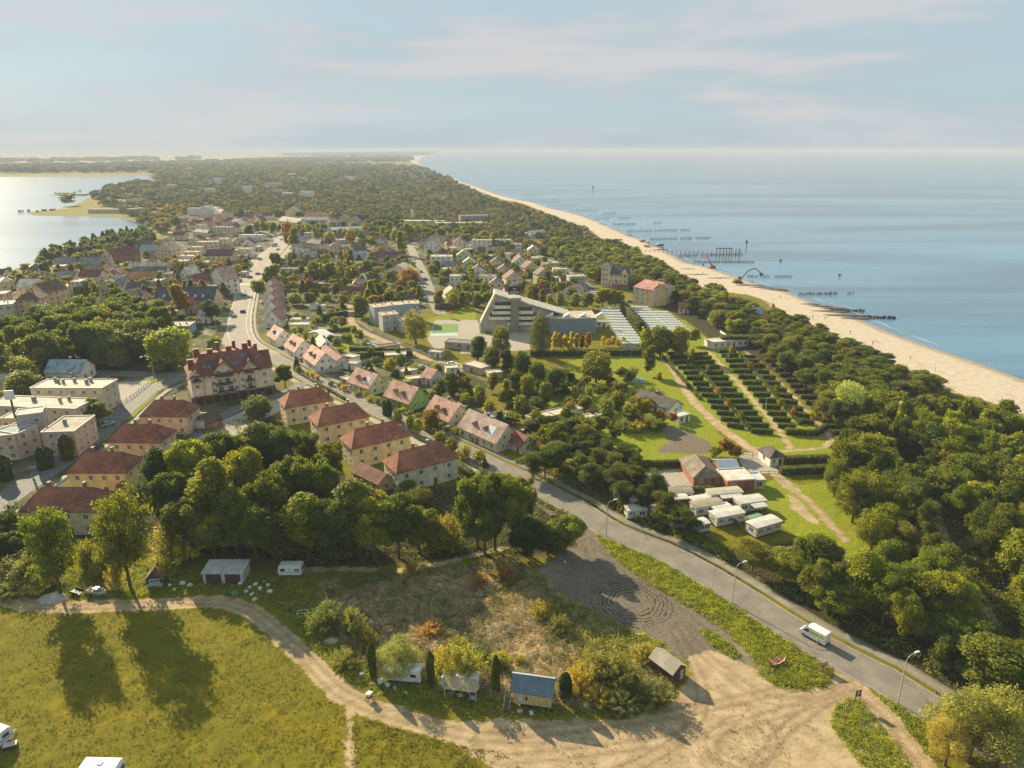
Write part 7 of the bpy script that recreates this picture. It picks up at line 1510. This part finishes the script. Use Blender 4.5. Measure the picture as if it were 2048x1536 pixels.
b.obj('hull', r); b = MB(); b.tube([(.2,0,0),(.2,0,3.2)], [.07,.03], paint((.5,.5,.4), .6, 'mast_paint'), 5); b.obj('mast', r); b = MB(); b.box(-.9,-.7,-.7,.7,.42,.5,paint((.5,.2,.12), .7, 'thwart')).box(.7,.9,-.65,.65,.42,.5,paint((.5,.2,.12), .7, 'thwart')); b.obj('thwart', r)
x, y = G(1630,1306); r = fx2(thing('marker_post', 'thin post standing at the road edge before the van', 'post', (x, y, 0))); b = MB(); b.tube([(0,0,0),(.1,0,3.2)], .045, paint((.45,.35,.28), .6, 'post_rust'), 5); b.obj('rod', r)
# cart / rickshaw on the track
x, y = G(744,1402); r = fx2(thing('pedal_cart', 'small three-wheeled cart with a canopy parked on the dirt track', 'cart', (x, y, 0), R(-30)))
for q, s in ((-.6,-.5),(-.6,.5),(.9,0)):
    b = MB(); ring = [(q+.4*cos(t_), s, .4+.4*sin(t_)) for t_ in np.linspace(0, 2*pi, 13)]; b.tube(ring, .035, M_RUB, 5, False)
    for t_ in (0, pi/3, 2*pi/3): b.tube([(q+.38*cos(t_), s, .4+.38*sin(t_)), (q-.38*cos(t_), s, .4-.38*sin(t_))], .012, M_METAL, 3, False)
    b.obj('wheel', r)
b = MB(); b.tube([(.9,0,.4),(.6,0,1.0),(-.2,0,.6),(-.6,-.5,.4)], .03, M_DARK, 5).tube([(-.2,0,.6),(-.6,.5,.4)], .03, M_DARK, 5).tube([(.6,-.3,1.05),(.6,.3,1.05)], .03, M_DARK, 5); b.obj('frame', r)
b = MB(); b.box(-.85,-.2,-.4,.4,.55,.9,paint((.10,.05,.06), .6, 'seat_cloth')); b.obj('seat', r); b = MB(); b.prism([(-1.0,1.35),(-.1,1.5),(0,1.3),(-.05,1.3),(-.15,1.45),(-1.0,1.3)], 'y', -.45, .45, paint((.6,.58,.6), .6, 'canopy_cloth')); b.obj('canopy', r)
# wire crate frame, boat on trailer, heaps, litter
x, y = G(606,1230); r = fx2(thing('table_frame', 'white metal box frame lying in the shaded grass', 'frame', (x, y, 0), R(8))); b = MB(); c8 = [(-1,-.5,.05),(1,-.5,.05),(1,.5,.05),(-1,.5,.05),(-1,-.5,.75),(1,-.5,.75),(1,.5,.75),(-1,.5,.75)]
for i, j in ((0,1),(1,2),(2,3),(3,0),(4,5),(5,6),(6,7),(7,4),(0,4),(1,5),(2,6),(3,7)): b.tube([c8[i], c8[j]], .05, M_WHITE, 4)
b.obj('frame_rods', r)
x, y = G(195,1190); r = fx2(thing('boat_on_trailer', 'white motorboat on a trailer at the edge of the hut gardens', 'boat', (x, y, 0), R(-12)))
b = MB(); k = b.mi(paint((.62,.64,.64), .4, 'boat_hull')); b.v = [(-2.2,-.8,1.3),(1.0,-.85,1.3),(2.4,0,1.5),(1.0,.85,1.3),(-2.2,.8,1.3),(-2.1,-.5,.55),(1.0,-.4,.5),(2.0,0,.7),(1.0,.4,.5),(-2.1,.5,.55)]
for f_ in [(0,5,6,1),(1,6,7,2),(2,7,8,3),(3,8,9,4),(4,9,5,0),(5,9,8,7,6)]: b.f.append(f_); b.m.append(k)
b.poly([(-2.2,-.7,1.2),(1.0,-.75,1.2),(1.0,.75,1.2),(-2.2,.7,1.2)], paint((.30,.22,.14), .7, 'boat_floor')); b.obj('hull', r); b = MB(); b.box(-.4,.6,-.5,.5,1.2,1.75,paint((.25,.3,.33), .3, 'boat_screen')); b.obj('cockpit', r)
b = MB(); b.box(-2.2,1.4,-.5,-.42,.35,.45,M_METAL).box(-2.2,1.4,.42,.5,.35,.45,M_METAL).tube([(1.4,0,.4),(3.4,0,.4)], .05, M_METAL, 4); b.obj('trailer_frame', r)
for s in (-.8,.8): b = MB(); b.tube([(-.8,s-.08,.3),(-.8,s+.08,.3)], .3, M_RUB, 10); b.obj('wheel', r)
x, y = G(155,1188); r = fx2(thing('dark_trailer', 'dark open trailer with a raised frame beside the motorboat', 'trailer', (x, y, 0), R(-20))); b = MB(); b.box(-1.4,1.2,-.8,.8,.4,.5,M_DARK).box(-1.4,1.2,-.8,-.75,.5,.9,M_DARK).box(-1.4,1.2,.75,.8,.5,.9,M_DARK); b.obj('bed', r)
b = MB(); b.tube([(-1.3,-.75,.9),(-1.7,-.75,1.9),(.8,-.75,1.8),(1.1,-.75,.9)], .05, paint((.35,.5,.55), .5, 'blue_frame'), 4); b.obj('rail', r)
for s in (-.9,.9): b = MB(); b.tube([(0,s-.08,.3),(0,s+.08,.3)], .3, M_RUB, 10); b.obj('wheel', r)
def heap(px, py, sz, h, mat, label, name='heap'):
    x, y = G(px, py); rg = np.random.default_rng(int(px)); n = 14; V = [(0,0,h)]; F_ = []
    for k_ in (1, 2):
        for i in range(n): a = 2*pi*i/n; rr = sz*k_/2*rg.uniform(.85, 1.15); V.append((cos(a)*rr, sin(a)*rr*.7, (h*.55 if k_ == 1 else -.05)*rg.uniform(.8, 1.2)))
    for i in range(n): j = (i+1) % n; F_.append((0, 1+i, 1+j, 1+j)); F_.append((1+i, 1+n+i, 1+n+j, 1+j))
    b = MB(); b.v = V; b.mi(mat)
    for f_ in F_: b.f.append(f_ if f_[2] != f_[3] else f_[:3]); b.m.append(0)
    o = b.obj(name); o.location = (x, y, 0); tag(o, label, 'heap'); return o
heap(107,1196,3.2,1.1,plaster((.42,.40,.37), 'rubble'),'grey heap of rubble at the bend of the dirt track','rubble_heap'); heap(665,1282,1.8,.6,wood((.5,.42,.32), 'old_planks', 0, 5),'heap of old boards beside the dirt track','board_heap')
sc_ = [(482,1168,'white'),(500,1176,'white'),(512,1170,'white'),(492,1185,'white'),(520,1178,'white'),(505,1190,'cream'),(528,1165,'green'),(536,1172,'white'),(470,1188,'green'),(455,1190,'dark'),(510,1200,'cream'),(540,1185,'white'),(365,1168,'white'),(380,1172,'white'),(350,1180,'white'),(1030,1222,'white'),(1095,1235,'white'),(1115,1228,'white'),(1172,1412,'white'),(1062,1428,'white'),(1040,1424,'cream'),(775,1372,'white'),(790,1378,'blue'),(760,1365,'white'),(812,1388,'lime'),(945,1398,'blue'),(920,1392,'white'),(905,1388,'blue'),(580,1222,'dark'),(340,1172,'white'),(724,1350,'white')]
LC = {'white': (.72,.72,.70), 'cream': (.6,.54,.4), 'green': (.05,.35,.18), 'dark': (.05,.05,.06), 'blue': (.25,.36,.46), 'lime': (.35,.5,.12)}
for i, (px, py, c_) in enumerate(sc_):
    x, y = G(px, py); b = MB(); s = rng.uniform(.3, .6); b.prism([(-s,.0),(s*.8,.0),(s,.25),(s*.3,.5*s+.2),(-s*.8,.35)], 'y', -s*.7, s*.6, paint(LC[c_], .6, 'scrap')); o = b.obj('scrap_item'); o.location = (x, y, .05); o.rotation_euler = (rng.uniform(-.3,.3), rng.uniform(-.3,.3), rng.uniform(0,6)); tag(o, f'small {c_} piece of scrap lying on the ground', 'scrap', 'scattered scrap around the huts'); REG.append((o, x, y))
# footpath fence and camping gates
def fence(pts, h, label, mat, post=2.4, name='fence', rail=True, solid=False):
    P = [G(*p) for p in pts]; r = fx2(thing(name, label, 'fence', (P[0][0], P[0][1], 0))); ox, oy = P[0]; b = MB()
    for i in range(len(P)-1):
        x0, y0, x1, y1 = P[i][0]-ox, P[i][1]-oy, P[i+1][0]-ox, P[i+1][1]-oy; L = hypot(x1-x0, y1-y0); n = max(1, int(L/post)); a = atan2(y1-y0, x1-x0)
        for k in range(n+1): px, py = x0+(x1-x0)*k/n, y0+(y1-y0)*k/n; b.box(px-.06, px+.06, py-.06, py+.06, 0, h+.05, mat)
        cxx, cyy = (x0+x1)/2, (y0+y1)/2
        if solid: b.box(cxx-L/2, cxx+L/2, cyy-.03, cyy+.03, .05, h, mat, rot=(a, cxx, cyy))
        else:
            for z in (h*.45, h*.95): b.box(cxx-L/2, cxx+L/2, cyy-.03, cyy+.03, z-.05, z+.05, mat, rot=(a, cxx, cyy))
    b.obj('posts_and_panels', r); return r
GC = plaster((.46,.44,.40), 'fence_concrete')
fence([(716,645),(745,665),(800,690),(850,712)],1.5,'grey panel fence along the far side of the resort path',GC,solid=True)
fence([(640,748),(700,735),(745,722),(800,728)],1.4,'grey panel fence behind the white cottages',GC,solid=True)
fence([(235,812),(262,798),(307,760)],1.2,'dark railing fence beside the pale paved yard',paint((.14,.11,.09),.6,'rail_brown'))
fence([(342,790),(372,768)],1.2,'dark railing fence left of the red-roofed block',paint((.14,.11,.09),.6,'rail_brown'))
fence([(1487,912),(1540,920)],1.4,'thin dark gate fence left of the gatehouse',M_DARK); fence([(1520,952),(1556,951)],1.4,'thin dark gate at the campsite entrance',M_DARK)
fence([(1425,1015),(1480,1060)],1.8,'brown wooden fence on the near side of the caravan site',wood((.16,.10,.06), 'fence_boards', 0, 5),solid=True)
fence([(1415,640),(1440,650)],1.4,'pale low wall fence near the dune trees',GC,solid=True); fence([(1440,665),(1465,682)],1.2,'white low wall beside the flat white building',M_WHITE,solid=True)
fx2(HF((1425,686),(1500,680),2.8,7,'flat',WHT,LIGHT,'low white service building at the far end of the camping', near=0, chim=0, floors=1))
for i, (px, py) in enumerate([(1236,957-0),(1000,0)][:0]): pass
# playground and tennis court
x, y = G(903,637); r = fx2(thing('play_tower', 'small red-topped play tower on the sandy playground', 'play tower', (x, y, 0))); b = MB()
for sx in (-.8,.8):
    for sy in (-.8,.8): b.tube([(sx,sy,0),(sx,sy,2.8)], .1, paint((.5,.2,.1), .6, 'play_wood'), 5)
b.box(-.9,.9,-.9,.9,1.2,1.35,paint((.5,.2,.1), .6, 'play_wood')); b.obj('frame', r); b = MB(); c4 = [(-1.1,-1.1,2.8),(1.1,-1.1,2.8),(1.1,1.1,2.8),(-1.1,1.1,2.8)]
for i in range(4): b.poly([c4[i], c4[(i+1)%4], (0,0,4.2)], paint((.6,.15,.08), .6, 'play_red'))
b.obj('roof', r); b = MB(); b.poly([(.9,-.3,1.3),(3.4,-.3,.15),(3.4,.3,.15),(.9,.3,1.3)], paint((.65,.5,.1), .4, 'slide_yellow')); b.obj('slide', r)
x, y = G(876,632); r = fx2(thing('swing_frame', 'small yellow swing frame on the sandy playground', 'swing', (x, y, 0))); b = MB(); b.tube([(-1.5,-.8,0),(-1.5,0,2.3),(1.5,0,2.3),(1.5,-.8,0)], .08, paint((.6,.5,.1), .5, 'swing_yellow'), 5).tube([(-1.5,.8,0),(-1.5,0,2.3)], .08, paint((.6,.5,.1), .5, 'swing_yellow'), 5).tube([(1.5,.8,0),(1.5,0,2.3)], .08, paint((.6,.5,.1), .5, 'swing_yellow'), 5); b.obj('frame', r)
b = MB()
for q in (-.5,.5): b.tube([(q,0,2.3),(q,0,.6)], .02, M_DARK, 3).box(q-.2,q+.2,-.1,.1,.55,.6,M_DARK)
b.obj('seat', r)
def patch(pts, z, mat, name):
    b = MB(); b.poly([(*G(*p), z) for p in pts][::-1], mat); o = b.obj(name); 
    if o.data.polygons[0].normal.z < 0: o.data.flip_normals()
    tag(o, kind='structure'); return o
patch([(864,666),(916,664),(916,648),(870,648)], .06, paint((.14,.24,.05), .9, 'court_green'), 'court_surface'); patch([(860,673),(915,672),(916,665),(863,667)], .06, paint((.40,.50,.46), .9, 'court_rim'), 'court_edge')
patch([(1265,762),(1292,767),(1285,756),(1272,754)], .06, paint((.20,.32,.42), .4, 'pool_blue'), 'pool_cover')
# ------------------------------------------------------------------ sea: groynes, jetty posts, beach machines, boats
M_POST = wood((.085,.070,.055), 'wet_wood', 1, 2)
def groyne(a, b_, n, label, h=1.6, gaps=()):
    A, B = G(*a), G(*b_); r = fx2(thing('groyne', label, 'groyne', (A[0], A[1], -.35), 0, 'wooden groynes running into the sea')); pm = MB(); pm.tube([(0,0,-.5),(0,0,h)], .24, M_POST, 6); me = pm.mesh('post')
    for i in range(n):
        f = i/(n-1)
        if any(g0 <= f <= g1 for g0, g1 in gaps): continue
        o_ = link(bpy.data.objects.new('post', me), r); o_.location = ((B[0]-A[0])*f, (B[1]-A[1])*f+rng.uniform(-.4,.4), rng.uniform(-.5,.3)); o_.scale = (rng.uniform(.7,1.2),)*2+(1,)
GR = [((1598,588),(1674,587),34,((.62,.66),(.85,.88))),((1695,587),(1706,586),4,()),((1660,621),(1728,622),40,()),((1726,634),(1791,636),44,((.7,.73),)),((1494,553),(1583,553),34,((.25,.3),(.5,.62))),((1386,524),(1508,524),60,((.45,.47),)),((1356,512),(1484,509),56,((.3,.33),)),
      ((1254,463),(1378,460),60,((.4,.43),(.8,.85))),((1300,479),(1420,476),60,((.45,.5),(.7,.75))),((1224,449),(1270,448),26,()),((1190,439),(1218,437),16,()),((1236,437),(1260,436),14,()),((1140,422),(1196,421),28,()),((1206,427),(1231,426),14,()),((1307,446),(1322,446),8,()),((1094,411),(1153,410),26,()),((1076,405),(1118,404),18,()),((1066,399),(1118,398),18,((.4,.5),)),((1042,393),(1080,392),14,()),((1052,388),(1065,388),6,()),((960,379),(1040,378),20,((.3,.4),)),((930,369),(1000,368),16,((.3,.5),)),((925,362),(970,361),12,())]
for i, (a, b_, n, g_) in enumerate(GR): groyne(a, b_, n, f'row of dark wooden groyne posts in the sea, seen at mark {i+1}', 1.3 if i < 6 else 1.8, g_)
for o, nm in zip([q for q in COL.objects if q.name.startswith('groyne')], ['row ending level with the dune house','outlying stub beyond the dune house row','second nearest row by the driftwood','nearest row of all','row beside the yellow excavator','row just beyond the orange excavator','row passing the old jetty frame','long row third beyond the jetty','long row second beyond the jetty','row just before the red beach hut','row level with the red beach hut','detached row opposite the red beach hut','row past the coastal bend','detached stub past the coastal bend','isolated outer stub','row at the wood end','short row past the wood end','broken row with a gap','short far row','tiny far stub','far broken row','very far broken row','farthest visible row']): o['label'] = f'wooden groyne posts, {nm}'
x, y = G(1449,508); r = fx2(thing('jetty_remains', 'remains of an old wooden jetty deck on tall posts', 'jetty', (x, y, -.35))); 
b = MB(); b.box(-7.5,6.5,-1.2,1.2,5.0,5.5,M_DARK); b.obj('deck', r)
pm = MB(); pm.tube([(0,0,-.5),(0,0,5)], .3, M_DARK, 6); me = pm.mesh('post')
for q in (-7,-4,-1,1.5,4,6,9.5,12,13): o_ = link(bpy.data.objects.new('post', me), r); o_.location = (q, 0, -.2)
pm = MB(); pm.tube([(0,0,-.5),(0,0,2.4)], .26, M_DARK, 6); me2 = pm.mesh('post'); 
for q in range(18): o_ = link(bpy.data.objects.new('post', me2), r); o_.location = (-11-q*3.6, rng.uniform(-1,1)+q*.8, rng.uniform(-.4,.4))
for px, py, h_, lab in [(1186,379,7,'small dark box-shaped sea marker far out'),(1493,489,4,'thin dark sea marker right of the old jetty'),(1561,522,1.5,'pair of low dark posts in the open sea'),(1679,551,1.4,'lone dark post right of the groynes')]:
    x, y = G(px, py); r = fx2(thing('sea_marker', lab, 'sea marker', (x, y, -.35))); b = MB(); b.tube([(0,0,-1),(0,0,h_*.55)], .5, M_DARK, 6); b.obj('pile', r); b = MB(); b.box(-1.0 if h_ < 6 else -1.8, .9 if h_ < 6 else 1.8, -.8, .8, h_*.55, h_, M_DARK); b.obj('marker_head', r)
def excavator(px, py, rz, c, label, s=1.0, up=True):
    x, y = G(px, py); r = fx2(thing('excavator', label, 'excavator', (x, y, 0), rz)); r.scale = (s, s, s); m_ = paint(c, .5, 'machine_paint')
    for sy in (-1.2, 1.2): b = MB(); b.prism([(-2,.1),(2,.1),(2.3,.5),(2,.9),(-2,.9),(-2.3,.5)], 'y', sy-.3, sy+.3, M_DARK); b.obj('track', r)
    b = MB(); b.box(-2.2,1.3,-1.3,1.3,1.0,2.1,m_); b.obj('body', r); b = MB(); b.prism([(.1,2.1),(1.5,2.1),(1.3,3.3),(.2,3.3)], 'y', .1, 1.2, m_); cb = b.obj('cab', r); b = MB(); b.prism([(.3,2.4),(1.4,2.4),(1.28,3.1),(.4,3.1)], 'y', .06, 1.24, M_GLASS); b.obj('cab_window', cb)
    P = [(1.2,-.4,1.9),(3.2,-.4,6.4),(5.0,-.4,9.0)] if up else [(1.2,-.4,1.9),(4.6,-.4,6.0),(8.0,-.4,7.2)]
    b = MB(); b.tube(P, [.45,.4,.3], m_, 5); b.obj('boom', r); E_ = P[-1]; S2 = (E_[0]+1.8, -.4, E_[2]-6) if up else (E_[0]+3.6, -.4, E_[2]-2.4)
    b = MB(); b.tube([E_, S2], [.3,.22], m_, 5); b.obj('stick', r); b = MB(); b.prism([(S2[0]-.6,S2[2]-.2),(S2[0]+.6,S2[2]),(S2[0]+.9,S2[2]-1.2),(S2[0]-.5,S2[2]-1.3)], 'y', -.9, .2, M_DARK); b.obj('bucket', r)
excavator(1425,536,R(170),(.55,.12,.05),'orange excavator with raised boom at the waterline',1.0); excavator(1475,566,R(8),(.34,.26,.08),'dark yellow excavator reaching out over the beach',1.35,False)
def boat(px, py, rz, c, label, s=1.0):
    x, y = G(px, py); r = fx2(thing('fishing_boat', label, 'boat', (x, y, 0), rz)); r.scale = (s, s, s); b = MB(); k = b.mi(paint(c, .5, 'hull_paint')); b.v = [(-3.2,-1.2,1.6),(1.5,-1.3,1.6),(3.8,0,2.1),(1.5,1.3,1.6),(-3.2,1.2,1.6),(-2.9,-.7,.2),(1.5,-.6,.1),(3.0,0,.4),(1.5,.6,.1),(-2.9,.7,.2)]
    for f_ in [(0,5,6,1),(1,6,7,2),(2,7,8,3),(3,8,9,4),(4,9,5,0),(5,9,8,7,6)]: b.f.append(f_); b.m.append(k)
    b.poly([(-3.1,-1.1,1.35),(1.5,-1.2,1.35),(1.5,1.2,1.35),(-3.1,1.1,1.35)], M_BARK); b.obj('hull', r); b = MB(); b.box(-2.4,-1.0,-.7,.7,1.35,2.9,M_WHITE); b.obj('wheelhouse', r); b = MB(); b.tube([(0,0,1.3),(0,0,4.2)], .07, M_WHITE, 4); b.obj('mast', r)
boat(1320,493,R(5),(.08,.16,.20),'dark blue fishing boat drawn up at the waterline',1.1); boat(1294,494,R(-10),(.55,.58,.60),'pale fishing boat on the beach left of the blue one',1.0); boat(1285,484,R(30),(.35,.12,.08),'reddish fishing boat highest on the beach',1.0); boat(1297,487,R(60),(.30,.24,.18),'brown fishing boat behind the pale one',.8)
for i, (px, py, s_) in enumerate([(1308,492,3),(1325,499,4),(1310,500,3),(1260,470,3),(1395,549,6),(1375,538,4),(1440,556,6),(1500,571,7),(1520,575,5),(1545,578,6),(1560,580,4),(1660,622,7),(1640,612,5),(1685,630,8),(1715,636,6),(1620,608,4),(1670,616,5),(1205,448,3)]):
    o = heap(px, py, s_, .55, paint((.13,.10,.075), .9, 'driftwood_brown'), 'low dark strip of washed-up debris on the sand', 'debris_strip'); o.scale = (1.6, .5, .8); o['group'] = 'debris washed up on the beach'; REG.append((o, o.location.x, o.location.y))
PPL = [(1700,668),(1745,690),(1650,640),(1560,596),(1440,560),(1405,548),(1290,492),(1180,440),(1820,720),(1870,742),(1625,637),(1619,638),(1499,566),(1505,566),(1370,521),(1223,460),(1235,458),(505,600),(491,585),(503,596),(510,565),(905,890),(903,888)]
# people: simple walking figures, one continuous skinned body each
def person(px, py, rz, cloth, label):
    x, y = G(px, py); me = bpy.data.meshes.new('body'); J = [(0,0,.92),(0,0,1.15),(0,.0,1.42),(0,.02,1.52),(0,.03,1.66),(-.19,0,1.40),(-.25,.06,1.12),(-.24,.16,.90),(.19,0,1.40),(.25,-.06,1.12),(.24,-.02,.88),(-.10,.02,.88),(-.11,.14,.48),(-.11,.06,.06),(-.11,.20,.04),(.10,0,.88),(.11,-.06,.48),(.11,-.24,.08),(.11,-.12,.04)]
    E_ = [(0,1),(1,2),(2,3),(3,4),(2,5),(5,6),(6,7),(2,8),(8,9),(9,10),(0,11),(11,12),(12,13),(13,14),(0,15),(15,16),(16,17),(17,18)]
    Rd = [.15,.15,.16,.06,.11,.075,.05,.04,.075,.05,.04,.10,.065,.045,.04,.10,.065,.045,.04]
    me.from_pydata(J, E_, []); me.materials.append(paint(cloth, .8, 'clothing')); o = bpy.data.objects.new('person', me); link(o); o.location = (x, y, .03); o.rotation_euler = (0, 0, rz)
    md = o.modifiers.new('skin', 'SKIN'); md2 = o.modifiers.new('sub', 'SUBSURF'); md2.levels = 1; md2.render_levels = 1
    for i, v in enumerate(me.skin_vertices[0].data): v.radius = (Rd[i], Rd[i]); v.use_root = i == 0
    tag(o, label, 'person'); REG.append((o, x, y))
    hm = MB(); hm.tube([(0,.02,1.60),(0,.02,1.70),(0,.01,1.78)], [.10,.115,.05], paint((.08,.05,.03), .9, 'hair'), 8); hm.obj('hair', o)
def ensure_skin(me): pass
for i, (px, py) in enumerate(PPL):
    try: person(px, py, rng.uniform(0, 6), rng.choice([(.04,.05,.08),(.25,.05,.04),(.06,.06,.06),(.3,.28,.25)]), 'walking person in plain clothes')
    except Exception as ex: print('person failed', ex); break
# construction crane beyond the town
x, y = G(866,442); r = fx2(thing('tower_crane', 'thin red construction tower crane rising over the wood', 'crane', (x, y, 0))); RC = paint((.42,.12,.06), .6, 'crane_red'); h_ = height_of((866,442), 366)
b = MB()
for sx in (-.9,.9):
    for sy in (-.9,.9): b.tube([(sx,sy,0),(sx,sy,h_)], .14, RC, 4)
for i in range(int(h_/3)): b.tube([(-.9,-.9,i*3),(.9,-.9,i*3+3)], .1, RC, 3).tube([(.9,-.9,i*3),(.9,.9,i*3+3)], .1, RC, 3)
b.obj('mast', r); b = MB(); b.tube([(-10,0,h_),(26,-4,h_+1)], .35, RC, 4).tube([(0,0,h_+6),(20,-3,h_+1)], .1, RC, 3).tube([(0,0,h_),(0,0,h_+6)], .3, RC, 4).tube([(0,0,h_+6),(-9,0,h_)], .1, RC, 3); b.obj('jib', r); b = MB(); b.box(-11,-8,-1,1,h_-2.5,h_-.3,M_CONC); b.obj('counterweight', r)
# lagoon jetty
x, y = G(60,427); A, B = G(36,425), G(135,418); r = fx2(thing('boat_jetty', 'dark boat jetty with moored boats on the lagoon', 'jetty', (A[0], A[1], 0))); b = MB(); L = hypot(B[0]-A[0], B[1]-A[1]); a = atan2(B[1]-A[1], B[0]-A[0]); b.box(0, L, -1.5, 1.5, .2, .6, M_DARK, rot=(a, 0, 0)); b.obj('deck', r)
x, y = G(135,412); r = fx2(thing('boat_jetty', 'second dark jetty behind the lone peninsula tree', 'jetty', (*G(100,390), 0))); b = MB(); b.box(0, 70, -2, 2, .2, .7, M_DARK).box(40, 70, 2, 8, .2, 2.5, M_DARK); b.obj('deck', r)
for i, (px, py) in enumerate([(42,424),(58,423),(75,424),(88,422),(105,421),(112,388),(150,386),(160,383)]): boat(px, py, rng.uniform(0, 3), rng.choice([(.3,.3,.32),(.08,.1,.12)]), f'small moored boat at the lagoon jetties, {ORDN[i]} from the left', 1.2)
rb = random.Random(9)
for i in range(26):
    px, py = rb.choice([(rb.uniform(330,560), rb.uniform(356,400)), (rb.uniform(560,830), rb.uniform(345,372)), (rb.uniform(440,640), rb.uniform(380,405)), (rb.uniform(20,400), rb.uniform(328,344))]); x, y = G(px, py); z = rb.uniform(11, 17)
    house(x, y, rb.uniform(14, 34)*max(1, y/2000), rb.uniform(10, 14), rb.uniform(-.4,.4), z, rb.choice(['flat','ge','hip']), 4, *[(WHT,LIGHT,'pale building half hidden in the far woods'), (TAN,TERR,'tan building with terracotta roof in the far woods'), (CRM,FELT,'cream building in the far woods')][i % 3], chim=0, name='far_building', cat='building')
# resort blocks and the long buildings in the far wood
for a, b_, z, dp, wc, rc, lab in [((803,442),(886,443),6,14,BEI,LIGHT,'long pale flat block in the far wood, left of the crane'),((870,447),(975,446),7,14,BEI,FELT,'long beige block with window bands in the far wood'),((920,432),(976,431),11,12,(.42,.40,.36),FELTD,'unfinished grey frame block near the crane'),((812,338),(842,340),12,60,WHT,LIGHT,'very far pale resort block at the beach tip'),
    ((765,338),(812,341),10,60,WHT,LIGHT,'very far long pale resort block near the beach tip'),((600,338),(645,340),10,40,WHT,LIGHT,'very far pale block in the hazy town'),((540,336),(590,337),9,40,WHT,LIGHT,'second very far pale block in the hazy town'),((423,346),(470,348),8,30,WHT,LIGHT,'far white industrial block beyond the wood'),((372,336),(382,336),24,25,WHT,LIGHT,'far narrow white tower by the lagoon end'),
    ((925,390),(962,391),6,20,BEI,LIGHT,'long flat roof glimpsed in the coastal wood'),((60,332),(90,333),9,40,TAN,FELT,'hazy block beyond the lagoon, left'),((180,336),(210,337),9,40,WHT,LIGHT,'hazy white block beyond the lagoon, middle'),((270,334),(300,335),9,40,TAN,FELT,'hazy block beyond the lagoon, right')]:
    fx2(HF(a, b_, z, dp, 'flat', wc, rc, lab, near=0, chim=0, floors=max(1, int(z/3)), nwin=14 if 'bands' in lab or 'frame' in lab else 6, sides=False, name='resort_block', cat='block'))
x, y = G(825,445); r = fx2(thing('chimney_tower', 'white narrow chimney beside the long pale flat block', 'chimney', (x, y, 0))); b = MB(); b.box(-1.6,1.6,-1.6,1.6,0,15,M_WHITE); b.obj('shaft', r); b = MB(); b.box(-1.8,1.8,-1.8,1.8,15,15.6,M_CONC); b.obj('cap', r)
# ------------------------------------------------------------------ labels: rank look-alikes by nearness to a landmark
LM = [(W_([p])[0], nm) for p, nm in [((150,520),'the lagoon shore'), ((365,620),'the slate-roofed block'), ((460,790),'the red-roofed block'), ((1034,663),'the hotel'), ((727,582),'the bell tower'),
      ((625,470),'the balconied block'), ((1225,585),'the seaside villa'), ((1330,610),'the dune-side apartments'), ((1510,925),'the campsite gate'), ((1066,1410),'the blue-roofed hut'), ((1332,1355),'the brown shed'),
      ((1630,1275),'the white van'), ((448,1165),'the double garage'), ((800,560),'the modern church'), ((120,850),'the beige block'), ((880,515),'the side street bend'), ((990,880),'the half-pink cottage'), ((1800,1407),'the nearest lamp'), ((690,465),'the grey metal hall'), ((1240,870),'the bright meadow'), ((400,430),'the far avenue'), ((1080,510),'the sea-front street')]]
ORD = ['nearest to', 'second nearest to', 'third nearest to', 'fourth nearest to', 'fifth nearest to', 'sixth nearest to', 'seventh nearest to', 'eighth nearest to', 'ninth nearest to', 'tenth nearest to']
buckets = {}
for o, x, y in REG:
    if o.get('fixed'): continue
    x, y = o.location.x, o.location.y
    d, nm = min((hypot(x-a, y-b_), n_) for (a, b_), n_ in LM)
    buckets.setdefault((o['label'], nm), []).append((d, o))
for (lab, nm), L_ in buckets.items():
    L_.sort(key=lambda q: q[0])
    for i, (d, o) in enumerate(L_):
        o['label'] = f"{lab}, {ORD[i] if i < 10 else str(i+1)+'th nearest to'} {nm}"
for o, x, y in REG:
    if 'fixed' in o: del o['fixed']
# ------------------------------------------------------------------ haze: one closed box of thin air round everything
HZ = bpy.data.materials.new('air'); HZ.use_nodes = True; nt = HZ.node_tree; nt.nodes.clear()
out = nt.nodes.new('ShaderNodeOutputMaterial'); pv = nt.nodes.new('ShaderNodeVolumePrincipled')
pv.inputs['Color'].default_value = (0.62, 0.69, 0.80, 1); pv.inputs['Density'].default_value = HAZE_D; pv.inputs['Anisotropy'].default_value = 0.0
nt.links.new(pv.outputs[0], out.inputs['Volume'])
b = MB(); b.box(-75000, 91000, -400, 61000, -6, CAM_H+8, HZ); hz_o = b.obj('haze'); tag(hz_o, kind='stuff')
